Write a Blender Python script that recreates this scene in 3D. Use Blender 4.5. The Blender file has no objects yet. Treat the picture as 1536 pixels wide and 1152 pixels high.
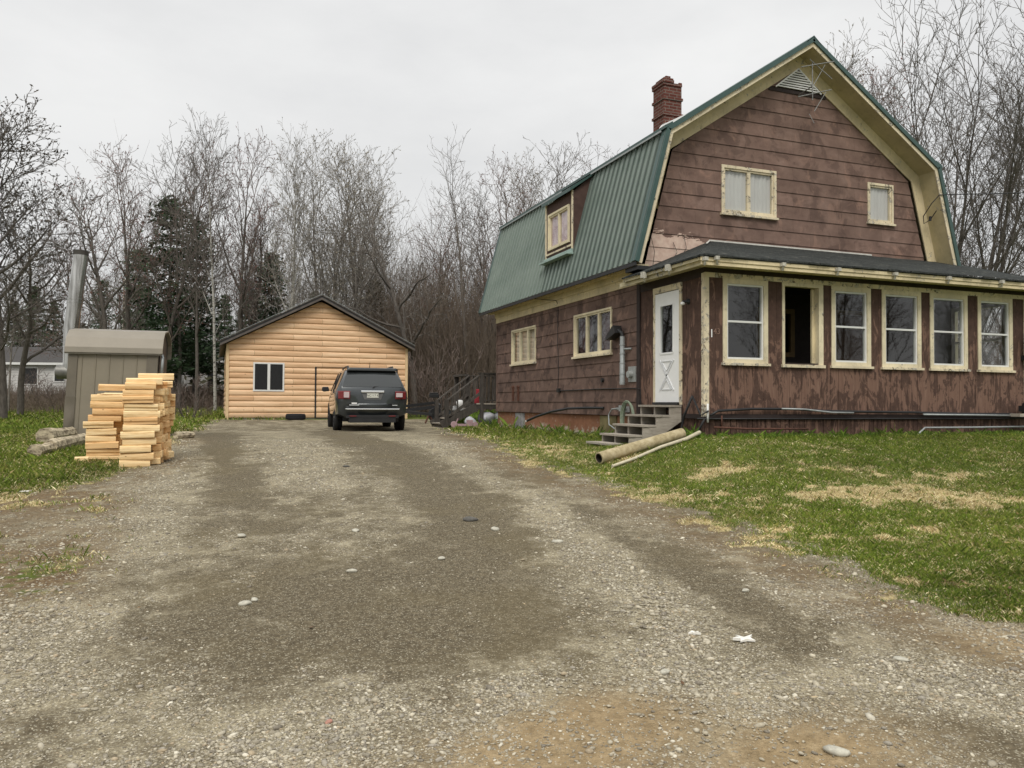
import bpy, bmesh, math, random
import numpy as np
from mathutils import Vector, Matrix, Euler
D = bpy.data
SC = bpy.context.scene
COL = SC.collection
R_ = math.radians

# ------------------------------------------------------------------ camera
YAW, PITCH, ROLL, FPX = .356218, .024857, .005821, 1188.8
cam = D.cameras.new("camera")
cam.sensor_width = 36.0
cam.lens = FPX / 1536 * 36.0
cam.clip_start = .05
cam.clip_end = 3000
camo = D.objects.new("camera", cam)
COL.objects.link(camo)
fw = Vector((math.sin(YAW) * math.cos(PITCH), math.cos(YAW) * math.cos(PITCH), math.sin(PITCH)))
rt = Vector((math.cos(YAW), -math.sin(YAW), 0))
up = rt.cross(fw)
r2 = rt * math.cos(ROLL) + up * math.sin(ROLL)
u2 = -rt * math.sin(ROLL) + up * math.cos(ROLL)
mw = Matrix((r2, u2, -fw)).transposed().to_4x4()
mw.translation = Vector((0, 0, 1.6))
camo.matrix_world = mw
SC.camera = camo

# ------------------------------------------------------------------ world: an overcast sky
W = D.worlds.new("World")
SC.world = W
W.use_nodes = True
nt = W.node_tree
nt.nodes.clear()
SUN_EL, SUN_ROT = R_(48), R_(205)      # sun veiled by cloud, behind the camera
sky = nt.nodes.new('ShaderNodeTexSky')
sky.sky_type = 'NISHITA'
sky.sun_disc = False
sky.sun_elevation = SUN_EL
sky.sun_rotation = SUN_ROT
bg1 = nt.nodes.new('ShaderNodeBackground')
bg1.inputs[1].default_value = .08
nt.links.new(sky.outputs[0], bg1.inputs[0])
tc = nt.nodes.new('ShaderNodeTexCoord')
sep = nt.nodes.new('ShaderNodeSeparateXYZ')
nt.links.new(tc.outputs['Generated'], sep.inputs[0])
gr = nt.nodes.new('ShaderNodeValToRGB')   # overcast: brighter towards the zenith
gr.color_ramp.interpolation = 'EASE'
e = gr.color_ramp.elements
e[0].position = 0.0
e[0].color = (.765, .765, .757, 1)
e[1].position = .95
e[1].color = (1.62, 1.62, 1.60, 1)
for p_, c_ in ((.12, (.775, .776, .77, 1)), (.45, (.87, .87, .865, 1))):
    q = e.new(p_)
    q.color = c_
nt.links.new(sep.outputs[2], gr.inputs[0])
mp = nt.nodes.new('ShaderNodeMapping')
mp.inputs['Scale'].default_value = (1, 1, 2.6)
nt.links.new(tc.outputs['Generated'], mp.inputs[0])
nz = nt.nodes.new('ShaderNodeTexNoise')
nz.inputs['Scale'].default_value = 1.7
nz.inputs['Detail'].default_value = 7
nz.inputs['Roughness'].default_value = .56
nt.links.new(mp.outputs[0], nz.inputs['Vector'])
nr = nt.nodes.new('ShaderNodeValToRGB')
nr.color_ramp.elements[0].position = .36
nr.color_ramp.elements[0].color = (.89, .893, .90, 1)
nr.color_ramp.elements[1].position = .68
nr.color_ramp.elements[1].color = (1.09, 1.088, 1.083, 1)
nt.links.new(nz.outputs[0], nr.inputs[0])
ml = nt.nodes.new('ShaderNodeMix')
ml.data_type = 'RGBA'
ml.blend_type = 'MULTIPLY'
ml.inputs[0].default_value = 1
nt.links.new(gr.outputs[0], ml.inputs[6])
nt.links.new(nr.outputs[0], ml.inputs[7])
bg2 = nt.nodes.new('ShaderNodeBackground')
nt.links.new(ml.outputs[2], bg2.inputs[0])
mx = nt.nodes.new('ShaderNodeMixShader')
mx.inputs[0].default_value = .94
nt.links.new(bg1.outputs[0], mx.inputs[1])
nt.links.new(bg2.outputs[0], mx.inputs[2])
wo = nt.nodes.new('ShaderNodeOutputWorld')
nt.links.new(mx.outputs[0], wo.inputs[0])

sl = D.lights.new("sun", 'SUN')
sl.energy = 1.9
sl.angle = R_(24)
sl.color = (1, .955, .88)
so = D.objects.new("sun", sl)
COL.objects.link(so)
sd = Vector((math.sin(SUN_ROT) * math.cos(SUN_EL), math.cos(SUN_ROT) * math.cos(SUN_EL), math.sin(SUN_EL)))
so.rotation_euler = sd.to_track_quat('Z', 'Y').to_euler()
SC.view_settings.view_transform = 'Standard'
SC.view_settings.look = 'None'
SC.view_settings.exposure = 0.0
SC.view_settings.gamma = 1.0
SC.view_settings.use_curve_mapping = False
try:
    SC.cycles.max_bounces = 6
    SC.cycles.transparent_max_bounces = 12
except Exception:
    pass

# ------------------------------------------------------------------ material helper
class Mt:
    """tiny wrapper round a node tree"""
    def __init__(s, name, rough=.8, spec=.3, metal=0.0):
        s.m = D.materials.new(name)
        s.m.use_nodes = True
        s.t = s.m.node_tree
        s.b = s.t.nodes['Principled BSDF']
        s.b.inputs['Roughness'].default_value = rough
        s.b.inputs['Metallic'].default_value = metal
        s.b.inputs['Specular IOR Level'].default_value = spec
        s.pos = s.n('ShaderNodeNewGeometry').outputs['Position']
        s._o = None

    def n(s, t):
        return s.t.nodes.new(t)

    @property
    def obj(s):
        if s._o is None:
            s._o = s.n('ShaderNodeTexCoord').outputs['Object']
        return s._o

    def put(s, sock, v):
        if hasattr(v, 'is_output'):
            s.t.links.new(v, sock)
        elif v is not None:
            if isinstance(v, tuple) and len(v) == 3 and sock.type == 'RGBA':
                v = v + (1,)
            sock.default_value = v

    def map(s, v, sc=(1, 1, 1), loc=(0, 0, 0), rot=(0, 0, 0)):
        m = s.n('ShaderNodeMapping')
        m.inputs['Scale'].default_value = sc
        m.inputs['Location'].default_value = loc
        m.inputs['Rotation'].default_value = rot
        s.put(m.inputs[0], v)
        return m.outputs[0]

    def noise(s, v, scale, det=3, rough=.55, dist=0, col=False):
        m = s.n('ShaderNodeTexNoise')
        m.inputs['Scale'].default_value = scale
        m.inputs['Detail'].default_value = det
        m.inputs['Roughness'].default_value = rough
        m.inputs['Distortion'].default_value = dist
        s.put(m.inputs['Vector'], v)
        return m.outputs[1 if col else 0]

    def vor(s, v, scale, feat='F1', out=0, rand=1):
        m = s.n('ShaderNodeTexVoronoi')
        m.feature = feat
        m.inputs['Scale'].default_value = scale
        m.inputs['Randomness'].default_value = rand
        s.put(m.inputs['Vector'], v)
        return m.outputs[out]

    def wave(s, v, scale, dist=2, det=2, prof='SIN', dirn='X'):
        m = s.n('ShaderNodeTexWave')
        m.wave_profile = prof
        m.bands_direction = dirn
        m.inputs['Scale'].default_value = scale
        m.inputs['Distortion'].default_value = dist
        m.inputs['Detail'].default_value = det
        s.put(m.inputs['Vector'], v)
        return m.outputs[1]

    def brick(s, v, bw, rh, mortar=.01, off=.5, c1=(1, 1, 1), c2=(1, 1, 1), cm=(0, 0, 0), sm=.1):
        m = s.n('ShaderNodeTexBrick')
        m.inputs['Scale'].default_value = 1
        m.inputs['Brick Width'].default_value = bw
        m.inputs['Row Height'].default_value = rh
        m.inputs['Mortar Size'].default_value = mortar
        m.inputs['Mortar Smooth'].default_value = sm
        m.offset = off
        s.put(m.inputs['Color1'], c1)
        s.put(m.inputs['Color2'], c2)
        s.put(m.inputs['Mortar'], cm)
        s.put(m.inputs['Vector'], v)
        return m.outputs

    def ramp(s, f, stops, interp='LINEAR'):
        m = s.n('ShaderNodeValToRGB')
        cr = m.color_ramp
        cr.interpolation = interp
        while len(cr.elements) < len(stops):
            cr.elements.new(.5)
        for el, (p, c) in zip(cr.elements, stops):
            el.position = p
            if not isinstance(c, tuple):
                c = (c, c, c)
            el.color = c + (1,)
        s.put(m.inputs[0], f)
        return m.outputs[0]

    def step(s, f, a, b):
        m = s.n('ShaderNodeMapRange')
        m.interpolation_type = 'SMOOTHSTEP'
        m.inputs['From Min'].default_value = a
        m.inputs['From Max'].default_value = b
        s.put(m.inputs[0], f)
        return m.outputs[0]

    def mix(s, f, a, b, mode='MIX'):
        m = s.n('ShaderNodeMix')
        m.data_type = 'RGBA'
        m.blend_type = mode
        s.put(m.inputs[0], f)
        s.put(m.inputs[6], a)
        s.put(m.inputs[7], b)
        return m.outputs[2]

    def ma(s, op, a, b=None, c=None):
        m = s.n('ShaderNodeMath')
        m.operation = op
        s.put(m.inputs[0], a)
        if b is not None:
            s.put(m.inputs[1], b)
        if c is not None:
            s.put(m.inputs[2], c)
        return m.outputs[0]

    def attr(s, name, out=2):
        m = s.n('ShaderNodeAttribute')
        m.attribute_name = name
        return m.outputs[out]

    def xyz(s, v):
        m = s.n('ShaderNodeSeparateXYZ')
        s.put(m.inputs[0], v)
        return m.outputs

    def comb(s, x, y, z):
        m = s.n('ShaderNodeCombineXYZ')
        for k, v in enumerate((x, y, z)):
            s.put(m.inputs[k], v)
        return m.outputs[0]

    def rnd(s):
        return s.n('ShaderNodeObjectInfo').outputs['Random']

    def bump(s, h, strength=.5, dist=.01):
        m = s.n('ShaderNodeBump')
        m.inputs['Strength'].default_value = strength
        m.inputs['Distance'].default_value = dist
        s.put(m.inputs['Height'], h)
        s.t.links.new(m.outputs[0], s.b.inputs['Normal'])

    def col(s, c):
        s.put(s.b.inputs['Base Color'], c)
        return s

    def rough(s, c):
        s.put(s.b.inputs['Roughness'], c)
        return s

def plain(name, c, rough=.7, spec=.3, metal=0.0, var=.25, scale=6):
    t = Mt(name, rough, spec, metal)
    f = t.noise(t.obj, scale, 5, .65)
    a = tuple(x * (1 - var) for x in c)
    b = tuple(min(1, x * (1 + var)) for x in c)
    t.col(t.ramp(f, [(.25, a), (.75, b)]))
    t.bump(f, .2, .01)
    return t.m

# ------------------------------------------------------------------ mesh helper
class MB:
    def __init__(s):
        s.v, s.f, s.mi, s.k = [], [], [], 0

    def face(s, pts):
        n = len(s.v)
        s.v += [tuple(p) for p in pts]
        s.f.append(tuple(range(n, n + len(pts))))
        s.mi.append(s.k)

    def grid(s, rows, close=False):
        """rows: list of equally long point lists"""
        n = len(s.v)
        m = len(rows[0])
        for r in rows:
            s.v += [tuple(p) for p in r]
        for i in range(len(rows) - 1):
            for j in range(m if close else m - 1):
                k = (j + 1) % m
                s.f.append((n + i * m + j, n + i * m + k, n + (i + 1) * m + k, n + (i + 1) * m + j))
                s.mi.append(s.k)
        return n

    def box(s, a, b, M=None):
        x0, y0, z0 = a
        x1, y1, z1 = b
        P = [(x0, y0, z0), (x1, y0, z0), (x1, y1, z0), (x0, y1, z0), (x0, y0, z1), (x1, y0, z1), (x1, y1, z1), (x0, y1, z1)]
        if M is not None:
            P = [tuple(M @ Vector(p)) for p in P]
        n = len(s.v)
        s.v += P
        for q in ((0, 3, 2, 1), (4, 5, 6, 7), (0, 1, 5, 4), (1, 2, 6, 5), (2, 3, 7, 6), (3, 0, 4, 7)):
            s.f.append(tuple(n + i for i in q))
            s.mi.append(s.k)
        return s

    def bar(s, p, q, w, h, upv=(0, 0, 1)):
        """rectangular bar from p to q, w across, h along upv"""
        p, q = Vector(p), Vector(q)
        d = (q - p)
        L = d.length
        d.normalize()
        u = Vector(upv)
        x = d.cross(u)
        if x.length < 1e-4:
            x = d.cross(Vector((1, 0, 0)))
        x.normalize()
        u = x.cross(d)
        M = Matrix((x, d, u)).transposed().to_4x4()
        M.translation = p
        return s.box((-w / 2, 0, -h / 2), (w / 2, L, h / 2), M)

    def prism(s, poly, axis, a, b, M=None):
        """poly: 2-D points; axis 'x','y','z' extruded from a to b"""
        def P(u, v, t):
            r = (t, u, v) if axis == 'x' else (u, t, v) if axis == 'y' else (u, v, t)
            return tuple(M @ Vector(r)) if M is not None else r
        n = len(s.v)
        m = len(poly)
        s.v += [P(u, v, a) for u, v in poly] + [P(u, v, b) for u, v in poly]
        s.f.append(tuple(n + i for i in range(m))[::-1])
        s.f.append(tuple(n + m + i for i in range(m)))
        s.mi += [s.k, s.k]
        for i in range(m):
            j = (i + 1) % m
            s.f.append((n + i, n + j, n + m + j, n + m + i))
            s.mi.append(s.k)
        return s

    def tube(s, pts, r, n=8, cap=True, inner=None):
        pts = [Vector(p) for p in pts]
        rs = r if isinstance(r, (list, tuple)) else [r] * len(pts)
        rows = []
        ref = None
        for i, p in enumerate(pts):
            d = (pts[min(i + 1, len(pts) - 1)] - pts[max(i - 1, 0)]).normalized()
            if ref is None:
                ref = Vector((0, 0, 1)) if abs(d.z) < .9 else Vector((1, 0, 0))
            x = d.cross(ref).normalized()
            ref = x.cross(d).normalized()
            rows.append([p + (x * math.cos(2 * math.pi * k / n) + ref * math.sin(2 * math.pi * k / n)) * rs[i] for k in range(n)])
        n0 = s.grid(rows, True)
        if cap:
            m = len(rows)
            s.f.append(tuple(n0 + k for k in range(n))[::-1])
            s.f.append(tuple(n0 + (m - 1) * n + k for k in range(n)))
            s.mi += [s.k, s.k]
        return s

    def lathe(s, prof, c=(0, 0, 0), n=24, axis='z', cap=False):
        rows = []
        for r, t in prof:
            row = []
            for k in range(n):
                a = 2 * math.pi * k / n
                u, v = r * math.cos(a), r * math.sin(a)
                p = (u, v, t) if axis == 'z' else (t, u, v) if axis == 'x' else (u, t, v)
                row.append((p[0] + c[0], p[1] + c[1], p[2] + c[2]))
            rows.append(row)
        s.grid(rows, True)
        return s

    def build(s, name, mats, parent=None, smooth=False, bevel=0, recalc=True, auto=None):
        me = D.meshes.new(name)
        me.from_pydata(s.v, [], s.f)
        if not isinstance(mats, (list, tuple)):
            mats = [mats]
        for m in mats:
            me.materials.append(m)
        if len(mats) > 1:
            me.polygons.foreach_set('material_index', s.mi)
        if recalc or bevel:
            bm = bmesh.new()
            bm.from_mesh(me)
            if recalc:
                bmesh.ops.recalc_face_normals(bm, faces=bm.faces)
            if bevel:
                bmesh.ops.bevel(bm, geom=[e for e in bm.edges if len(e.link_faces) == 2 and e.calc_face_angle(0) > .5],
                                offset=bevel, segments=2, affect='EDGES', profile=.6, clamp_overlap=True)
            bm.to_mesh(me)
            bm.free()
        if smooth:
            me.polygons.foreach_set('use_smooth', [True] * len(me.polygons))
            if auto:
                try:
                    me.set_sharp_from_angle(angle=auto)
                except Exception:
                    pass
        o = D.objects.new(name, me)
        COL.objects.link(o)
        if parent is not None:
            o.parent = parent
        return o

def npmesh(name, V, F, mats, parent=None, smooth=False, attrs=None, mi=None):
    """V (n,3), F (m,k) equal-sized faces"""
    V = np.asarray(V, np.float32)
    F = np.asarray(F, np.int32)
    me = D.meshes.new(name)
    me.vertices.add(len(V))
    me.vertices.foreach_set('co', V.ravel())
    m, k = F.shape
    me.loops.add(m * k)
    me.loops.foreach_set('vertex_index', F.ravel())
    me.polygons.add(m)
    me.polygons.foreach_set('loop_start', np.arange(m, dtype=np.int32) * k)
    try:
        me.polygons.foreach_set('loop_total', np.full(m, k, np.int32))
    except Exception:
        pass
    if not isinstance(mats, (list, tuple)):
        mats = [mats]
    for q in mats:
        me.materials.append(q)
    if mi is not None:
        me.polygons.foreach_set('material_index', np.asarray(mi, np.int32))
    if smooth:
        me.polygons.foreach_set('use_smooth', np.ones(m, bool))
    for an, av in (attrs or {}).items():
        av = np.asarray(av, np.float32)
        if av.ndim == 2:
            a = me.attributes.new(an, 'FLOAT_COLOR', 'POINT')
            c = np.ones((len(V), 4), np.float32)
            c[:, :3] = av
            a.data.foreach_set('color', c.ravel())
        else:
            a = me.attributes.new(an, 'FLOAT', 'POINT')
            a.data.foreach_set('value', av)
    me.update(calc_edges=True)
    me.validate()
    o = D.objects.new(name, me)
    COL.objects.link(o)
    if parent is not None:
        o.parent = parent
    return o

def tag(o, label, cat, group=None, kind=None):
    if label:
        o['label'] = label
    if cat:
        o['category'] = cat
    if group:
        o['group'] = group
    if kind:
        o['kind'] = kind
    return o

def thing(name, label, cat, loc=(0, 0, 0), rz=0, group=None):
    o = D.objects.new(name, None)
    o.empty_display_size = .2
    COL.objects.link(o)
    o.location = loc
    o.rotation_euler = (0, 0, rz)
    return tag(o, label, cat, group)

def copy_tree(o, parent=None):
    c = o.copy()
    COL.objects.link(c)
    c.parent = parent
    for ch in list(o.children):
        copy_tree(ch, c)
    return c

# ------------------------------------------------------------------ terrain
SK = [-500, -20, 0, 4, 8, 12, 15, 18, 24, 30, 38, 48, 62, 80, 140, 500]
SV = [-1.0, -.5, 0, .17, .40, .64, .84, .86, .82, .93, 1.0, 1.2, 2.2, 2.6, 3.5, 6]

def sm(t):
    t = np.clip(t, 0, 1)
    return t * t * (3 - 2 * t)

def terrain(x, y):
    x = np.asarray(x, float)
    y = np.asarray(y, float)
    s = .937 * y + .349 * x
    Dz = sum(np.interp(s + o, SK, SV) for o in (-1.5, -.75, 0, .75, 1.5)) / 5
    dx = np.where(x < 7.8, (7.8 - x) / 2.7, np.maximum(x - 17, 0) / 4.5)
    dy = np.maximum(np.maximum(11.5 - y, 0), y - 24) / 4.5
    w = 1 - sm(np.hypot(dx, dy))
    pad = 1.04 - .16 * sm((y - 11.5) / 1.7)
    return Dz * (1 - w) + pad * w

def tz(x, y):
    return float(terrain(x, y))

def at(px, s):
    """point s metres ahead of the viewpoint in the direction of picture column px"""
    k = (px - 768) / FPX
    x = s * (.349 + .937 * k)
    y = s * (.937 - .349 * k)
    return x, y

def hgt(py, s):
    return 1.6 + s * (604 - py) / FPX

_rs = np.random.RandomState(7)
_tab = _rs.rand(256, 256)

def vnoise(x, y, sc, seed=0):
    x = np.asarray(x, float) * sc + seed * 17.3
    y = np.asarray(y, float) * sc + seed * 31.7
    xi = np.floor(x).astype(int)
    yi = np.floor(y).astype(int)
    fx = sm(x - xi)
    fy = sm(y - yi)
    a = _tab[xi & 255, yi & 255]
    b = _tab[(xi + 1) & 255, yi & 255]
    c = _tab[xi & 255, (yi + 1) & 255]
    d = _tab[(xi + 1) & 255, (yi + 1) & 255]
    return (a * (1 - fx) + b * fx) * (1 - fy) + (c * (1 - fx) + d * fx) * fy

def fbm(x, y, sc, o=4, seed=0):
    t, a, n = 0, .5, 0
    for k in range(o):
        t = t + a * vnoise(x, y, sc * 2 ** k, seed + k)
        n += a
        a *= .5
    return t / n * 2 - 1       # -1..1

def polydist(x, y, P):
    """signed distance to closed polygon, positive inside"""
    x = np.asarray(x, float)
    y = np.asarray(y, float)
    dmin = np.full(x.shape, 1e9)
    ins = np.zeros(x.shape, bool)
    for i in range(len(P)):
        (x0, y0), (x1, y1) = P[i], P[(i + 1) % len(P)]
        dx, dy = x1 - x0, y1 - y0
        t = np.clip(((x - x0) * dx + (y - y0) * dy) / (dx * dx + dy * dy), 0, 1)
        dmin = np.minimum(dmin, np.hypot(x - x0 - t * dx, y - y0 - t * dy))
        c = (y0 > y) != (y1 > y)
        with np.errstate(divide='ignore', invalid='ignore'):
            ins ^= c & (x < (x1 - x0) * (y - y0) / (y1 - y0 + 1e-12) + x0)
    return np.where(ins, dmin, -dmin)

def linedist(x, y, P):
    dmin = np.full(np.shape(x), 1e9)
    for (x0, y0), (x1, y1) in zip(P[:-1], P[1:]):
        dx, dy = x1 - x0, y1 - y0
        t = np.clip(((x - x0) * dx + (y - y0) * dy) / (dx * dx + dy * dy + 1e-9), 0, 1)
        dmin = np.minimum(dmin, np.hypot(x - x0 - t * dx, y - y0 - t * dy))
    return dmin

DRIVE = [(5.5, 20.9), (6.3, 24), (6.9, 27), (7.6, 30.9), (.3, 31.5), (-.1, 27.3), (-.64, 16.3), (-.87, 12.9), (-1.1, 11.7),
         (-1.7, 10.95), (-2.3, 10.3), (-4, 9.4), (-9, 8), (-9, -8), (7, -8), (5.1, 0), (4.6, 2.2), (4.35, 3.3), (4.25, 3.8), (4.2, 4.3),
         (4.28, 5.1), (4.35, 6), (4.5, 7.3), (4.5, 8.8), (4.35, 10.6), (4.4, 12.8), (4.97, 16.6)]

def masks(x, y):
    """grass cover 0..1, light loose gravel tone, sandy tan, dead straw, brown soil"""
    d = polydist(x, y, DRIVE)
    n1 = fbm(x, y, .9, 4, 3)
    n2 = fbm(x, y, 5, 3, 9)
    g = sm((-d + .45 * n1 + .5 * n2 + .0) / .95)
    # foreground left is bare soil with a few tufts
    lz = sm((-.5 - x) / .7) * sm((11.4 - y) / 1.2) * sm((y - 5) / 2)
    soil = np.clip(.8 * lz * (1 + .9 * n1) + sm((.75 - np.abs(d)) / .7) * .75 * sm((n1 + n2 * .7 + .45) / .6), 0, 1) * (y < 18)
    g = np.clip(g + .5 * sm((n2 + n1 * .6 - .2) / .3) * lz, 0, 1)
    t = np.zeros(np.shape(x))
    for P, w, v in (
            ([(4.1, 17), (4.0, 15.8), (3.75, 12.1), (3.65, 9), (3.13, 6.9), (2.98, 5.7), (2.83, 4.8), (2.6, 4.15), (2.3, 3.95)], .36, 1.35),
            ([(-.5, 17), (-.6, 12.9), (-.7, 10), (-.9, 8), (-1.1, 6.2), (-1.0, 4.6)], .5, .8),
            ([(1.5, 21), (1.3, 14), (1.3, 10.5)], .55, 1.05), ([(4.1, 20), (4.0, 15)], .6, .6), ([(.4, 9), (.9, 7)], .25, .45),
            ([(.1, 3.4), (.5, 3.75)], .45, .9), ([(1.1, 3.45), (1.5, 3.75)], .35, .6), ([(2.1, 3.4), (3.4, 3.1), (4.3, 2.8)], .4, .85),
            ([(4.05, 4), (4.0, 6), (4.2, 9)], .35, .45), ([(-.1, 4.2), (-.6, 4.6)], .3, .5),
            ([(.05, 20), (.06, 13), (.3, 10), (.6, 8)], .34, -1.15), ([(2.7, 21), (2.8, 12.5), (2.6, 8.5), (2.3, 6.5)], .5, -1.1),
            ([(.5, 5.7), (1.5, 5.4)], .85, -.75), ([(.3, 4.5), (1.9, 4.6)], .5, -.65), ([(3.8, 12), (3.75, 7), (3.4, 4.8), (3.35, 3.9)], .36, -.95),
            ([(-.9, 4.3), (-.2, 3.8)], .3, -.4), ([(1.0, 3.9), (1.3, 4.3)], .4, -.4)):
        q = linedist(x, y, P) + .22 * n1
        t = t + v * np.exp(-(q / w) ** 2)
    t = .06 + 1.15 * t + .2 * n1 + .55 * fbm(x * 2.2, y * .5, 1.2, 4, 24) + .75 * fbm(x, y * .7, 3.4, 4, 21) + .5 * fbm(x, y, 9, 3, 25)
    tan = sum(np.exp(-((x - a) / r1) ** 2 - ((y - b) / r2_) ** 2) for a, b, r1, r2_ in
              ((1.3, 3.1, .5, .3), (1.75, 3.25, .35, .3), (2.4, 2.7, .5, .3), (4.35, 3.35, .35, .35), (.2, 2.9, .4, .2)))
    tan = np.clip(tan * 1.05 + .5 * n2 * tan, 0, 1)
    dry = sum(v * np.exp(-((x - a) / r1) ** 2 - ((y - b) / r2_) ** 2) for a, b, r1, r2_, v in
              ((7.75, 7.4, .85, .4, 2.2), (8.3, 6.75, .7, .35, 1.9), (7.1, 7.7, .5, .3, 1.2), (9.2, 8.1, .9, .3, .8), (6.55, 9.25, .5, .3, 1.4), (7.9, 8.7, .5, .22, .8),
               (5.0, 6.25, .3, .3, .6), (6.0, 8.2, .5, .3, .5), (6.3, 5.8, .5, .3, .4), (9.5, 6.6, .5, .5, .5), (6.0, 11.0, .5, .25, .8),
               (5.6, 13.5, .5, 1.5, .5)))
    dry = np.clip(.85 * dry * (1 + 1.5 * n2) + .30 * sm((n1 + n2 * .6) / .5) + .4 * sm((n2 - .15) / .4) + .5 * np.exp(-np.abs(d) / .8) * (.7 + .9 * n2 + .6 * n1) * (y < 20), 0, 1.2)
    return g, t, tan, dry, soil, d

# ------------------------------------------------------------------ ground
def mat_ground():
    t = Mt("gravel_and_soil", .95, .15)
    P = t.pos
    tone = t.attr('tone')
    fine = t.noise(P, 3.2, 6, .62)
    tn = t.ma('ADD', tone, t.ma('MULTIPLY', t.ma('SUBTRACT', fine, .5), 2.8))
    tn = t.ma('ADD', tn, t.ma('MULTIPLY', t.ma('SUBTRACT', t.noise(P, 15, 4, .7), .5), 2.2))
    light = t.step(tn, -.62, .85)
    # stones: two sizes of cells
    P2 = t.mix(.012, P, t.noise(P, 30, 2, .5, col=True), 'ADD')
    c1 = t.vor(P2, 62, out=1)
    c1s = t.xyz(c1)[0]
    d1 = t.vor(P2, 62, out=0)
    c2 = t.xyz(t.vor(P2, 140, out=1))[0]
    d2 = t.vor(P2, 140, out=0)
    grey = t.ramp(c1s, [(0, (.14, .115, .075)), (.35, (.33, .28, .18)), (.7, (.56, .495, .345)), (.93, (.70, .64, .48)), (1, (.78, .74, .62))])
    grit = t.ramp(c2, [(0, (.13, .107, .068)), (.5, (.335, .285, .18)), (.85, (.54, .475, .325)), (1, (.66, .61, .48))])
    loose = t.mix(t.step(t.noise(P, 11, 3), .42, .6), grit, grey)
    edge = t.step(d1, .15, .5)
    loose = t.mix(t.ma('MULTIPLY', edge, .55), loose, (.075, .062, .045))
    # compacted dark fines with a scatter of pale chips
    base = t.ramp(t.noise(P, 26, 6, .75), [(.25, (.042, .033, .020)), (.5, (.104, .084, .053)), (.75, (.20, .165, .105))])
    chip = t.step(c2, .84, .93)
    dark = t.mix(t.ma('MULTIPLY', chip, .8), base, (.34, .31, .23))
    olive = t.step(t.noise(P, .8, 3), .45, .65)
    dark = t.mix(t.ma('MULTIPLY', olive, .35), dark, (.135, .108, .058))
    c = t.mix(light, dark, loose)
    wash = t.step(t.noise(P, 1.7, 5, .6, .6), .46, .62)
    c = t.mix(t.ma('MULTIPLY', t.ma('MULTIPLY', wash, light), .3), c, (.52, .455, .31))
    # sandy clay
    sand = t.ramp(t.noise(P, 17, 6, .7), [(.3, (.19, .135, .07)), (.6, (.34, .25, .14)), (.8, (.47, .37, .23))])
    c = t.mix(t.ma('MULTIPLY', t.attr('tan'), .9), c, sand)
    # brown soil with dead leaf litter
    so1 = t.ramp(t.noise(P, 21, 6, .8), [(.25, (.045, .03, .016)), (.5, (.14, .095, .052)), (.62, (.24, .18, .10)), (.8, (.42, .35, .23))])
    c = t.mix(t.ma('MULTIPLY', t.attr('soil'), t.step(t.noise(P, 4.4, 4, .6), .3, .55)), c, so1)
    # turf
    g = t.attr('grass')
    gm = t.step(t.ma('ADD', g, t.ma('MULTIPLY', t.ma('SUBTRACT', t.noise(P, 9, 5, .7), .5), 1.1)), .3, .62)
    tf = t.ramp(t.noise(P, 34, 6, .8), [(.22, (.020, .030, .006)), (.42, (.055, .085, .012)), (.58, (.105, .140, .022)), (.78, (.22, .22, .06))])
    far = t.ramp(t.noise(P, 1.3, 6, .72, .5), [(.36, (.055, .075, .014)), (.5, (.088, .110, .022)), (.62, (.16, .155, .05)), (.73, (.30, .25, .11))])
    tf = t.mix(.5, tf, far)
    straw = t.ramp(t.noise(P, 30, 6, .8), [(.25, (.16, .115, .05)), (.5, (.40, .32, .16)), (.75, (.68, .60, .36))])
    tf = t.mix(t.step(t.ma('ADD', t.attr('dry'), t.ma('MULTIPLY', t.ma('SUBTRACT', t.noise(P, 12, 5, .7), .5), .9)), .45, .95), tf, straw)
    c = t.mix(gm, c, tf)
    # leaf-litter floor of the wood
    wd = t.ramp(t.noise(P, 2.5, 6, .8), [(.3, (.022, .016, .010)), (.6, (.075, .052, .032)), (.8, (.13, .10, .06))])
    c = t.mix(t.attr('wood'), c, wd)
    t.col(c)
    h = t.ma('ADD', t.ma('MULTIPLY', t.ma('SUBTRACT', 1, d1), .9), t.ma('MULTIPLY', t.ma('SUBTRACT', 1, d2), .5))
    h = t.ma('MULTIPLY', h, t.ma('ADD', t.ma('MULTIPLY', light, .8), .35))
    h = t.ma('ADD', h, t.ma('MULTIPLY', t.noise(P, 14, 5, .7), 1.2))
    t.bump(h, .75, .012)
    return t.m

def graded(a, b, fine0, fine1, st, grow=1.12, cap=14):
    c = list(np.arange(fine0, fine1, st))
    d = st
    v = fine1
    r = []
    while v < b:
        r.append(v)
        d = min(d * grow, cap)
        v += d
    r.append(b)
    d = st
    v = fine0 - st
    l = []
    while v > a:
        l.append(v)
        d = min(d * grow, cap)
        v -= d
    l.append(a)
    return np.array(l[::-1] + c + r)

def relief(x, y, g):
    near = np.exp(-np.hypot(x, y) / 14)
    r = (.022 * fbm(x, y, 1.1, 3, 5) + .012 * fbm(x, y, 4, 3, 6)) * (1 - .4 * g) * (.25 + .75 * near)
    # tyre scuffs in the sand near the front edge
    k = np.exp(-((linedist(x, y, [(2.55, 2.2), (1.7, 3.7)]) / .16) ** 2)) + np.exp(-((linedist(x, y, [(2.2, 4.1), (2.75, 4.7)]) / .2) ** 2))
    r = r + .006 * k * np.sin((y * .8 + x * .5) * 2 * np.pi / .085)
    return r

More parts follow.
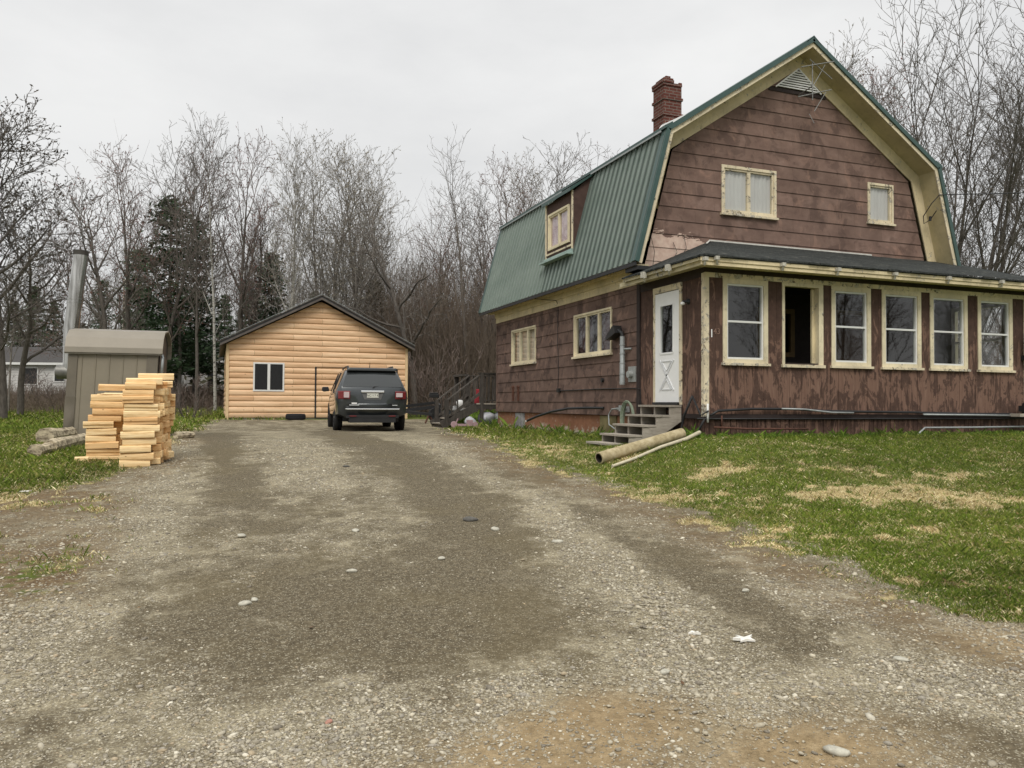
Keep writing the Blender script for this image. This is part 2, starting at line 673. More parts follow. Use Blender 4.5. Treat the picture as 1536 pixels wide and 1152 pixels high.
def build_ground():
    xs = graded(-420, 420, -3, 9.5, .055, 1.1)
    ys = graded(-60, 620, 1.6, 13, .055, 1.06)
    X, Y = np.meshgrid(xs, ys)
    X, Y = X.ravel(), Y.ravel()
    g, t, tan, dry, soil, d = masks(X, Y)
    Z = terrain(X, Y) + relief(X, Y, g)
    s = .937 * Y + .349 * X
    wood = sm((s - 44 - 3 * fbm(X, Y, .15, 3, 2)) / 5)
    wood = np.where((X < -4) & (s < 58), wood * .55, wood)
    ny, nx = len(ys), len(xs)
    i = np.arange(ny - 1)[:, None] * nx + np.arange(nx - 1)[None, :]
    F = np.stack([i, i + 1, i + nx + 1, i + nx], -1).reshape(-1, 4)
    o = npmesh('ground', np.stack([X, Y, Z], 1), F, mat_ground(), None, True,
               dict(grass=g, tone=t, tan=tan, dry=dry, soil=soil, wood=wood))
    tag(o, 'gravel driveway with turf on both sides', None, None, 'structure')

def gz(x, y):
    g = masks(x, y)[0]
    return terrain(x, y) + relief(x, y, g)

def in_view(x, y, m=.08):
    s = .937 * y + .349 * x
    k = (.937 * x - .349 * y) / np.maximum(s, .1)
    return (s > 1.5) & (np.abs(k) < .646 + m)

def build_pebbles():
    rs = np.random.RandomState(3)
    m = Mt("stone", .85, .3)
    m.col(m.mix(.35, m.attr('Col', 0), m.ramp(m.noise(m.pos, 120, 3), [(.3, (.16, .14, .11)), (.7, (.5, .47, .4))])))
    # candidate positions, density falls with distance
    n = 520000
    s = 2.4 * (16 / 2.4) ** rs.rand(n) ** 1.02
    k = (rs.rand(n) * 2 - 1) * .73
    x = s * (.349 + .937 * k)
    y = s * (.937 - .349 * k)
    g, t, tan, dry, soil, d = masks(x, y)
    clump = fbm(x, y, 3.3, 3, 41)
    pr = (1 - np.clip(g * 1.25, 0, 1)) * np.clip(.15 + .30 * t + .25 * clump, .03, 1) * (1 - .6 * tan) * (1 - .55 * soil)
    keep = rs.rand(n) < pr
    x, y, s, t = x[keep], y[keep], s[keep], t[keep]
    n = len(x)
    size = np.exp(rs.randn(n) * .45) * .0031 * (1 + .085 * s) * (1 + .35 * np.clip(t, -1, 1))
    big = rs.rand(n) < .010
    size = np.where(big, size * 2.2 + .004, size)
    size = np.minimum(size, .024)
    z = gz(x, y)
    bm = bmesh.new()
    bmesh.ops.create_icosphere(bm, subdivisions=1, radius=1)
    bv = np.array([v.co[:] for v in bm.verts])
    bf = np.array([[v.index for v in f.verts] for f in bm.faces])
    bm.free()
    nv = len(bv)
    V = bv[None] * (1 + .28 * (rs.rand(n, nv, 1) - .5))
    V = V * (np.stack([1 + .5 * rs.rand(n), .7 + .3 * rs.rand(n), .35 + .3 * rs.rand(n)], 1)[:, None, :] * size[:, None, None])
    a = rs.rand(n) * 6.28
    ca, sa = np.cos(a)[:, None], np.sin(a)[:, None]
    tilt = (rs.rand(n)[:, None] - .5) * .6
    vx, vy, vz = V[..., 0] * ca - V[..., 1] * sa, V[..., 0] * sa + V[..., 1] * ca, V[..., 2] + V[..., 0] * tilt
    V = np.stack([vx + x[:, None], vy + y[:, None], vz + (z + size * .12)[:, None]], -1).reshape(-1, 3)
    F = (bf[None] + (np.arange(n) * nv)[:, None, None]).reshape(-1, 3)
    pal = np.array([(.24, .205, .14), (.37, .325, .23), (.52, .465, .345), (.13, .105, .072), (.28, .25, .20), (.70, .65, .52), (.38, .29, .17)])
    pi = rs.choice(7, n, p=[.24, .25, .19, .12, .08, .05, .07])
    C = pal[pi] * (.8 + .4 * rs.rand(n, 1))
    o = npmesh('gravel', V, F, m.m, None, True, dict(Col=np.repeat(C, nv, 0)))
    tag(o, 'loose pebbles and chips strewn over the gravel driveway', 'gravel', None, 'stuff')

def stone_mesh(mb, c, r, sq, seed, sub=2):
    rs = random.Random(seed)
    bm = bmesh.new()
    bmesh.ops.create_icosphere(bm, subdivisions=sub, radius=1)
    n = len(mb.v)
    k = [Vector((rs.gauss(0, 1), rs.gauss(0, 1), rs.gauss(0, 1))).normalized() for _ in range(7)]
    for v in bm.verts:
        f = 1.0
        for q in k:
            dd = v.co.normalized().dot(q)
            if dd > .72:
                f = min(f, .72 / dd)
        p = v.co * f * (1 + rs.uniform(-.03, .03))
        mb.v.append((c[0] + p.x * r * sq[0], c[1] + p.y * r * sq[1], c[2] + p.z * r * sq[2]))
    for f in bm.faces:
        mb.f.append(tuple(n + v.index for v in f.verts))
        mb.mi.append(mb.k)
    bm.free()

def build_stones():
    ms = plain('pale_stone', (.42, .40, .33), .85, var=.35, scale=30)
    md = plain('dark_stone', (.10, .095, .085), .85, var=.35, scale=30)
    mr = plain('red_stone', (.38, .20, .15), .85, var=.3, scale=30)
    L = [(2.44, 7.77, .075, md, 'dark grey stone lying alone in the middle of the driveway'),
         (.23, 7.77, .055, ms, 'pale flat stone on the left half of the driveway, farthest pale one'),
         (.20, 5.62, .042, ms, 'one of the pale pair of stones on the left, the flatter'),
         (.26, 5.70, .034, ms, 'one of the pale pair of stones on the left, the rounder'),
         (3.56, 4.76, .032, ms, 'small pale stone on the right track beyond the torn white scrap'),
         (3.55, 3.37, .036, ms, 'grey oval stone at the right near the sandy edge'),
         (2.24, 3.67, .034, ms, 'round whitish stone in the gravel right of the centre'),
         (2.46, 2.68, .05, ms, 'broad pale stone at the bottom edge beside the tyre scuffs'),
         (.49, 3.66, .022, mr, 'small reddish chip near the bottom edge'),
         (1.84, 12.06, .05, md, 'dark stone on the far driveway before the SUV'),
         (1.75, 6.35, .04, ms, 'pale stone in the middle of the dark fines'),
         (2.9, 6.6, .045, ms, 'light stone on the gravel ridge'),
         (2.55, 7.3, .05, ms, 'flat pale stone right behind the ridge bend'),
         (1.0, 6.2, .04, ms, 'pale stone left of the drive centre'),
         (1.25, 7.6, .045, ms, 'greyish white stone beyond the centre of the drive')]
    for i, (x, y, r, m, lab) in enumerate(L):
        mb = MB()
        stone_mesh(mb, (0, 0, 0), r, (1.25, .85, .42), i + 5)
        o = mb.build('stone', m, None, True)
        o.location = (x, y, float(gz(np.array([x]), np.array([y]))[0]) + r * .18)
        o.rotation_euler = (0, 0, i * 1.7)
        tag(o, lab, 'stone', 'larger stones on the driveway')
    # torn white scrap (dry leaves / paper) on the right track
    for (x, y, r, lab) in ((2.93, 3.92, .075, 'torn white paper scrap flattened on the right track'), (2.72, 4.12, .035, 'small white paper shred just behind the larger scrap'),
                           (-2.15, 11.1, .06, 'white litter scrap on the left lawn near the log slabs'), (-2.6, 12.2, .05, 'white litter scrap on the far left lawn')):
        rs = random.Random(int(x * 100))
        mb = MB()
        P = [(r * (1.3 if i % 2 else .55) * rs.uniform(.7, 1.1) * math.cos(i * .57), r * (1 if i % 2 else .5) * rs.uniform(.6, 1.1) * math.sin(i * .57)) for i in range(11)]
        n = len(P)
        top = [(a, b, .006 + rs.uniform(0, .012)) for a, b in P]
        for i in range(n):
            j = (i + 1) % n
            mb.face([(0, 0, .012), top[i], top[j]])
            mb.face([top[j], top[i], (top[i][0], top[i][1], 0), (top[j][0], top[j][1], 0)])
        o = mb.build('paper_scrap', plain('paper', (.72, .70, .64), .9, var=.1), None)
        o.location = (x, y, float(gz(np.array([x]), np.array([y]))[0]) + .004)
        tag(o, lab, 'litter')

def build_grass():
    rs = np.random.RandomState(11)
    m = Mt("grass_blade", .75, .2)
    m.col(m.attr('Col', 0))
    m.b.inputs['Subsurface Weight'].default_value = 0
    def make(n, s0, s1, k0, k1, hs, wid, name, lab, dens=None, tall=None, pw=1.0):
        s = s0 * (s1 / s0) ** (rs.rand(n) ** pw)
        k = k0 + (k1 - k0) * rs.rand(n)
        x = s * (.349 + .937 * k)
        y = s * (.937 - .349 * k)
        g, t, tan, dry, soil, d = masks(x, y)
        inh = (x > 7.75) & (x < 15.7) & (y > 11.5) & (y < 22.3)
        cl = fbm(x, y, 7, 3, 77)
        pr = np.clip(g * (1.15 + .7 * cl) * (1 - .35 * np.clip(dry, 0, 1)), 0, 1)
        pr = np.where(g < .25, pr * .5, pr)
        keep = (rs.rand(n) < pr) & ~inh
        x, y, s, dry, cl, g = x[keep], y[keep], s[keep], dry[keep], cl[keep], g[keep]
        n = len(x)
        z = gz(x, y)
        h = hs * (.5 + .9 * rs.rand(n) + .9 * (rs.rand(n) < .03)) * (1 + .8 * cl) * (.5 + .5 * g)
        # taller along the porch skirting and the foundation
        wall = np.exp(-np.maximum(11.5 - y, 0) / .35) * (x > 7.6) + np.exp(-np.maximum(7.8 - x, 0) / .5) * (y > 14.8) * (y < 22.3) * .35
        wall = np.clip(wall, 0, 1) * (.5 + .9 * np.clip(cl + .4, 0, 1))
        h = h * (1 + 1.3 * wall)
        w = wid * (.7 + .6 * rs.rand(n)) * (s / 8) ** .55
        a = rs.rand(n) * 6.283
        la = rs.rand(n) * 6.283
        lean = h * (.25 + .9 * rs.rand(n))
        isdry = rs.rand(n) < np.clip(.17 + .8 * dry - .6 * wall, 0.04, .95)
        h = np.where(isdry, h * .6, h)
        bx, by = np.cos(a) * w, np.sin(a) * w
        V = np.empty((n, 4, 3))
        V[:, 0] = np.stack([x - bx, y - by, z - .004], 1)
        V[:, 1] = np.stack([x + bx, y + by, z - .004], 1)
        V[:, 2] = np.stack([x + bx * .6 + .45 * lean * np.cos(la), y + by * .6 + .45 * lean * np.sin(la), z + h * .68], 1)
        V[:, 3] = np.stack([x + lean * np.cos(la), y + lean * np.sin(la), z + h], 1)
        idx = np.arange(n)[:, None] * 4
        F = np.concatenate([idx + np.array([[0, 1, 2]]), idx + np.array([[0, 2, 3]])])
        gp = np.array([(.098, .150, .014), (.132, .185, .022), (.172, .205, .034), (.070, .108, .012), (.23, .225, .056)])
        dp = np.array([(.56, .47, .25), (.40, .31, .15), (.74, .66, .41), (.22, .15, .075)])
        big = fbm(x, y, .8, 3, 55)
        gi = np.clip((rs.rand(n) * 3.6 + 1.5 * (big * .5 + .5)).astype(int), 0, 4)
        C = np.where(isdry[:, None], dp[rs.choice(4, n, p=[.36, .28, .2, .16])], gp[gi]) * (.75 + .5 * rs.rand(n, 1))
        C = C * (1 + .28 * fbm(x, y, .55, 3, 91) + .22 * fbm(x, y, 2.6, 3, 92))[:, None]
        C = np.where((wall > .35)[:, None] & ~isdry[:, None], C * np.array([.8, .95, .9]), C)
        o = npmesh(name, V.reshape(-1, 3), F, m.m, None, False, dict(Col=np.repeat(C, 4, 0)))
        tag(o, lab, 'grass', None, 'stuff')
    make(560000, 4.0, 18, -.06, .72, .030, .0029, 'lawn_grass', 'short patchy lawn grass with dry straw patches right of the driveway', pw=.9)
    make(110000, 4.0, 22, .72, 1.5, .04, .006, 'side_lawn_grass', 'lawn grass continuing to the right of the porch')
    make(30000, 6.0, 12, -.72, -.2, .05, .0036, 'dirt_tufts', 'sparse grass tufts on the bare dirt at the left foreground')
    make(60000, 5.0, 26, -1.3, -.72, .06, .007, 'far_left_grass', 'lawn grass continuing to the left of the furnace shed')
    make(60000, 16, 40, -.1, .3, .06, .006, 'verge_grass', 'grass strip between the driveway end and the deck')
    make(150000, 7.0, 21, -.72, -.28, .05, .0036, 'left_lawn_grass', 'green lawn grass round the furnace shed and the wood stack')
    make(70000, 20, 50, -.72, -.28, .09, .009, 'back_lawn_grass', 'distant lawn grass before the brush line')

def build_leaves():
    rs = np.random.RandomState(23)
    m = Mt("dead_leaf", .9, .15)
    m.col(m.attr('Col', 0))
    n = 2600
    s = 3.2 + 15 * rs.rand(n) ** 1.2
    k = (rs.rand(n) * 2 - 1) * .72
    x = s * (.349 + .937 * k)
    y = s * (.937 - .349 * k)
    g = masks(x, y)[0]
    keep = (rs.rand(n) < .012 + .5 * g) & ~((x > 7.7) & (y > 11.4))
    x, y = x[keep], y[keep]
    n = len(x)
    z = gz(x, y) + .012 + .02 * rs.rand(n)
    P = np.stack([x, y, z], 1)
    a = rs.rand(n) * 6.28
    r = .012 + .018 * rs.rand(n)
    u = np.stack([np.cos(a), np.sin(a), (rs.rand(n) - .5) * .9], 1) * r[:, None]
    v = np.stack([-np.sin(a), np.cos(a), (rs.rand(n) - .5) * .9], 1) * (r * .55)[:, None]
    V = np.stack([P - u, P - v * 1.1, P + u, P + v], 1).reshape(-1, 3)
    pal = np.array([(.20, .115, .05), (.33, .22, .11), (.12, .07, .04), (.48, .38, .24)])
    C = pal[rs.choice(4, n)] * (.8 + .4 * rs.rand(n, 1))
    o = npmesh('fallen_leaves', V, np.arange(n * 4).reshape(n, 4), m.m, None, False, dict(Col=np.repeat(C, 4, 0)))
    tag(o, 'dead brown leaves scattered over the lawn and drive', 'leaves', None, 'stuff')

build_ground()
build_leaves()
build_pebbles()
build_stones()
build_grass()

# ------------------------------------------------------------------ materials of the house
def paint_brown(name, seam=None, vert=False, pale=0, k0=1.0):
    """weathered brown paint. seam: course height -> butt joints; vert: streaks run down vertical boards"""
    t = Mt(name, .82, .25)
    P = t.pos
    X = t.xyz(P)
    u = t.ma('ADD', X[0], X[1])
    Q = t.comb(u, 0, X[2])
    base = t.ramp(t.noise(t.map(Q, (1, 1, 1.4)), 2.2, 6, .65), [(.3, (.090 * k0, .057 * k0, .046 * k0)), (.55, (.125 * k0, .082 * k0, .066 * k0)), (.75, (.162 * k0, .110 * k0, .090 * k0))])
    if vert:
        st = t.noise(t.map(Q, (3.4, 1, 1.5)), 1.35, 7, .7, .9)
        st2 = t.noise(t.map(Q, (9, 1, .8)), 2.3, 5, .6, .5)
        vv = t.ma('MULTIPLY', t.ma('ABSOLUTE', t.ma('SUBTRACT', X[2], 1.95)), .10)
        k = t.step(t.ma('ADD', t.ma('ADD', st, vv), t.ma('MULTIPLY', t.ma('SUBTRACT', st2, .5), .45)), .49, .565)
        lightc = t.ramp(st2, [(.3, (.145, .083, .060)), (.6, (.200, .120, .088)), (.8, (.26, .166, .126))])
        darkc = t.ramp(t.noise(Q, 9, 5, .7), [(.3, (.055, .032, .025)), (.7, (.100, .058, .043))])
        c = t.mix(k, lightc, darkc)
        fl = t.step(t.noise(t.map(Q, (14, 1, 2.2)), 2.0, 5, .7), .69, .71)
        c = t.mix(t.ma('MULTIPLY', fl, .7), c, (.46, .40, .34))
    else:
        st = t.noise(t.map(Q, (1.6, 1, 1.5)), 1.5, 6, .62, .5)
        k = t.step(st, .50, .60)
        c = t.mix(t.ma('MULTIPLY', k, .75 if k0 < 1.2 else .5), base, (.052 * k0, .033 * k0, .027 * k0))
        k2 = t.step(t.noise(t.map(Q, (2.4, 1, 1.6), (5, 0, 2)), 1.5, 6, .68, .8), .53, .68)
        c = t.mix(t.ma('MULTIPLY', k2, .68), c, (.27, .168, .128))
    if seam:
        b = t.brick(t.comb(u, t.ma('SUBTRACT', X[2], 1.37), 0), 1.22, seam, .003, .37)
        c = t.mix(t.ma('MULTIPLY', b[1], .5), c, (.035, .02, .016))
        row = t.brick(t.comb(u, t.ma('SUBTRACT', X[2], 1.37), 0), 1.22, seam, .0, .37, (.88, .87, .86), (1.12, 1.1, 1.1), (1, 1, 1))[0]
        c = t.mix(.8, c, row, 'MULTIPLY')
    if pale:
        # bottom-left of the gable: paint gone to a pinkish primer
        w = t.ma('SUBTRACT', t.step(X[2], 5.25, 4.75), t.ma('MULTIPLY', t.step(X[0], 8.6, 10.6), .75))
        kk = t.step(t.ma('ADD', t.noise(t.map(Q, (1.3, 1, 3.5)), 2.2, 6, .7, .5), t.ma('MULTIPLY', w, .40)), .69, .71)
        c = t.mix(kk, c, t.ramp(t.noise(Q, 8, 4), [(.3, (.46, .32, .26)), (.7, (.62, .49, .40))]))
    t.col(c)
    t.bump(t.noise(t.map(Q, (1, 1, 8) if not vert else (8, 1, 1)), 9, 5, .7), .3, .006)
    return t.m

def cream(name, peel=.5, c0=(.65, .55, .35), gap=(.19, .155, .11)):
    t = Mt(name, .75, .3)
    P = t.pos
    n = t.ma('ADD', t.ma('MULTIPLY', t.noise(P, 6, 7, .74, .8), .75), t.ma('MULTIPLY', t.noise(P, 1.7, 3, .6), .25))
    c = t.ramp(t.noise(P, 1.4, 5, .6), [(.3, tuple(v * .78 for v in c0)), (.7, tuple(min(1, v * 1.15) for v in c0))])
    k = t.step(n, .625 - .062 * peel, .645 - .062 * peel)
    fl = t.step(t.noise(P, 19, 4, .7), .45, .5)
    under = t.mix(fl, gap, (.46, .43, .36))
    c = t.mix(k, c, under)
    d = t.step(t.noise(P, 2.6, 6, .7), .56, .75)
    c = t.mix(t.ma('MULTIPLY', d, .5), c, (.27, .215, .12))
    gr_ = t.step(t.noise(t.map(P, (1, 1, .5)), 11, 5, .7), .50, .66)
    c = t.mix(t.ma('MULTIPLY', gr_, .35), c, (.33, .28, .19))
    t.col(c)
    t.bump(t.ma('ADD', k, t.ma('MULTIPLY', n, .5)), .5, .006)
    return t.m

def mat_metal_roof():
    t = Mt('green_metal_roof', .36, .5)
    P = t.pos
    n = t.noise(t.map(P, (.5, .5, 2)), 1.2, 5, .6)
    c = t.ramp(n, [(.3, (.135, .175, .150)), (.7, (.190, .232, .202))])
    st = t.noise(t.map(P, (1, 7, .6)), 2.2, 5, .6)
    c = t.mix(t.ma('MULTIPLY', t.step(st, .5, .75), .35), c, (.25, .30, .265))
    t.col(c)
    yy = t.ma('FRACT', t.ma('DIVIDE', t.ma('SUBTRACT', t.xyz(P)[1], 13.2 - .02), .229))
    rib_shade = t.ma('MULTIPLY', t.step(yy, .03, .08), t.step(yy, .30, .22))
    c = t.mix(t.ma('MULTIPLY', rib_shade, .72), c, (.028, .046, .038))  # dark lines paint the shadow side of each rib into the colour
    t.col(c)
    t.rough(t.ramp(n, [(.3, .3), (.7, .5)]))
    return t.m

def mat_shingle():
    t = Mt('worn_asphalt_shingles', .95, .15)
    P = t.pos
    X = t.xyz(P)
    b = t.brick(t.comb(X[0], t.ma('MULTIPLY', X[1], 1.05), 0), .30, .14, .006, .5, (.030, .034, .033), (.060, .066, .062), (.014, .014, .014))
    c = t.mix(.6, b[0], t.ramp(t.noise(P, 24, 6, .85), [(.40, (.008, .009, .009)), (.55, (.035, .038, .036)), (.68, (.20, .21, .19))]))
    c = t.mix(t.ma('MULTIPLY', t.step(t.noise(P, 4.5, 6, .75), .56, .68), .55), c, (.17, .165, .14))
    t.col(c)
    t.bump(t.ma('ADD', b[1], t.noise(P, 60, 4, .8)), .5, -.01)
    return t.m

def mat_brickwork():
    t = Mt('old_red_brick', .9, .2)
    X = t.xyz(t.pos)
    b = t.brick(t.comb(t.ma('ADD', X[0], X[1]), X[2], 0), .215, .075, .009, .5, (.135, .040, .028), (.20, .072, .052), (.25, .21, .18))
    n = t.noise(t.pos, 12, 5, .7)
    c = t.mix(t.ma('MULTIPLY', n, .7), b[0], (.05, .022, .02))
    t.col(c)
    t.bump(b[1], .6, -.008)
    return t.m

def mat_foundation():
    t = Mt('painted_concrete_foundation', .9, .2)
    P = t.pos
    X = t.xyz(P)
    n = t.noise(P, 3.5, 6, .7)
    c = t.ramp(n, [(.3, (.21, .095, .055)), (.6, (.29, .14, .08)), (.8, (.37, .21, .135))])
    w = t.step(t.ma('SUBTRACT', t.noise(P, 5, 6, .7), t.ma('MULTIPLY', X[2], .9)), -.45, -.32)
    c = t.mix(w, c, (.46, .40, .31))
    c = t.mix(t.step(t.noise(P, 8, 5, .7), .62, .66), c, (.44, .38, .31))
    t.col(c)
    t.bump(n, .4, .01)
    return t.m

def mat_glass(name='window_glass', tint=(.95, .98, .97), refl=1.0):
    t = Mt(name)
    t.t.nodes.remove(t.b)
    tr = t.n('ShaderNodeBsdfTransparent')
    tr.inputs[0].default_value = tint + (1,)
    gl = t.n('ShaderNodeBsdfGlossy')
    gl.inputs['Roughness'].default_value = .02
    g_ = t.n('ShaderNodeNewGeometry')
    dt = t.n('ShaderNodeVectorMath')
    dt.operation = 'DOT_PRODUCT'
    t.t.links.new(g_.outputs['Incoming'], dt.inputs[0])
    t.t.links.new(g_.outputs['Normal'], dt.inputs[1])
    cc_ = t.ma('SUBTRACT', 1, t.ma('ABSOLUTE', dt.outputs['Value']))
    f2 = t.ma('MULTIPLY', t.ma('ADD', .045, t.ma('MULTIPLY', t.ma('POWER', cc_, 5), .95)), 2.0 * refl)
    f2 = t.ma('MINIMUM', f2, 1)
    m = t.n('ShaderNodeMixShader')
    t.put(m.inputs[0], f2)
    t.t.links.new(tr.outputs[0], m.inputs[1])
    t.t.links.new(gl.outputs[0], m.inputs[2])
    t.t.links.new(m.outputs[0], t.t.nodes['Material Output'].inputs[0])
    return t.m

def wood(name, a, b, scale=3, rough=.85, ax=(1, 1, 1), knots=False):
    t = Mt(name, rough, .2)
    P = t.map(t.obj, ax)
    n = t.noise(P, scale, 6, .7, .8)
    c = t.ramp(n, [(.28, a), (.72, b)])
    g = t.noise(t.map(t.obj, tuple(v * 3 for v in ax)), scale * 2.2, 4, .7)
    c = t.mix(t.ma('MULTIPLY', g, .35), c, tuple(v * .55 for v in a))
    r = t.ramp(t.rnd(), [(0, .8), (1, 1.15)])
    c = t.mix(1, c, r, 'MULTIPLY')
    t.col(c)
    t.bump(n, .4, .004)
    return t.m

M = dict(
    side=paint_brown('brown_lap_siding', .28, k0=1.19),
    gable=paint_brown('brown_gable_siding', .28, pale=1, k0=1.48),
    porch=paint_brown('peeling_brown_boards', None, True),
    cream=cream('cream_trim_paint', .5),
    creamw=cream('cream_window_paint', .42, (.69, .61, .43), (.22, .19, .14)),
    creamp=cream('peeling_cream_paint', 1.45, (.68, .59, .42), (.15, .12, .085)),
    creams=cream('cream_soffit_paint', .15, (.54, .46, .27)),
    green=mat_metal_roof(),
    gtrim=plain('dark_green_trim', (.035, .075, .066), .4, .5, var=.2),
    shingle=mat_shingle(),
    brick=mat_brickwork(),
    found=mat_foundation(),
    glass=mat_glass(),
    dglass=mat_glass('dark_glass', (.7, .72, .72), .45),
    fglass=mat_glass('porch_glass', (.84, .87, .86), 1.1),
    dark=plain('dark_interior', (.03, .024, .020), .9, var=.3),  # near-black colour stands in for shade inside porch and garage
    room=plain('dim_plaster', (.16, .125, .10), .9, var=.2),
    black=plain('black_metal', (.018, .018, .019), .5, .4, var=.2),
    rubber=plain('black_rubber', (.020, .020, .021), .85, .2, var=.3, scale=20),
    white=plain('white_paint', (.80, .80, .79), .45, .4, var=.04),
    vinyl=plain('white_vinyl', (.68, .68, .66), .5, .4, var=.06),
    grey=plain('galvanised_steel', (.34, .36, .36), .5, .5, .35, var=.2, scale=12),
    brownt=plain('brown_trim', (.075, .044, .036), .8, var=.3, scale=5),
    dkbrown=plain('dark_brown_trim', (.036, .026, .024), .8, var=.3),
    bracket=plain('dirty_white_bracket', (.44, .42, .36), .7, var=.4, scale=20),
    rust=plain('rusty_brown_metal', (.10, .045, .03), .8, var=.5, scale=14),
    grywood=wood('weathered_grey_wood', (.26, .23, .19), (.50, .45, .38), 4, ax=(1, 6, 6)),
    dkwood=wood('dark_weathered_wood', (.045, .040, .036), (.13, .115, .10), 4, ax=(4, 4, 1)),
)

# ------------------------------------------------------------------ the house
HX0, HX1, HY0, HY1 = 7.8, 15.4, 13.7, 22.25
PY, PX1 = 11.53, 15.55
RP = [(7.4, 4.32), (8.1, 6.95), (11.6, 9.28), (15.1, 6.95), (15.8, 4.32)]    # roof profile
house = thing('farmhouse', 'brown gambrel-roofed farmhouse with green metal roof and a closed-in front porch', 'house', (11.6, 15, 1.0))
HI = Matrix.Translation(Vector(house.location)).inverted()

def hp(mb, name, mat, parent=None, **kw):
    """part of the house (coordinates given in world space)"""
    o = mb.build(name, mat, parent or house, **kw)
    o.matrix_parent_inverse = Matrix.Identity(4)
    if parent is None:
        o.location = HI.translation
    return o

def strips(zc, width, openings, course=None, zb=0, lip=.014):
    """yield cells (u0,u1,za,zb..) of a wall: zc z-cuts, width(z)->(uL,uR), openings (u0,u1,z0,z1)"""
    zs = sorted(set([round(z, 4) for z in zc] + [round(z, 4) for o in openings for z in o[2:4]]))
    zs = [z for z in zs if zc[0] - 1e-6 <= z <= zc[-1] + 1e-6]
    for a, b in zip(zs[:-1], zs[1:]):
        if b - a < 1e-4:
            continue
        l0, r0 = width(a + 1e-5)
        l1, r1 = width(b - 1e-5)
        ops = sorted([o for o in openings if o[2] < b - 1e-4 and o[3] > a + 1e-4])
        spans = []
        cl = (l0, l1)
        for o in ops:
            spans.append((cl, (o[0], o[0])))
            cl = (o[1], o[1])
        spans.append((cl, (r0, r1)))
        for (p0, p1), (q0, q1) in spans:
            if q0 - p0 > 1e-4 or q1 - p1 > 1e-4:
                yield a, b, p0, p1, q0, q1

def lapwall(mb, P, z0, z1, width, openings, h=.28, lip=.015, extra=()):
    """P(u, out, z) -> world point"""
    zc = [z0]
    k = z0
    while k < z1 - 1e-4:
        k += h
        zc.append(min(k, z1))
    for e_ in extra:
        zc.append(e_)
    zc = sorted(set(zc))
    def off(z, up_):
        f = ((z - z0) / h) % 1.0
        if up_ and f < 1e-3:
            f = 1.0
        if not up_ and f > .999:
            f = 0
        return lip * (1 - f) + .002
    for a, b, p0, p1, q0, q1 in strips(zc, width, openings):
        oa, ob = off(a, False), off(b, True)
        mb.face([P(p0, oa, a), P(q0, oa, a), P(q1, ob, b), P(p1, ob, b)])
        if abs(((a - z0) / h) - round((a - z0) / h)) < 1e-3:
            mb.face([P(p0, .002, a), P(q0, .002, a), P(q0, oa, a), P(p0, oa, a)])

SIDE = lambda u, o, z: (HX0 - o, u, z)          # u = y, outward -x
FRONT = lambda u, o, z: (u, HY0 - o, z)         # gable wall
PFR = lambda u, o, z: (u, PY - o, z)
PSD = lambda u, o, z: (HX0 - o, u, z)

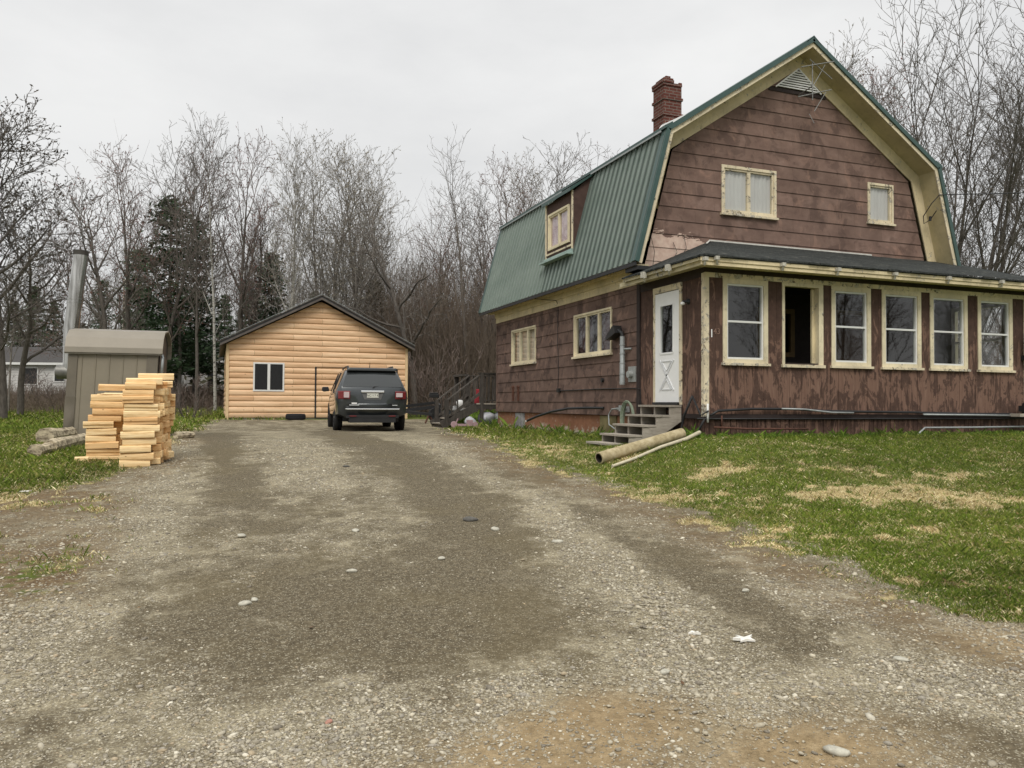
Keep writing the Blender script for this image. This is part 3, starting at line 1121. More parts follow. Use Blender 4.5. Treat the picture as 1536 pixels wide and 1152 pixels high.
# --- windows: (u0,u1,z0,z1) outer trim, children: frame, sill, pane, curtain
def window(P, u0, u1, z0, z1, parent, nsash=1, kind='casement', tw=.055, curtain=None, sill=True, mat=None, horiz=False, depth=.05, sash_mat=None, mull=None):
    mat = mat or M['creamw']
    def bx(mb, a, b, o0, o1, c, d):
        p, q = P(a, o0, c), P(b, o1, d)
        mb.box(tuple(min(i, j) for i, j in zip(p, q)), tuple(max(i, j) for i, j in zip(p, q)))
    mb = MB()
    bx(mb, u0, u1, -.02, .035, z1 - tw, z1)
    bx(mb, u0, u0 + tw, -.02, .035, z0, z1 - tw)
    bx(mb, u1 - tw, u1, -.02, .035, z0, z1 - tw)
    bx(mb, u0 + tw, u1 - tw, -.02, .030, z0, z0 + tw * .8)
    fr = hp(mb, 'window', mat)
    if sill:
        s_ = MB()
        bx(s_, u0 - .03, u1 + .03, 0, .075, z0 - .045, z0 - .001)
        hp(s_, 'sill', M['creamp'], fr)
    iu0, iu1, iz0, iz1 = u0 + tw, u1 - tw, z0 + tw * .8, z1 - tw
    sm_ = sash_mat or mat
    n = nsash
    wd = (iu1 - iu0) / n
    sw = .038 if kind != 'hung' else .032
    sb = MB()
    pane = MB()
    for i in range(n):
        a, b = iu0 + i * wd, iu0 + (i + 1) * wd
        bx(sb, a + .002, b - .002, -depth, .012, iz1 - sw, iz1 - .001)
        bx(sb, a + .002, b - .002, -depth, .012, iz0 + .001, iz0 + sw)
        bx(sb, a + .002, a + sw, -depth, .012, iz0 + sw, iz1 - sw)
        bx(sb, b - sw, b - .002, -depth, .012, iz0 + sw, iz1 - sw)
        if kind == 'hung':
            zm = iz0 + (iz1 - iz0) * .5
            bx(sb, a + sw, b - sw, -depth, .010, zm - .017, zm + .017)
        g0 = P(a + sw, -.02, iz0 + sw)
        g1 = P(b - sw, -.024, iz1 - sw)
        pane.face([P(a + sw, -.022, iz0 + sw), P(b - sw, -.022, iz0 + sw), P(b - sw, -.022, iz1 - sw), P(a + sw, -.022, iz1 - sw)])
    hp(sb, 'sash', sm_, fr)
    hp(pane, 'pane', M['fglass'] if P is PFR else M['glass'], fr)
    if curtain:
        cm, frac = curtain
        cb = MB()
        for (f0, f1) in frac:
            a, b = iu0 + (iu1 - iu0) * f0, iu0 + (iu1 - iu0) * f1
            m_ = max(6, int((b - a) / .03))
            rows = []
            for j in range(m_ + 1):
                u = a + (b - a) * j / m_
                o_ = (-.05 if nsash < 3 else -.10) - .012 * math.sin(j * 1.9) - .006 * math.sin(j * .7)
                rows.append([P(u, o_, iz0), P(u, o_, iz1)])
            cb.grid(rows)
        hp(cb, 'curtain', cm, fr, smooth=True)
    return fr, (u0 + .01, u1 - .01, z0 + .01, z1 - .01)

def curtain_mat(name, a, b, sc=(1, 1, 1), scale=8):
    t = Mt(name, .9, .1)
    t.col(t.ramp(t.noise(t.map(t.pos, sc), scale, 5, .6), [(.3, a), (.7, b)]))
    return t.m
cu_white = curtain_mat('sheer_curtain', (.42, .40, .38), (.62, .60, .57))
cu_pinkw_sky = curtain_mat('blind_with_sky_sheen', (.46, .42, .40), (.56, .54, .52), (1, 1, .3), 2)  # gable blind, its pale tone also standing for sky reflected in the panes
cu_pink = curtain_mat('pink_curtain', (.42, .26, .30), (.72, .55, .56), (1, 1, .5), 5)
cu_beige = curtain_mat('beige_blind', (.34, .33, .30), (.55, .53, .47), (1, 1, 8), 3)
cu_dark = curtain_mat('maroon_curtain', (.035, .018, .02), (.09, .045, .045))

sideops, gabops = [], []
_, o = window(SIDE, 19.15, 20.95, 2.70, 3.66, house, 3, curtain=(cu_beige, [(0, 1)]), tw=.042)
sideops.append(o)
_, o = window(SIDE, 14.90, 16.78, 2.69, 3.66, house, 3, curtain=(cu_dark, [(.0, .42), (.62, 1)]), tw=.042)
sideops.append(o)
_, o = window(FRONT, 9.66, 11.03, 5.55, 6.55, house, 2, curtain=(cu_pinkw_sky, [(0, 1)]), mat=M['creamp'], tw=.06)
gabops.append(o)
_, o = window(FRONT, 13.51, 14.25, 5.69, 6.58, house, 1, curtain=(cu_pinkw_sky, [(0, 1)]), mat=M['creamp'], tw=.05)
gabops.append(o)

mb = MB()
lapwall(mb, SIDE, 1.37, 4.05, lambda z: (HY0 + .1, HY1), sideops)
mb.box((HX0 - .02, HY1 - .07, 1.37), (HX0 + .02, HY1 + .02, 3.97))
hp(mb, 'side_wall', M['side'])

def gwidth(z):
    zk = 6.72
    if z < zk:
        f = (z - 4.3) / (zk - 4.3)
        return 7.86 + (8.50 - 7.86) * f, 15.34 + (14.70 - 15.34) * f
    f = (z - zk) / (8.98 - zk)
    return 8.50 + (11.6 - 8.50) * f, 14.70 + (11.6 - 14.70) * f
mb = MB()
lapwall(mb, FRONT, 4.17, 8.98, gwidth, gabops, extra=(6.72,))
hp(mb, 'gable_wall', M['gable'])
mb = MB()           # lower gable wall seen through the porch, with the old inner window and door
lapwall(mb, FRONT, 1.55, 4.17, lambda z: (7.9, 15.3), [(10.6, 11.4, 2.70, 3.55), (12.6, 13.5, 1.56, 3.6)], lip=.01)
hp(mb, 'inner_wall', M['dkbrown'])  # dark brown paints the dimness of the porch into the wall colour
f_ = MB()
for a, b, c, d in ((10.52, 10.62, 2.62, 3.64), (11.38, 11.48, 2.62, 3.64), (10.62, 11.38, 3.54, 3.64), (10.62, 11.38, 2.62, 2.72)):
    f_.box((a, HY0 - .05, c), (b, HY0 + .03, d))
hp(f_, 'inner_frame', plain('varnished_frame', (.17, .105, .04), .6))
f_ = MB()
for a, b, c, d in ((12.52, 12.62, 1.56, 3.68), (13.48, 13.58, 1.56, 3.68), (12.62, 13.48, 3.58, 3.68)):
    f_.box((a, HY0 - .05, c), (b, HY0 + .03, d))
ifr = hp(f_, 'inner_frame', plain('varnished_frame', (.17, .105, .04), .6))
f_ = MB()
f_.box((12.63, HY0 + .01, 1.57), (13.47, HY0 + .05, 3.57))
hp(f_, 'inner_door', plain('stained_door', (.09, .035, .02), .5), ifr)

# back, right, floors: plain solid walls so the house is closed
mb = MB()
mb.box((HX1, HY0 + .05, 1.37), (HX1 + .1, HY1, 4.4))
mb.prism([(7.8, 1.37), (HX1 + .1, 1.37), (HX1 + .1, 4.3), (14.9, 6.8), (11.6, 9.0), (8.3, 6.8), (7.8, 4.3)], 'y', HY1 - .06, HY1)
hp(mb, 'back_wall', M['side'])
mb = MB()
mb.box((HX0 + .05, HY0 + .02, 1.38), (HX1, HY1 - .07, 1.48))
mb.box((HX0 + .05, HY0 + .02, 4.20), (HX1, HY1 - .07, 4.30))
mb.box((10.8, HY0 + .03, 1.48), (10.9, HY1 - .07, 4.19))
mb.box((HX0 + .05, 17.9, 1.48), (10.79, 18.0, 4.19))
hp(mb, 'interior', M['room'])

# foundation
mb = MB()
mb.box((HX0 + .04, HY0 - .4, .6), (HX0 + .3, 20.9, 1.36))
mb.box((HX0 + .04, 20.35 + .55, .6), (HX0 + .3, HY1, 1.36))
mb.box((HX0 + .3, HY1 - .3, .6), (HX1, HY1 - .01, 1.36))
mb.box((HX1 - .3, HY0, .6), (HX1, HY1 - .31, 1.36))
hp(mb, 'foundation', M['found'])
mb = MB()
mb.box((HX0 + .02, 20.05, .8), (HX0 + .05, 20.75, 1.35))
hp(mb, 'foundation_vent', plain('patched_cement', (.26, .25, .25), .9, var=.6, scale=9))
mb = MB()
mb.box((HX0 + .01, 14.75, .8), (HX0 + .045, 15.5, 1.355))
hp(mb, 'hatch_panel', wood('mossy_plywood', (.12, .10, .05), (.30, .25, .12), 3))

# --- main roof -------------------------------------------------------
def offset_prof(d):
    """profile moved inwards by d"""
    P = [Vector((a, b)) for a, b in RP]
    L = []
    for i in range(4):
        t_ = (P[i + 1] - P[i]).normalized()
        n_ = Vector((t_.y, -t_.x))
        L.append((P[i] + n_ * d, t_))
    out = [L[0][0]]
    for i in range(3):
        p, a = L[i]
        q, b = L[i + 1]
        den = a.x * b.y - a.y * b.x
        t_ = ((q.x - p.x) * b.y - (q.y - p.y) * b.x) / den
        out.append(p + a * t_)
    out.append(L[3][0] + L[3][1] * (P[4] - P[3]).length)
    return [(v.x, v.y) for v in out]
RY0, RY1 = 13.2, 22.75
inn = offset_prof(.13)
mid = offset_prof(.02)
mb = MB()       # deck under the metal
mb.k = 0
for i in range(4):
    (a, b), (c, d) = mid[i], mid[i + 1]
    (e_, f_), (g_, h_) = inn[i], inn[i + 1]
    mb.prism([(a, b), (c, d), (g_, h_), (e_, f_)], 'y', RY0 + .03, RY1 - .03)
soff = hp(mb, 'roof_deck', M['creams'])

def slope_panel(mb, p0, p1, y0, y1, rib=.229, hgt_=.032):
    """ribbed sheet between profile points p0 (low) and p1 (high)"""
    p0, p1 = Vector((p0[0], 0, p0[1])), Vector((p1[0], 0, p1[1]))
    t_ = (p1 - p0).normalized()
    n_ = Vector((-t_.z, 0, t_.x))
    if n_.z < 0:
        n_ = -n_
    ys = []
    y = y0
    while y < y1:
        for dy, h in ((0, 0), (.008, 1), (.034, 1), (.042, 0), (.11, 0), (.114, .3), (.122, .3), (.126, 0)):
            if y + dy < y1:
                ys.append((y + dy, h))
        y += rib
    ys.append((y1, 0))
    rows = []
    for y, h in ys:
        o = n_ * (.004 + h * hgt_)
        a, b = p0 + o, p1 + o
        rows.append([(a.x, y, a.z), (b.x, y, b.z)])
    mb.grid(rows)
LP = (Vector(RP[0]), Vector(RP[1]))
DY0, DY1 = 16.42, 17.98      # dormer
def lp(z):
    f = (z - RP[0][1]) / (RP[1][1] - RP[0][1])
    return RP[0][0] + f * (RP[1][0] - RP[0][0])
zd = 5.12
dx0 = lp(zd)
mb = MB()
slope_panel(mb, RP[0], RP[1], RY0, DY0 + .02)
slope_panel(mb, RP[0], (dx0, zd), DY0 + .02, DY1 - .02)
slope_panel(mb, RP[0], RP[1], DY1 - .02, RY1)
slope_panel(mb, RP[1], RP[2], RY0, RY1)
slope_panel(mb, RP[3], RP[2], RY0, RY1)
slope_panel(mb, RP[4], RP[3], RY0, RY1)
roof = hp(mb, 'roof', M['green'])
mb = MB()       # trims: rakes, knee flashing, ridge cap
for i in range(4):
    a, b = Vector((RP[i][0], 0, RP[i][1])), Vector((RP[i + 1][0], 0, RP[i + 1][1]))
    t_ = (b - a).normalized()
    n_ = Vector((-t_.z, 0, t_.x))
    if n_.z < 0 and i in (1, 2):
        n_ = -n_
    if i == 0:
        n_ = Vector((-abs(n_.x), 0, n_.z))
    for y in (RY0, RY1):
        s0 = y - .03 if y == RY0 else y - .005
        A, B = a + n_ * .03, b + n_ * .03
        A2, B2 = a - n_ * .06, b - n_ * .06
        q = [(A.x, A.z), (B.x, B.z), (B2.x, B2.z), (A2.x, A2.z)]
        mb.prism(q, 'y', s0, s0 + .035)
        # top leg of the rake trim
        C, Dd = a + n_ * .026, b + n_ * .026
        C2, D2 = a + n_ * .034, b + n_ * .034
        yy = (RY0 + .006, RY0 + .15) if y == RY0 else (RY1 - .15, RY1 - .006)
        mb.prism([(C.x, C.z), (Dd.x, Dd.z), (D2.x, D2.z), (C2.x, C2.z)], 'y', yy[0], yy[1])
mb.prism([(11.42, 9.19), (11.6, 9.34), (11.78, 9.19), (11.78, 9.17), (11.6, 9.315), (11.42, 9.17)], 'y', RY0 - .03, RY1 + .03)
hp(mb, 'roof_trim', M['gtrim'], None)
mb = MB()       # upper roof edge over the knees
for sx in (1, -1):
    X = lambda v: 11.6 + sx * (v - 11.6)
    mb = MB()
    mb.prism([(X(8.02), 6.93), (X(8.02), 6.99), (X(8.2), 7.09), (X(8.2), 7.03)], 'y', RY0 - .02, RY1 + .02)
    hp(mb, 'knee_flashing', M['gtrim'])
mb = MB()
mb.bar((8.00, RY0 + .1, 6.90), (8.00, DY0 - .05, 6.90), .02, .035)
mb.bar((8.00, DY1 + .05, 6.90), (8.00, RY1, 6.90), .02, .035)
hp(mb, 'drip_edge', M['grey'])

# rake soffit edge board, frieze boards
i2 = offset_prof(.14)
i0 = offset_prof(.055)
for ya_, yb_ in ((RY0 + .006, RY0 + .028), (RY1 - .028, RY1 - .006)):
    mb = MB()
    for i in range(4):
        (a, b), (c, d) = i0[i], i0[i + 1]
        (e_, f_), (g_, h_) = i2[i], i2[i + 1]
        mb.prism([(a, b), (c, d), (g_, h_), (e_, f_)], 'y', ya_, yb_)
    hp(mb, 'barge_board', M['creamp'])
mb = MB()
i3, i4 = offset_prof(.132), offset_prof(.38)
for i in range(4):
    (a, b), (c, d) = i3[i], i3[i + 1]
    (e_, f_), (g_, h_) = i4[i], i4[i + 1]
    if i == 0:
        (a, b), (e_, f_) = (a + (c - a) * .24, b + (d - b) * .24), (e_ + (g_ - e_) * .24, f_ + (h_ - f_) * .24)
    if i == 3:
        (c, d), (g_, h_) = (a + (c - a) * .80, b + (d - b) * .80), (e_ + (g_ - e_) * .80, f_ + (h_ - f_) * .80)
    mb.prism([(a, b), (c, d), (g_, h_), (e_, f_)], 'y', HY0 - .045, HY0 - .018)
hp(mb, 'frieze_board', M['cream'])
mb = MB()       # side eave: soffit, frieze, moulding
mb.box((7.47, RY0 + .3, 4.30), (HX0 + .05, RY1 - .03, 4.33))
mb.box((HX0 - .035, HY0 + .02, 3.98), (HX0 - .005, HY1 + .03, 4.14))
mb.box((HX0 - .06, HY0 + .02, 4.142), (HX0 - .005, HY1 + .05, 4.298))
mb.box((7.42, RY0 + .3, 4.27), (7.465, RY1 - .03, 4.34))
mb.bar((HX0 - .18, HY0 - .2, 4.27), (HX0 - .18, HY1 + .1, 4.27), .03, .05)
hp(mb, 'eave', M['cream'])
mb = MB()
mb.box((7.385, RY0 + .0, 4.235), (7.415, RY1, 4.31))
mb.box((7.43, RY0 - .02, 4.16), (8.15, HY0 - .03, 4.235))
hp(mb, 'gutter', M['black'])

# gable louvre
mb = MB()
mb.face([(11.02, HY0 - .03, 8.36), (12.18, HY0 - .03, 8.36), (11.6, HY0 - .03, 8.80)])
lv = hp(mb, 'louvre', M['dark'])
mb = MB()
for k in range(8):
    z = 8.37 + k * .052
    w = .56 * (1 - (z - 8.36) / .44)
    if w > .03:
        mb.box((11.6 - w, HY0 - .062, z), (11.6 + w, HY0 - .034, z + .024))
mb.bar((11.0, HY0 - .055, 8.35), (11.6, HY0 - .055, 8.82), .02, .03)
mb.bar((12.2, HY0 - .055, 8.35), (11.6, HY0 - .055, 8.82), .02, .03)
hp(mb, 'louvre_slats', M['white'], lv)
mb = MB()
mb.box((10.85, HY0 - .03, 8.27), (12.35, HY0 - .006, 8.35))
hp(mb, 'louvre_sill', M['dkbrown'], lv)

# dormer
DXF = 7.575
mb = MB()
wz0, wz1, wy0, wy1 = 5.32, 6.24, 16.58, 17.84
for a, b, c, d in ((DY0, DY1, wz1, 6.50), (DY0, DY1, zd - .02, wz0), (DY0, wy0, wz0, wz1), (wy1, DY1, wz0, wz1)):
    mb.box((DXF, a, c), (DXF + .05, b, d))
for y in (DY0, DY1 - .03):
    zz = zd
    mb.prism([(DXF, zd - .02), (dx0 + .03, zd - .02), (8.09, 6.87), (8.09, 6.92), (DXF + .05, 6.51), (DXF, 6.50)], 'y', y + .001, y + .03)
dorm = hp(mb, 'dormer', M['brownt'])
mb = MB()
mb.prism([(7.47, 6.46), (8.14, 6.945), (8.14, 6.985), (7.47, 6.54)], 'y', DY0 - .08, DY1 + .08)
hp(mb, 'dormer_roof', M['gtrim'], dorm).location = (0, 0, 0)
mb = MB()
mb.box((7.40, DY0 - .06, zd - .10), (7.56, DY1 + .06, zd - .06))
mb.box((7.52, DY0 - .04, zd - .06), (7.56, DY1 + .04, zd + .03))
hp(mb, 'dormer_flashing', plain('pale_green_flashing', (.30, .40, .36), .4, .5), dorm)
mb = MB()
for y in (DY0 - .015, DY1 - .035):
    mb.box((DXF - .025, y, zd), (DXF - .001, y + .06, 6.50))
mb.box((DXF - .022, DY0 + .045, zd + .11), (DXF - .001, DY1 - .036, zd + .15))
hp(mb, 'dormer_trim', M['creamp'], dorm)
DW = lambda u, o, z: (DXF - o, u, z)
window(DW, wy0 + .02, wy1 - .02, wz0 + .02, wz1 - .02, house, 2, curtain=(cu_pink, [(0, .46), (.5, 1)]), sill=False, tw=.05, mat=M['creamw'])

# chimney
mb = MB()
cx0, cx1, cy0, cy1 = 10.13, 10.63, 16.7, 17.2
ch0 = len(mb.v)
mb.box((cx0, cy0, 7.9), (cx1, cy1, 9.24))
mb.box((cx0 - .03, cy0 - .03, 8.78), (cx1 + .03, cy1 + .03, 8.84))
mb.box((cx0 - .028, cy0 - .028, 9.17), (cx1 + .028, cy1 + .028, 9.235))
mb.box((cx0 - .0, cy0 - .0, 9.241), (cx1, cy1, 9.52))
mb.box((cx0 - .03, cy0 - .03, 9.521), (cx1 - .0, cy1 + .02, 9.58))
mb.box((cx0 - .05, cy0 - .05, 9.581), (cx0 + .26, cy1, 9.645))
mb.box((cx0 - .015, cy0 - .015, 9.646), (cx0 + .26, cy1 - .14, 9.70))
mb.box((cx0 + .07, cy0 + .02, 9.701), (cx0 + .2, cy0 + .2, 9.76))
mb.box((cx1 - .08, cy0 - .02, 9.581), (cx1 - .0, cy1 - .2, 9.62))
mb.v = [(v[0], v[1], v[2] - .10 if v[2] > 8.5 else v[2]) for v in mb.v]
ch = hp(mb, 'chimney', M['brick'])
mb = MB()
mb.prism([(9.85, 8.12), (cx1 + .06, 8.64), (cx1 + .06, 8.74), (cx0 - .08, 8.40)], 'y', cy0 - .10, cy0 - .01)
hp(mb, 'flashing', M['white'], ch)

# ------------------------------------------------------------------ porch
FZ = 1.58
WIN = [(8.15, 9.09, 1), (9.40, 10.31, 0), (10.50, 11.42, 1), (11.69, 12.66, 1), (12.89, 13.87, 1), (14.15, 15.11, 1)]
HEAD = 3.77
pops = []
for a, b, gl in WIN:
    if gl:
        fr, o = window(PFR, a, b, 2.33, HEAD + .02, house, 1, 'hung', tw=.085, sash_mat=M['vinyl'])
        pops.append(o)
    else:
        mb = MB()
        def bx(a_, b_, o0, o1, c, d):
            mb.box((a_, PY - o1, c), (b_, PY - o0, d))
        bx(a, a + .055, -.08, .033, 2.33, HEAD + .02)
        bx(b - .10, b, -.08, .033, 2.33, HEAD + .02)
        bx(a + .055, b - .10, -.08, .033, HEAD - .04, HEAD + .02)
        fr = hp(mb, 'window', M['creamw'])
        s_ = MB()
        s_.box((a - .02, PY - .07, 2.275), (b + .02, PY + .1, 2.329))
        hp(s_, 'sill', M['creamp'], fr)
        s_ = MB()       # blind hardware left inside the open frame
        s_.box((b - .16, PY + .08, 2.35), (b - .101, PY + .12, HEAD - .05))
        hp(s_, 'inner_jamb', M['cream'], fr)
        pops.append((a + .01, b - .01, 2.34, HEAD + .01))

def boards(mb, P, u0, u1, z0, z1, ops, wmin, wmax, seed, th=.018, gapw=.006):
    rs = random.Random(seed)
    cuts = [u0]
    while cuts[-1] < u1 - wmin * .5:
        cuts.append(min(u1, cuts[-1] + rs.uniform(wmin, wmax)))
    cuts[-1] = u1
    for a, b in zip(cuts[:-1], cuts[1:]):
        a2, b2 = a + gapw / 2, b - gapw / 2
        t_ = th + rs.uniform(-.003, .003)
        # split by openings
        segs = [(a2, b2, z0, z1)]
        for o in ops:
            nx = []
            for (p, q, c, d) in segs:
                if o[0] >= q or o[1] <= p or o[2] >= d or o[3] <= c:
                    nx.append((p, q, c, d))
                    continue
                if o[0] > p: nx.append((p, o[0], c, d))
                if o[1] < q: nx.append((o[1], q, c, d))
                m0, m1 = max(p, o[0]), min(q, o[1])
                if o[2] > c: nx.append((m0, m1, c, o[2]))
                if o[3] < d: nx.append((m0, m1, o[3], d))
            segs = nx
        for (p, q, c, d) in segs:
            if q - p < .004 or d - c < .004:
                continue
            A, B = P(p, 0, c), P(q, t_, d)
            mb.box(tuple(min(i, j) for i, j in zip(A, B)), tuple(max(i, j) for i, j in zip(A, B)))
def backing(mb, P, u0, u1, z0, z1, ops, th=.06):
    zc = sorted(set([z0, z1] + [v for o in ops for v in o[2:4]]))
    for a, b, p0, p1, q0, q1 in strips(zc, lambda z: (u0, u1), ops):
        A, B = P(p0, -th, a), P(q0, -.001, b)
        mb.box(tuple(min(i, j) for i, j in zip(A, B)), tuple(max(i, j) for i, j in zip(A, B)))
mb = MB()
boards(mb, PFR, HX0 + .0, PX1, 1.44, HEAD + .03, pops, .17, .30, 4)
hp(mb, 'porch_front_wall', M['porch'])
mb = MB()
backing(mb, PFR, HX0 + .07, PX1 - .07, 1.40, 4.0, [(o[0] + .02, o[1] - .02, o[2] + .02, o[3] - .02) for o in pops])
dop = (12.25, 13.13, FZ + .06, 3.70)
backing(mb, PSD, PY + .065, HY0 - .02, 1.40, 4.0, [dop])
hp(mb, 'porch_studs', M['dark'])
mb = MB()
doorop = (12.24, 13.14, 1.5, 3.71)
boards(mb, PSD, PY + .0, HY0 + .09, 1.44, HEAD + .06, [doorop], .2, .36, 9)
hp(mb, 'porch_side_wall', M['porch'])
mb = MB()       # right end wall with a window
ops_r = [(12.0, 13.2, 2.3, 3.75)]
PR = lambda u, o, z: (PX1 + o, u, z)
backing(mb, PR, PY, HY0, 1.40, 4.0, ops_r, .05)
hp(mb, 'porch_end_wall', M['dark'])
mb = MB()
for a, b, c, d in ((11.95, 12.04, 2.25, 3.8), (13.16, 13.25, 2.25, 3.8), (12.04, 13.16, 3.72, 3.8), (12.04, 13.16, 2.25, 2.33), (12.04, 13.16, 3.0, 3.04)):
    mb.box((PX1 - .06, a, c), (PX1 + .03, b, d))
hp(mb, 'end_window', M['creamw'])
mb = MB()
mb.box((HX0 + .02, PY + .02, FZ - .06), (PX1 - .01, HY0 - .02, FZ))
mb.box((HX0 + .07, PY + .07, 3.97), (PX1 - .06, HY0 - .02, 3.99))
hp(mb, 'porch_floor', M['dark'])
mb = MB()       # cream head board, corner boards
mb.box((HX0 - .02, PY - .04, HEAD + .021), (PX1 + .02, PY + .0, 3.87))
mb.box((HX0 - .035, PY - .037, 1.40), (HX0 + .065, PY - .019, HEAD + .02))
mb.box((HX0 - .035, PY - .019, 1.40), (HX0 - .019, PY + .05, 3.86))
mb.box((PX1 - .12, PY - .037, 1.44), (PX1 + .02, PY - .019, HEAD + .02))
hp(mb, 'corner_board', M['creamp'])
mb = MB()       # dark frieze under the porch eave, joint to the house
mb.box((HX0 - .03, PY - .03, 3.871), (PX1 + .03, PY - .0, 4.0))
mb.box((HX0 - .03, PY + .0, 3.80), (HX0 - .0, HY0 + .0, 4.0))
mb.box((HX0 - .045, HY0 - .02, 1.37), (HX0 - .003, HY0 + .10, 3.98))
mb.box((HX0 - .03, PY - .03, 1.36), (PX1, PY - .0, 1.438))
mb.box((HX0 - .03, PY + .0, 1.36), (HX0 - .0, HY0 - .02, 1.438))
hp(mb, 'porch_frieze', M['dkbrown'])
mb = MB()       # skirting
boards(mb, lambda u, o, z: (u, PY + .04 - o, z), HX0 + .02, PX1, .85, 1.358, [], .085, .13, 21, .012, .012)
boards(mb, lambda u, o, z: (HX0 + .04 - o, u, z), PY + .05, HY0 - .02, .85, 1.358, [], .085, .13, 22, .012, .012)
hp(mb, 'skirting', M['porch'])
mb = MB()
mb.box((HX0 + .06, PY + .045, .85), (PX1, PY + .09, 1.39))
mb.box((HX0 + .045, PY + .095, .85), (HX0 + .09, HY0, 1.39))
hp(mb, 'skirting_backing', M['dark'])

# porch roof: three planes, hip on the left, plain verge on the right
E = dict(fl=(7.35, 11.0, 4.055), fr=(16.1, 11.0, 4.075), tl=(9.35, HY0 - .03, 4.93), tr=(16.0, HY0 - .03, 4.93), bl=(7.35, HY0 - .03, 4.055))
mb = MB()
def plane_rows(a, b, c, d, n):
    """subdivided quad a-b (low) d-c (high) with slight sag"""
    rs = random.Random(2)
    rows = []
    for i in range(n + 1):
        f = i / n
        p = Vector(a).lerp(Vector(b), f)
        q = Vector(d).lerp(Vector(c), f)
        row = []
        for j in range(13):
            g_ = j / 12
            w = p.lerp(q, g_)
            w.z += .012 * math.sin(f * 11) * (1 - g_) + rs.uniform(-.004, .004)
            row.append(tuple(w))
        rows.append(row)
    mb.grid(rows)
plane_rows(E['fl'], E['fr'], E['tr'], E['tl'], 60)
mb.face([E['fl'], E['tl'], E['bl']])
for a, b in (('fl', 'fr'), ('bl', 'fl'), ('fr', 'tr')):      # shingle edge thickness
    p, q = E[a], E[b]
    mb.face([p, q, (q[0], q[1], q[2] - .03), (p[0], p[1], p[2] - .03)])
proof = hp(mb, 'porch_roof', M['shingle'], recalc=False)
mb = MB()
rs_ = random.Random(5)
x = 7.42         # rough shingle tabs along the eave
while x < 16.0:
    w = rs_.uniform(.2, .32)
    d_ = rs_.uniform(-.01, .025)
    mb.box((x, 10.985 - d_, 4.040 + rs_.uniform(-.004, .004)), (x + w - .01, 11.12, 4.062 + rs_.uniform(0, .01)))
    x += w
hp(mb, 'shingle_edge', M['shingle'], proof)
mb = MB()
mb.bar((9.35, HY0 - .035, 4.95), (13.6, HY0 - .035, 4.95), .02, .03)
mb.bar((8.6, 12.65, 4.64), (9.35, HY0 - .07, 4.945), .03, .012)
hp(mb, 'roof_flashing', plain('white_flashing', (.55, .54, .50), .6, var=.3), proof)
mb = MB()       # fascia + soffit of the porch
mb.box((7.38, 11.012, 3.965), (16.05, 11.04, 4.026))
mb.box((7.40, 11.03, 3.90), (16.05, 11.055, 3.964))
mb.box((7.42, 11.056, 3.955), (16.05, PY - .03, 3.985))
hp(mb, 'porch_fascia', M['cream'])
mb = MB()
mb.box((7.38, 11.06, 3.97), (7.41, HY0 - .03, 4.024))
mb.box((7.43, 11.06, 3.90), (7.45, HY0 + .2, 3.99))
mb.box((7.455, PY - .03, 3.955), (HX0 - .03, HY0 - .05, 3.985))
hp(mb, 'side_fascia', cream('rotten_fascia', 1.6, (.5, .44, .28), (.05, .042, .032)))
bra = MB()
for k in range(2):
    x = 0
for x in (7.40, 7.62, 8.95, 10.13, 11.43, 12.73, 14.1):
    j = random.Random(int(x * 9)).uniform(-.02, .02)
    w = .07
    bra = MB()
    bra.box((x, 10.93, 3.97 + j), (x + w, 11.01, 4.03 + j))
    bra.bar((x + .02, 10.95, 3.97 + j), (x + .05 + j, 10.99, 3.90 + j), .03, .02)
    hp(bra, 'gutter_bracket', M['bracket'])
for y in (11.9, 12.75):
    bra = MB()
    bra.box((7.30, y, 3.93), (7.375, y + .1, 4.04))
    bra.bar((7.32, y, 3.93), (7.36, y + .05, 3.86), .03, .02)
    hp(bra, 'gutter_bracket', M['bracket'])

# door
mb = MB()
dz0, dz1, dy0, dy1 = 1.645, 3.675, 12.28, 13.10
gy0, gy1, gz0, gz1 = 12.47, 12.92, 2.55, 3.44
for a, b, c, d in ((dy0, gy0, dz0, dz1), (gy1, dy1, dz0, dz1), (gy0, gy1, dz0, gz0), (gy0, gy1, gz1, dz1)):
    mb.box((HX0 - .035, a, c), (HX0 + .01, b, d))
door = hp(mb, 'door', M['white'])
mb = MB()
ym = (dy0 + dy1) / 2
for zc, sgn in ((2.33, -1), (1.99, 1)):      # raised X and triangles
    a = [(ym - .17, zc - sgn * .0), (ym + .17, zc), (ym, zc + sgn * .19)]
for (ya, za, yb, zb) in ((ym - .24, 2.42, ym + .24, 1.86), (ym + .24, 2.42, ym - .24, 1.86)):
    mb.bar((HX0 - .04, ya, za), (HX0 - .04, yb, zb), .012, .035, (0, .75, .66) if ya < yb else (0, -.75, .66))
for z0_, z1_ in ((2.40, 2.22), (1.88, 2.06)):
    T = [(ym - .17, z0_), (ym + .17, z0_), (ym, z1_)]
    for i in range(3):
        p, q = T[i], T[(i + 1) % 3]
        mb.bar((HX0 - .04, p[0], p[1]), (HX0 - .04, q[0], q[1]), .014, .016)
hp(mb, 'door_moulding', plain('door_moulding_white', (.66, .67, .68), .5, var=.03), door)
mb = MB()
for a, b, c, d in ((gy0 - .02, gy0 + .012, gz0, gz1), (gy1 - .012, gy1 + .02, gz0, gz1), (gy0, gy1, gz0 - .02, gz0 + .012), (gy0, gy1, gz1 - .012, gz1 + .02)):
    mb.box((HX0 - .045, a, c), (HX0 - .0352, b, d))
hp(mb, 'door_light_frame', M['white'], door)
mb = MB()
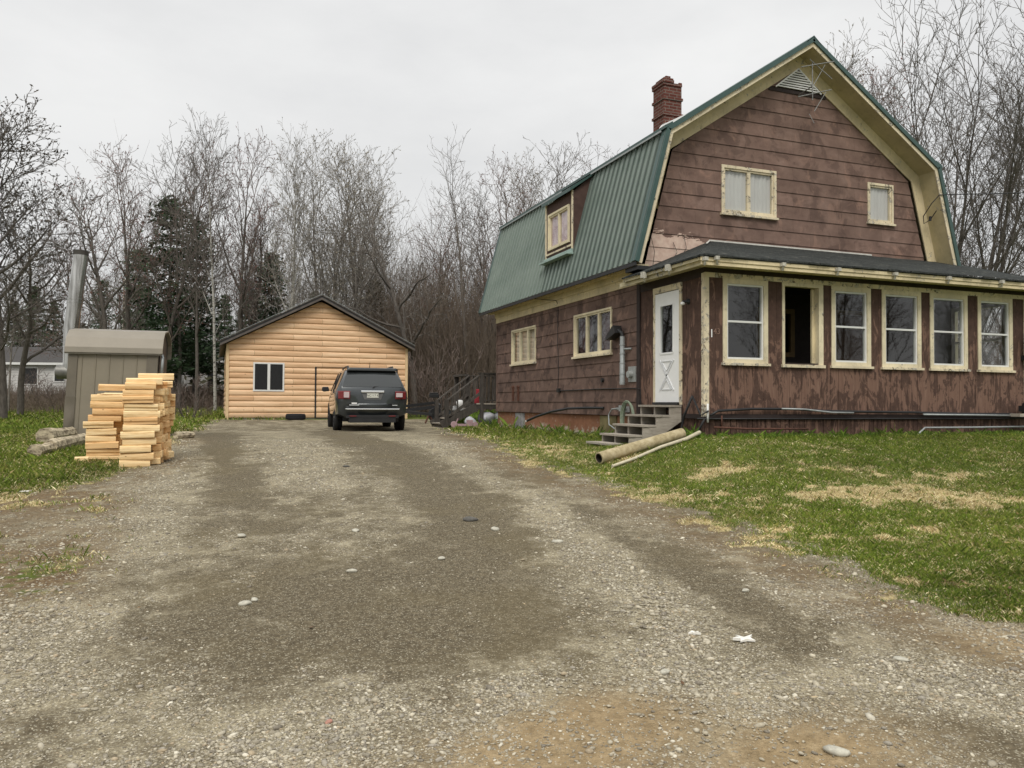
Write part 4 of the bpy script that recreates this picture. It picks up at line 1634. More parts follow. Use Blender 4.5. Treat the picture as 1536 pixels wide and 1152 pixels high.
mb.face([(HX0 - .012, gy0, gz0), (HX0 - .012, gy1, gz0), (HX0 - .012, gy1, gz1), (HX0 - .012, gy0, gz1)])
hp(mb, 'pane', M['glass'], door)
mb = MB()
mb.box((HX0 - .09, dy0 - .02, 1.60), (HX0 - .0, dy1 + .02, 1.643))
hp(mb, 'threshold', M['black'], door)
mb = MB()
mb.box((HX0 - .038, dy1 + .002, 1.60), (HX0 - .0, dy1 + .075, 3.775))
mb.box((HX0 - .038, dy0 - .085, 1.60), (HX0 - .0, dy0 - .002, 3.775))
mb.box((HX0 - .042, dy0 - .09, 3.69), (HX0 - .0, dy1 + .08, 3.80))
hp(mb, 'door_frame', M['creamp'])
mb = MB()
mb.lathe([(.0, -.12), (.02, -.118), (.02, -.03), (.05, -.02), (.055, 0)], (HX0 - .02, 12.0, 3.42), 16, 'x')
lamp = hp(mb, 'porch_lamp', M['black'], smooth=True)
mb = MB()
mb.lathe([(.0, -.15), (.025, -.14), (.035, -.115), (.025, -.08), (.012, -.06)], (HX0 - .03, 12.0, 3.38), 14, 'x')
hp(mb, 'bulb', plain('frosted_bulb', (.8, .8, .78), .3, var=.02), lamp, smooth=True)

def text(body, size, name, mat, parent, M4, ext=.002):
    cu = D.curves.new('lettering', 'FONT')
    cu.body = body
    cu.size = size
    cu.extrude = ext
    cu.align_x = 'CENTER'
    cu.align_y = 'CENTER'
    ob = D.objects.new('tmp', cu)
    COL.objects.link(ob)
    dg = bpy.context.evaluated_depsgraph_get()
    me = D.meshes.new_from_object(ob.evaluated_get(dg))
    D.objects.remove(ob)
    me.materials.clear()
    me.materials.append(mat)
    o_ = D.objects.new(name, me)
    COL.objects.link(o_)
    o_.parent = parent
    o_.matrix_local = M4
    return o_
Mn = Matrix.Translation((7.98, PY - .024, 2.83)) @ Matrix.Rotation(R_(90), 4, 'X')
text('1', .20, 'house_number', M['white'], house, Matrix.Translation(HI.translation) @ Matrix.Translation((7.925, PY - .024, 2.82)) @ Matrix.Rotation(R_(90), 4, 'X'))
text('43', .14, 'house_number', plain('faded_number', (.23, .145, .11), .9), house, Matrix.Translation(HI.translation) @ Matrix.Translation((8.03, PY - .024, 2.86)) @ Matrix.Rotation(R_(90), 4, 'X'))

# fixtures on the side wall
mb = MB()
mb.tube([(7.70, 14.28, 2.0), (7.70, 14.28, 2.42), (7.70, 14.28, 2.43), (7.70, 14.28, 2.98)], [.055, .055, .05, .05], 14)
for z in (2.03, 2.2, 2.42, 2.62, 2.8):
    mb.tube([(7.70, 14.28, z), (7.70, 14.28, z + .025)], .06, 14)
mb.tube([(7.70, 14.28, 2.72), (7.78, 14.05, 2.72)], .02, 8)
dct = hp(mb, 'vent_pipe', M['grey'], smooth=True, auto=.6)
mb = MB()
mb.box((7.765, 13.86, 2.05), (7.79, 14.16, 2.36))
mb.lathe([(0, -.08), (.07, -.078), (.075, .02)], (7.76, 14.02, 2.2), 14, 'x')
hp(mb, 'vent_plate', plain('grey_plastic', (.30, .31, .30), .6), dct)
mb = MB()
mb.tube([(7.70, 14.28, 2.98), (7.70, 14.30, 3.05), (7.70, 14.45, 3.12)], .035, 10)
mb.prism([(14.42, 3.06), (14.50, 3.22), (14.56, 3.20), (14.86, 2.98), (14.80, 2.94)], 'x', 7.60, 7.80)
hp(mb, 'floodlight', M['black'], dct)
mb = MB()
mb.tube([(7.775, 17.7, 4.02), (7.772, 17.72, 3.2), (7.775, 17.66, 2.4), (7.775, 17.7, 1.98)], .008, 5)
mb.tube([(7.52, 18.6, 4.27), (7.74, 17.75, 4.13), (7.775, 17.7, 4.02)], .008, 5)
mb.tube([(7.775, 17.7, 1.92), (7.774, 15.5, 1.93), (7.774, 13.85, 1.92), (7.745, 13.62, 1.90), (7.745, 13.6, 1.6)], .009, 5)
mb.box((7.73, 17.55, 1.88), (7.79, 17.68, 1.98))
hp(mb, 'cable', M['black'])
mb = MB()
mb.lathe([(0, -.03), (.045, -.03), (.045, .02)], (7.77, 15.3, 2.12), 10, 'x')
hp(mb, 'small_vent', M['black'])
for y in (20.75, 20.35):
    mb = MB()
    mb.box((7.74, y, 1.68), (7.785, y + .07, 2.08))
    mb.lathe([(0, -.03), (.045, -.03), (.045, .03)], (7.76, y + .035, 2.06), 8, 'x')
    hp(mb, 'shutter_bracket', M['rust'])

# pipes along the porch base
def grp_tube(name, pts, r, mat, n=8):
    mb = MB()
    mb.tube(pts, r, n)
    return hp(mb, name, mat, smooth=True)
grp_tube('conduit', [(7.84, 11.42, 1.42), (8.0, 11.43, 1.50), (8.7, 11.44, 1.535), (9.6, 11.44, 1.535), (10.3, 11.44, 1.50), (11.2, 11.44, 1.49), (12.4, 11.44, 1.48), (13.6, 11.44, 1.455), (15.0, 11.44, 1.45)], .022, M['black'])
grp_tube('conduit', [(9.3, 11.40, 1.54), (9.8, 11.40, 1.53), (10.4, 11.40, 1.475), (10.9, 11.40, 1.47)], .016, M['grey'])
grp_tube('conduit', [(12.6, 11.41, 1.44), (14.0, 11.41, 1.43), (15.0, 11.41, 1.42)], .018, M['grey'])
grp_tube('conduit', [(7.6, 11.45, 1.365), (9.5, 11.45, 1.36), (12, 11.45, 1.36), (15.2, 11.45, 1.36)], .012, M['black'])
grp_tube('rail_pipe', [(7.92, 11.43, 1.22), (8.6, 11.42, 1.19), (9.9, 11.42, 1.18)], .017, M['rust'])
grp_tube('rail_pipe', [(8.08, 11.44, 1.22), (8.08, 11.44, 1.42)], .014, M['rust'])
grp_tube('rail_pipe', [(12.3, 11.25, 1.08), (12.6, 11.38, 1.19), (14, 11.40, 1.19), (15.5, 11.40, 1.20)], .018, M['grey'])
grp_tube('gas_pipe', [(7.68, 11.72, 1.75), (7.66, 11.95, 1.40), (7.66, 12.05, 1.15), (7.70, 11.6, 1.10), (7.74, 11.45, 1.36)], .02, M['black'])
grp_tube('gas_pipe', [(7.68, 11.72, 1.75), (7.70, 11.50, 1.42), (7.79, 11.40, 1.50)], .016, M['black'])
grp_tube('gas_pipe', [(7.80, 11.44, 1.62), (7.80, 11.44, 1.30)], .018, M['vinyl'])
mb = MB()
mb.box((14.9, 11.2, 1.40), (15.5, 11.46, 1.46))
hp(mb, 'service_shelf', M['grywood'])
mb = MB()
mb.lathe([(0, 1.47), (.10, 1.47), (.11, 1.55), (.09, 1.66), (.05, 1.70), (0, 1.70)], (15.28, 11.33, 0), 16)
mb.box((15.12, 11.25, 1.5), (15.2, 11.4, 1.62))
hp(mb, 'gas_regulator', M['black'], smooth=True, auto=.6)

# ------------------------------------------------------------------ garage
def build_garage():
    gx0, gx1, gy, z0 = .36, 7.38, 32.5, .93
    top, ridge, depth = 3.88, 5.66, 9.0
    cx = (gx0 + gx1) / 2
    G = thing('log_garage', 'small garage clad in new honey-coloured half-log siding', 'garage', (cx, gy, z0))
    inv = Matrix.Translation(-G.location)
    def gp(mb, name, mat, parent=None, **kw):
        o = mb.build(name, mat, parent or G, **kw)
        if parent is None:
            o.location = -G.location
        return o
    t = Mt('fresh_log_siding', .6, .3)
    P = t.pos
    X = t.xyz(P)
    u = t.ma('ADD', X[0], t.ma('MULTIPLY', X[1], 1.0))
    Q = t.comb(t.ma('MULTIPLY', u, .5), 0, t.ma('MULTIPLY', X[2], 7))
    c = t.ramp(t.noise(Q, 1.8, 6, .65, .4), [(.3, (.62, .385, .215)), (.55, (.79, .54, .335)), (.8, (.87, .66, .46))])
    bb = t.brick(t.comb(u, t.ma('SUBTRACT', X[2], .97), 0), 2.6, .222, .004, .43, (.82, .76, .70), (1.05, 1.07, 1.08))
    c = t.mix(1, c, bb[0], 'MULTIPLY')
    c = t.mix(t.ma('MULTIPLY', bb[1], .6), c, (.16, .09, .04))
    kn = t.step(t.vor(t.map(t.comb(u, 0, X[2]), (1.0, 1, 2.2)), 1.9, out=0), .085, .03)
    c = t.mix(t.ma('MULTIPLY', kn, .8), c, (.14, .06, .025))
    oran = t.step(t.ma('SUBTRACT', X[2], t.ma('MULTIPLY', t.ma('ABSOLUTE', t.ma('SUBTRACT', X[0], cx)), -.5)), 5.2, 6.0)
    c = t.mix(t.ma('MULTIPLY', oran, .25), c, (.62, .33, .12))
    st = t.step(t.noise(P, 3.2, 5, .7), .62, .7)
    c = t.mix(t.ma('MULTIPLY', st, .3), c, (.28, .17, .09))
    mud = t.step(t.ma('ADD', X[2], t.ma('MULTIPLY', t.noise(P, 4, 5, .7), .5)), 1.55, 1.15)
    c = t.mix(t.ma('MULTIPLY', mud, .45), c, (.30, .25, .18))
    kn2 = t.step(t.vor(t.map(t.comb(u, 0, X[2]), (1.0, 1, 2.2), (3.3, 0, 1.7)), 3.4, out=0), .06, .03)
    c = t.mix(t.ma('MULTIPLY', kn2, .7), c, (.20, .09, .04))
    t.col(c)
    t.bump(t.noise(Q, 5, 4, .7), .2, .006)
    log = t.m
    h = .222
    zb = .97
    ops = [(1.31, 2.48, 2.03, 3.16)]
    def width(z):
        if z <= top:
            return gx0, gx1
        f = (z - top) / (ridge - top)
        return gx0 + (cx - gx0) * f, gx1 + (cx - gx1) * f
    def half_log(mb, P_, z0_, z1_, wid, ops_):
        n = 6
        zc = []
        k = z0_
        while k < z1_ - .01:
            for j in range(n):
                zc.append(min(z1_, k + h * j / n))
            k += h
        zc += [z1_, top] if top < z1_ else [z1_]
        def off(z):
            f = ((z - z0_) / h) % 1.0
            return .006 + .042 * math.sqrt(max(0, 1 - (2 * f - 1) ** 2)) ** .9
        for a, b, p0, p1, q0, q1 in strips(sorted(set(round(v, 4) for v in zc)), wid, ops_):
            mb.face([P_(p0, off(a), a), P_(q0, off(a), a), P_(q1, off(b), b), P_(p1, off(b), b)])
    mb = MB()
    half_log(mb, lambda u, o, z: (u, gy - o, z), zb, ridge - .02, width, ops)
    half_log(mb, lambda u, o, z: (gx0 - o, u, z), zb, top, lambda z: (gy, gy + depth), [])
    half_log(mb, lambda u, o, z: (gx1 + o, u, z), zb, top, lambda z: (gy, gy + depth), [])
    mb.prism([(gx0, zb), (gx1, zb), (gx1, top), (cx, ridge), (gx0, top)], 'y', gy + depth - .05, gy + depth)
    gp(mb, 'wall', log, recalc=False)
    mb = MB()
    for x in (gx0 - .05, gx1 - .06):
        mb.box((x, gy - .075, .93), (x + .11, gy + .06, top - .04 if x < 3 else top - .02))
    gp(mb, 'corner_board', wood('fresh_pine_board', (.58, .40, .22), (.76, .58, .36), 3, .6, (6, 6, 1)))
    mb = MB()
    mb.box((gx0 + .02, gy + .01, .6), (gx1 - .02, gy + depth - .06, .968))
    gp(mb, 'slab', M['grey'])
    # clad-over garage door: dark reveal lines
    mb = MB()
    mb.box((3.66, gy - .062, .98), (3.72, gy - .004, 3.03))
    mb.box((6.95, gy - .062, .98), (7.01, gy - .004, 3.01))
    mb.box((3.72, gy - .055, .985), (6.95, gy - .004, 1.0))
    mb.box((3.72, gy - .052, 3.02), (6.95, gy - .01, 3.035))
    gp(mb, 'door_reveal', M['black'])
    # roof
    mb = MB()
    ov, fo = .28, .35
    sl = (ridge - top) / (cx - gx0)
    th = .12
    for sx in (-1, 1):
        xe = cx + sx * (cx - gx0 + ov)
        ze = top - ov * sl
        mb.prism([(xe, ze + .06), (cx, ridge + .08), (cx, ridge + .08 + th), (xe, ze + .06 + th)], 'y', gy - fo, gy + depth + .3)
    gp(mb, 'roof', plain('charcoal_metal_roof', (.045, .042, .040), .5, .4, var=.2))
    mb = MB()
    for sx in (-1, 1):
        xe = cx + sx * (cx - gx0 + ov)
        ze = top - ov * sl
        mb.prism([(xe, ze + .02), (cx, ridge + .04), (cx, ridge + .12), (xe, ze + .10)], 'y', gy - fo - .03, gy - fo - .001)
        mb.prism([(xe, ze + .06 + th + .002), (cx, ridge + .08 + th + .002), (cx, ridge + .10 + th), (xe, ze + .08 + th)], 'y', gy - fo - .04, gy - fo + .08)
    gp(mb, 'verge_trim', plain('brown_grey_trim', (.10, .085, .075), .6, var=.3))
    mb = MB()
    for sx in (-1, 1):
        xe = cx + sx * (cx - gx0 + ov)
        ze = top - ov * sl
        mb.prism([(xe, ze + .115 + th), (cx, ridge + .135 + th), (cx, ridge + .15 + th), (xe, ze + .13 + th)], 'y', gy - fo - .05, gy - fo + .02)
    gp(mb, 'roof_edge', M['grey'])
    # window
    mb = MB()
    a, b, c, d = ops[0]
    y0, y1 = gy - .07, gy + .03
    for p, q, r, s in ((a, b, d - .06, d), (a, b, c, c + .06), (a, a + .06, c + .06, d - .06), (b - .06, b, c + .06, d - .06), ((a + b) / 2 - .05, (a + b) / 2 + .05, c + .06, d - .06)):
        mb.box((p, y0, r), (q, y1, s))
    w = gp(mb, 'window', M['vinyl'])
    mb = MB()
    mb.face([(a + .06, gy - .01, c + .06), (b - .06, gy - .01, c + .06), (b - .06, gy - .01, d - .06), (a + .06, gy - .01, d - .06)])
    gp(mb, 'pane', M['dglass'], w)
    mb = MB()
    mb.box((a - .3, gy + .9, 1.0), (b + .3, gy + .95, 3.7))
    gp(mb, 'inner_partition', M['dark'])
build_garage()

# ------------------------------------------------------------------ car
def build_car():
    C = thing('parked_suv', 'dark blue-grey SUV parked tail-on before the log garage', 'car', (4.02, 22.40, tz(4.0, 22.4)), R_(-4.7))
    paint = Mt('slate_blue_car_paint', .32, .5)
    paint.col(paint.ramp(paint.noise(paint.obj, 3, 4), [(.3, (.030, .036, .040)), (.7, (.045, .052, .056))]))
    paint.b.inputs['Metallic'].default_value = .35
    paint.b.inputs['Coat Weight'].default_value = .9
    dust = plain('black_plastic', (.022, .022, .023), .6, .3, var=.3)
    glass = Mt('privacy_glass', .06, .6)
    glass.col((.030, .034, .035))
    chrome = Mt('chrome', .18, .5, 1.0)
    chrome.col((.80, .80, .80))
    red = plain('red_lens', (.17, .022, .024), .2, .5, var=.1)
    pink = plain('clear_lens', (.52, .42, .42), .2, .5, var=.1)
    # local frame: x right, y forward, z up, origin at the centre of the rear axle on the ground
    def sect(y, zlow, zbelt, zroof, wl, wb, wr, tum=.0):
        P = [(.0, zlow), (wl * .75, zlow), (wl, zlow + .12), (wl + .02, zlow + .35), (wb, zbelt - .22), (wb - .02, zbelt - .03), (wb - .045, zbelt),
             (wr + .055, zroof - .13), (wr, zroof - .055), (wr - .10, zroof - .012), (0, zroof + .012)]
        return [(x, y, z) for x, z in P]
    S = [  # y, zlow, zbelt, zroof, wl, wb, wr
        sect(-1.02, .42, 1.06, 1.18, .80, .86, .80), sect(-.96, .36, 1.10, 1.30, .90, .945, .80), sect(-.80, .34, 1.12, 1.56, .93, .975, .72),
        sect(-.62, .33, 1.13, 1.685, .945, .985, .69), sect(-.2, .32, 1.13, 1.72, .955, .99, .70), sect(.6, .32, 1.11, 1.745, .96, .99, .715),
        sect(1.5, .32, 1.09, 1.75, .96, .985, .72), sect(2.2, .32, 1.08, 1.70, .955, .98, .70), sect(2.6, .32, 1.07, 1.52, .95, .975, .70),
        sect(3.05, .33, 1.06, 1.20, .945, .96, .78), sect(3.5, .34, 1.00, 1.10, .93, .94, .80), sect(3.85, .36, .93, 1.0, .90, .90, .76), sect(4.02, .42, .82, .86, .80, .80, .66)]
    mb = MB()
    nm = len(S[0])
    for i in range(len(S) - 1):
        for sx in (1, -1):
            for j in range(nm - 1):
                q = [S[i][j], S[i][j + 1], S[i + 1][j + 1], S[i + 1][j]]
                mb.k = 0
                if j == 6 and 2 <= i <= 7:
                    mb.k = 1
                mb.face([(sx * x, y, z) for x, y, z in q])
    mb.k = 0
    for sx in (1, -1):
        mb.face([(sx * x, y, z) for x, y, z in S[0]])
        mb.face([(sx * x, y, z) for x, y, z in S[-1]])
    me_m = [paint.m, glass.m]
    n = MB()
    # weld duplicates through bmesh
    body = mb.build('body', me_m, C)
    bm = bmesh.new()
    bm.from_mesh(body.data)
    bmesh.ops.remove_doubles(bm, verts=bm.verts, dist=.0015)
    bmesh.ops.recalc_face_normals(bm, faces=bm.faces)
    bm.to_mesh(body.data)
    bm.free()
    body.data.polygons.foreach_set('use_smooth', [True] * len(body.data.polygons))
    body.data.set_sharp_from_angle(angle=.6)
    # tailgate glass: follows the slanted rear
    def rear(z):
        """y of the rear surface at height z"""
        pts = [(.42, -1.02), (1.06, -1.02), (1.18, -1.02), (1.30, -.96), (1.56, -.80), (1.685, -.62)]
        for (a, ya), (b, yb) in zip(pts[:-1], pts[1:]):
            if z <= b:
                return ya + (yb - ya) * (z - a) / (b - a)
        return -.62
    mb = MB()
    rows = []
    for i in range(7):
        f = i / 6
        z = 1.20 + (1.635 - 1.20) * f
        w = .80 - .135 * f
        rows.append([(w * k, rear(z) - .012 - .03 * (1 - k * k), z) for k in (-1, -.8, -.5, 0, .5, .8, 1)])
    mb.grid(rows)
    rg = mb.build('rear_window', glass.m, C, smooth=True)
    mb = MB()
    rows = []
    for i in range(5):      # tailgate skin
        z = .74 + i * .115
        w = (.70, .76, .80, .82, .815)[i]
        rows.append([(w * k, -1.035 - .045 * (1 - k ** 4) + (.04 if z > 1.15 else 0), z) for k in (-1, -.85, -.5, 0, .5, .85, 1)])
    mb.grid(rows)
    gate = mb.build('tailgate', paint.m, C, smooth=True)
    mb = MB()
    mb.box((-.67, -.80, 1.655), (.67, -.52, 1.72))
    mb.prism([(-.67, 1.64), (.67, 1.64), (.62, 1.715), (-.62, 1.715)], 'y', -.86, -.80)
    mb.build('spoiler', paint.m, C, bevel=.015)
    # bumper
    mb = MB()
    rows = []
    for z, o, w in ((.42, -.98, .82), (.46, -1.06, .90), (.60, -1.10, .94), (.72, -1.13, .95), (.755, -1.12, .95), (.765, -1.03, .93)):
        rows.append([(w * math.sin(a), o + (1 - math.cos(a)) * .5 if abs(a) < 1.2 else o + .32 + (abs(a) - 1.2) * .8, z) for a in (-1.57, -1.3, -1.05, -.7, -.35, 0, .35, .7, 1.05, 1.3, 1.57)])
    mb.grid(rows)
    bum = mb.build('bumper', paint.m, C, smooth=True)
    mb = MB()
    mb.box((-.70, -1.115, .36), (.70, -.95, .44))
    mb.box((-.62, -1.12, .24), (.62, -.6, .355))
    mb.box((-.66, -1.145, .625), (.66, -1.11, .635))
    mb.build('valance', dust, bum, bevel=.01)
    mb = MB()
    mb.box((-.72, -1.165, .585), (.72, -1.10, .622))
    mb.build('bumper_strip', chrome.m, bum, bevel=.008)
    for sx in (-1, 1):
        mb = MB()
        mb.box((sx * .52 - .09, -1.14, .405), (sx * .52 + .09, -1.09, .43))
        mb.build('reflector', red, bum)
    # plate recess, plate, chrome bar
    mb = MB()
    mb.prism([(-.29, 1.04), (.29, 1.04), (.22, .86), (-.22, .86)], 'y', -1.092, -1.07)
    rec = mb.build('plate_recess', plain('recess_grey', (.12, .12, .12), .5, var=.1), gate)
    mb = MB()
    mb.box((-.31, -1.125, 1.045), (.31, -1.075, 1.105))
    mb.build('chrome_handle', chrome.m, gate, bevel=.012)
    mb = MB()
    mb.box((-.155, -1.105, .91), (.155, -1.093, 1.025))
    pl = mb.build('licence_plate', plain('plate_white', (.62, .62, .55), .5, var=.05), gate)
    text('NC117 K', .082, 'plate_number', M['black'], pl, Matrix.Translation((0, -1.107, .965)) @ Matrix.Rotation(R_(90), 4, 'X'), .001)
    mb = MB()
    mb.box((-.62, -1.135, .70), (-.36, -1.12, .722))
    mb.box((.52, -1.13, .70), (.66, -1.112, .718))
    mb.build('badge', chrome.m, bum)
    mb = MB()
    mb.box((-.56, -1.132, .738), (-.42, -1.124, .775))
    mb.build('bumper_sticker', M['white'], bum)
    # tail lamps
    for sx in (-1, 1):
        mb = MB()
        P = [(.93, -.90), (.88, -1.02), (.60, -1.085)]
        rows = [[(sx * x, y - .012, z) for x, y in P] for z in (.86, 1.08)]
        mb.k = 0
        pts = [(.945, -.86), (.90, -1.005), (.78, -1.055), (.60, -1.09)]
        rows = []
        for z, g in ((.87, 0), (.885, .014), (1.07, .014), (1.085, 0)):
            rows.append([(sx * x, y - g, z) for x, y in pts])
        mb.grid(rows)
        tl = mb.build('tail_lamp', red, C, smooth=False)
        mb = MB()
        if sx < 0:
            mb.prism([(-.765, .91), (-.625, .91), (-.625, 1.06), (-.765, 1.06)], 'y', -1.112, -1.075)
        else:
            mb.prism([(.625, .93), (.80, .93), (.80, 1.04), (.625, 1.04)], 'y', -1.112, -1.06)
        mb.build('clear_lens', pink, tl)
    # wiper, antenna, roof rails, mirrors
    mb = MB()
    mb.bar((0, -1.03, 1.14), (.04, -1.03, 1.20), .05, .04)
    mb.bar((.03, -1.045, 1.20), (.42, -1.0, 1.235), .018, .025)
    mb.build('wiper', M['black'], C)
    mb = MB()
    mb.tube([(0, -.15, 1.73), (0, -.22, 1.90)], [.012, .006], 6)
    mb.build('aerial', M['black'], C)
    for sx in (-1, 1):
        mb = MB()
        mb.tube([(sx * .60, -.45, 1.71), (sx * .61, -.38, 1.775), (sx * .62, .6, 1.79), (sx * .62, 1.6, 1.785), (sx * .61, 1.75, 1.74)], .022, 8)
        mb.build('roof_rail', M['black'], C, smooth=True)
        mb = MB()
        mb.prism([(sx * .99, 1.12), (sx * 1.16, 1.10), (sx * 1.22, 1.14), (sx * 1.19, 1.25), (sx * 1.02, 1.25)], 'y', 2.02, 2.16)
        mr = mb.build('wing_mirror', M['black'], C, bevel=.02)
    # side windows trims: pillars
        mb = MB()
        for y in (.35, 1.45):
            mb.bar((sx * .972, y, 1.10), (sx * .765, y - .03, 1.62), .07, .02)
        mb.build('pillar', M['black'], C)
    # wheels with arches
    for y in (0, 3.02):
        for sx in (-1, 1):
            mb = MB()
            mb.lathe([(.40, .0), (.42, .03), (.42, .10), (.40, .12)], (0, y, .37), 32, 'x')
            mb.v = [(sx * (.90 + v[0] - .05) if True else 0, v[1], v[2]) for v in mb.v]
            mb.build('wheel_arch', dust, C, smooth=True)
            mb = MB()
            prof = [(.22, -.10), (.30, -.115), (.355, -.105), (.368, -.06), (.368, .06), (.355, .105), (.30, .115), (.22, .10)]
            mb.lathe(prof, (sx * .855, y, .368), 36, 'x')
            wh = mb.build('wheel', M['rubber'], C, smooth=True)
            mb = MB()
            mb.lathe([(.225, .09), (.21, .07), (.20, .03), (.06, .06), (0, .062)], (0, 0, 0), 30, 'x')
            for k in range(6):
                a = k * math.pi / 3
                mb.bar((.065, .05 * math.cos(a), .05 * math.sin(a)), (.088, .215 * math.cos(a), .215 * math.sin(a)), .05, .02, (1, 0, 0))
            mb.v = [(sx * (.855 + v[0]), v[1] + y, v[2] + .368) for v in mb.v]
            mb.build('rim', plain('alloy_rim', (.35, .35, .36), .35, .5, .8, var=.1), wh, smooth=True, auto=.5)
    mb = MB()
    mb.box((-.75, -.7, .26), (.75, 3.7, .40))
    mb.build('underbody', M['black'], C)
build_car()

# ------------------------------------------------------------------ outdoor wood furnace shed
def build_shed():
    y0 = 18.1
    S = thing('wood_furnace_shed', 'tan metal outdoor furnace shed with rounded roof and steel flue behind it', 'shed', (-2.88, y0, tz(-2.2, 18.4) - .01), R_(-2.5))
    wall = plain('tan_sheet_metal', (.235, .205, .155), .55, .4, .1, var=.10, scale=2)
    roofm = plain('grey_tan_roof_sheet', (.25, .222, .178), .5, .4, .1, var=.10, scale=2)
    trim = plain('dark_tan_trim', (.15, .13, .10), .55, .4, .1, var=.12)
    # local: x along, y depth, z up. slight lean to the left at the bottom
    W_, Dp, H = 1.64, 1.6, 1.80
    Le = .04
    def L(p):
        x, y, z = p
        return (x + .075 * (z / H), y, z)
    def bx(mb, a, b):
        n = len(mb.v)
        mb.box(a, b)
        mb.v[n:] = [L(v) for v in mb.v[n:]]
    mb = MB()
    ys = []
    x = 0.0
    prof = []
    while x < W_:
        for dx, o in ((0, 0), (.225, 0), (.232, -.014), (.246, -.014), (.253, 0)):
            if x + dx <= W_:
                prof.append((x + dx, o))
        x += .253
    prof.append((W_, 0))
    rows = [[L((x, o, z)) for x, o in prof] for z in (.06, H)]
    mb.grid(rows)
    bx(mb, (0, .02, .06), (W_, Dp, H))
    mb.build('wall', wall, S)
    mb = MB()
    bx(mb, (-.012, -.022, .03), (.16, .0, H))
    bx(mb, (W_ - .20, -.022, .03), (W_ + .012, -.001, H))
    bx(mb, (-.014, -.001, .03), (-.001, .12, H))
    bx(mb, (W_ + .001, -.001, .03), (W_ + .014, .12, H))
    bx(mb, (-.01, -.026, -.02), (W_ + .01, Dp, .059))
    mb.build('corner_trim', trim, S)
    # dented lower left panel
    mb = MB()
    mb.grid([[L((-.02, -.024, z)), L((.05 + .03 * math.sin(z * 5), -.075 + .03 * math.cos(z * 9), z)), L((.165, -.024, z))] for z in [.05 + i * .1 for i in range(9)]])
    mb.build('dented_panel', trim, S, smooth=True)
    # barrel roof: axis along x, arc over the depth
    arc = [(-.10, H - .05), (-.09, H + .06), (-.02, H + .26), (.20, H + .42), (Dp / 2, H + .50), (Dp - .2, H + .42), (Dp + .02, H + .26), (Dp + .09, H + .06), (Dp + .10, H - .05)]
    inn_ = [(y * .97 + .02, z - .03) for y, z in arc]
    mb = MB()
    rows = []
    for x in (-.07, W_ + .10):
        rows.append([L((x, y, z)) for y, z in arc])
    mb.grid(rows)
    rows = []
    for x in (-.07, W_ + .10):
        rows.append([L((x, y, z)) for y, z in inn_])
    mb.grid(rows)
    for x in (-.07, W_ + .10):
        for i in range(len(arc) - 1):
            mb.face([L((x, *arc[i])), L((x, *arc[i + 1])), L((x, *inn_[i + 1])), L((x, *inn_[i]))])
    mb.build('roof', roofm, S, recalc=True)
    mb = MB()
    mb.face([L((W_ + .02, y, z)) for y, z in inn_])
    mb.face([L((-.01, y, z)) for y, z in inn_])
    mb.build('gable_end', M['black'], S)
    mb = MB()       # door end: dark recess with an arched edge strip
    bx(mb, (W_ + .016, .12, .2), (W_ + .035, Dp - .1, H - .05))
    mb.build('firing_door', M['black'], S)
    mb = MB()
    mb.tube([L((W_ + .06, .10, H - .05)), L((W_ + .10, .02, H - .12)), L((W_ + .10, -.01, H - .5))], .03, 8)
    mb.build('door_strut', M['grey'], S, smooth=True)
    # flue behind the left end
    fl = Mt('stainless_flue', .22, .5, .9)
    fl.col(fl.ramp(fl.noise(fl.map(fl.obj, (8, 8, .8)), 2, 5, .6), [(.3, (.22, .21, .19)), (.7, (.62, .61, .58))]))
    mb = MB()
    px, py = -.09, .95
    mb.tube([(px, py, 1.42), (px - .0, py, 2.3), (px + .16, py, 3.90)], .145, 20)
    for z in (1.95, 2.05, 2.85, 2.92):
        mb.tube([(px + .10 * max(0, z - 2.3), py, z), (px + .10 * max(0, z - 2.3), py, z + .03)], .153, 20)
    mb.k = 1
    mb.tube([(px + .155, py, 3.88), (px + .16, py, 3.98)], .152, 20)
    mb.build('flue', [fl.m, plain('sooty_steel', (.05, .045, .04), .8)], S, smooth=True, auto=.6)
    mb = MB()
    mb.tube([(-.02, py, 1.38), (-.22, py, 1.38), (-.34, py, 1.38)], .15, 18)
    mb.tube([(-.34, py, 1.38), (-.37, py, 1.38)], [.11, .10], 16)
    mb.tube([(px, py, 1.38), (px, py, 1.55)], .145, 16)
    mb.build('flue_tee', plain('dull_steel', (.20, .195, .18), .5, .4, .4, var=.4), S, smooth=True, auto=.6)
build_shed()

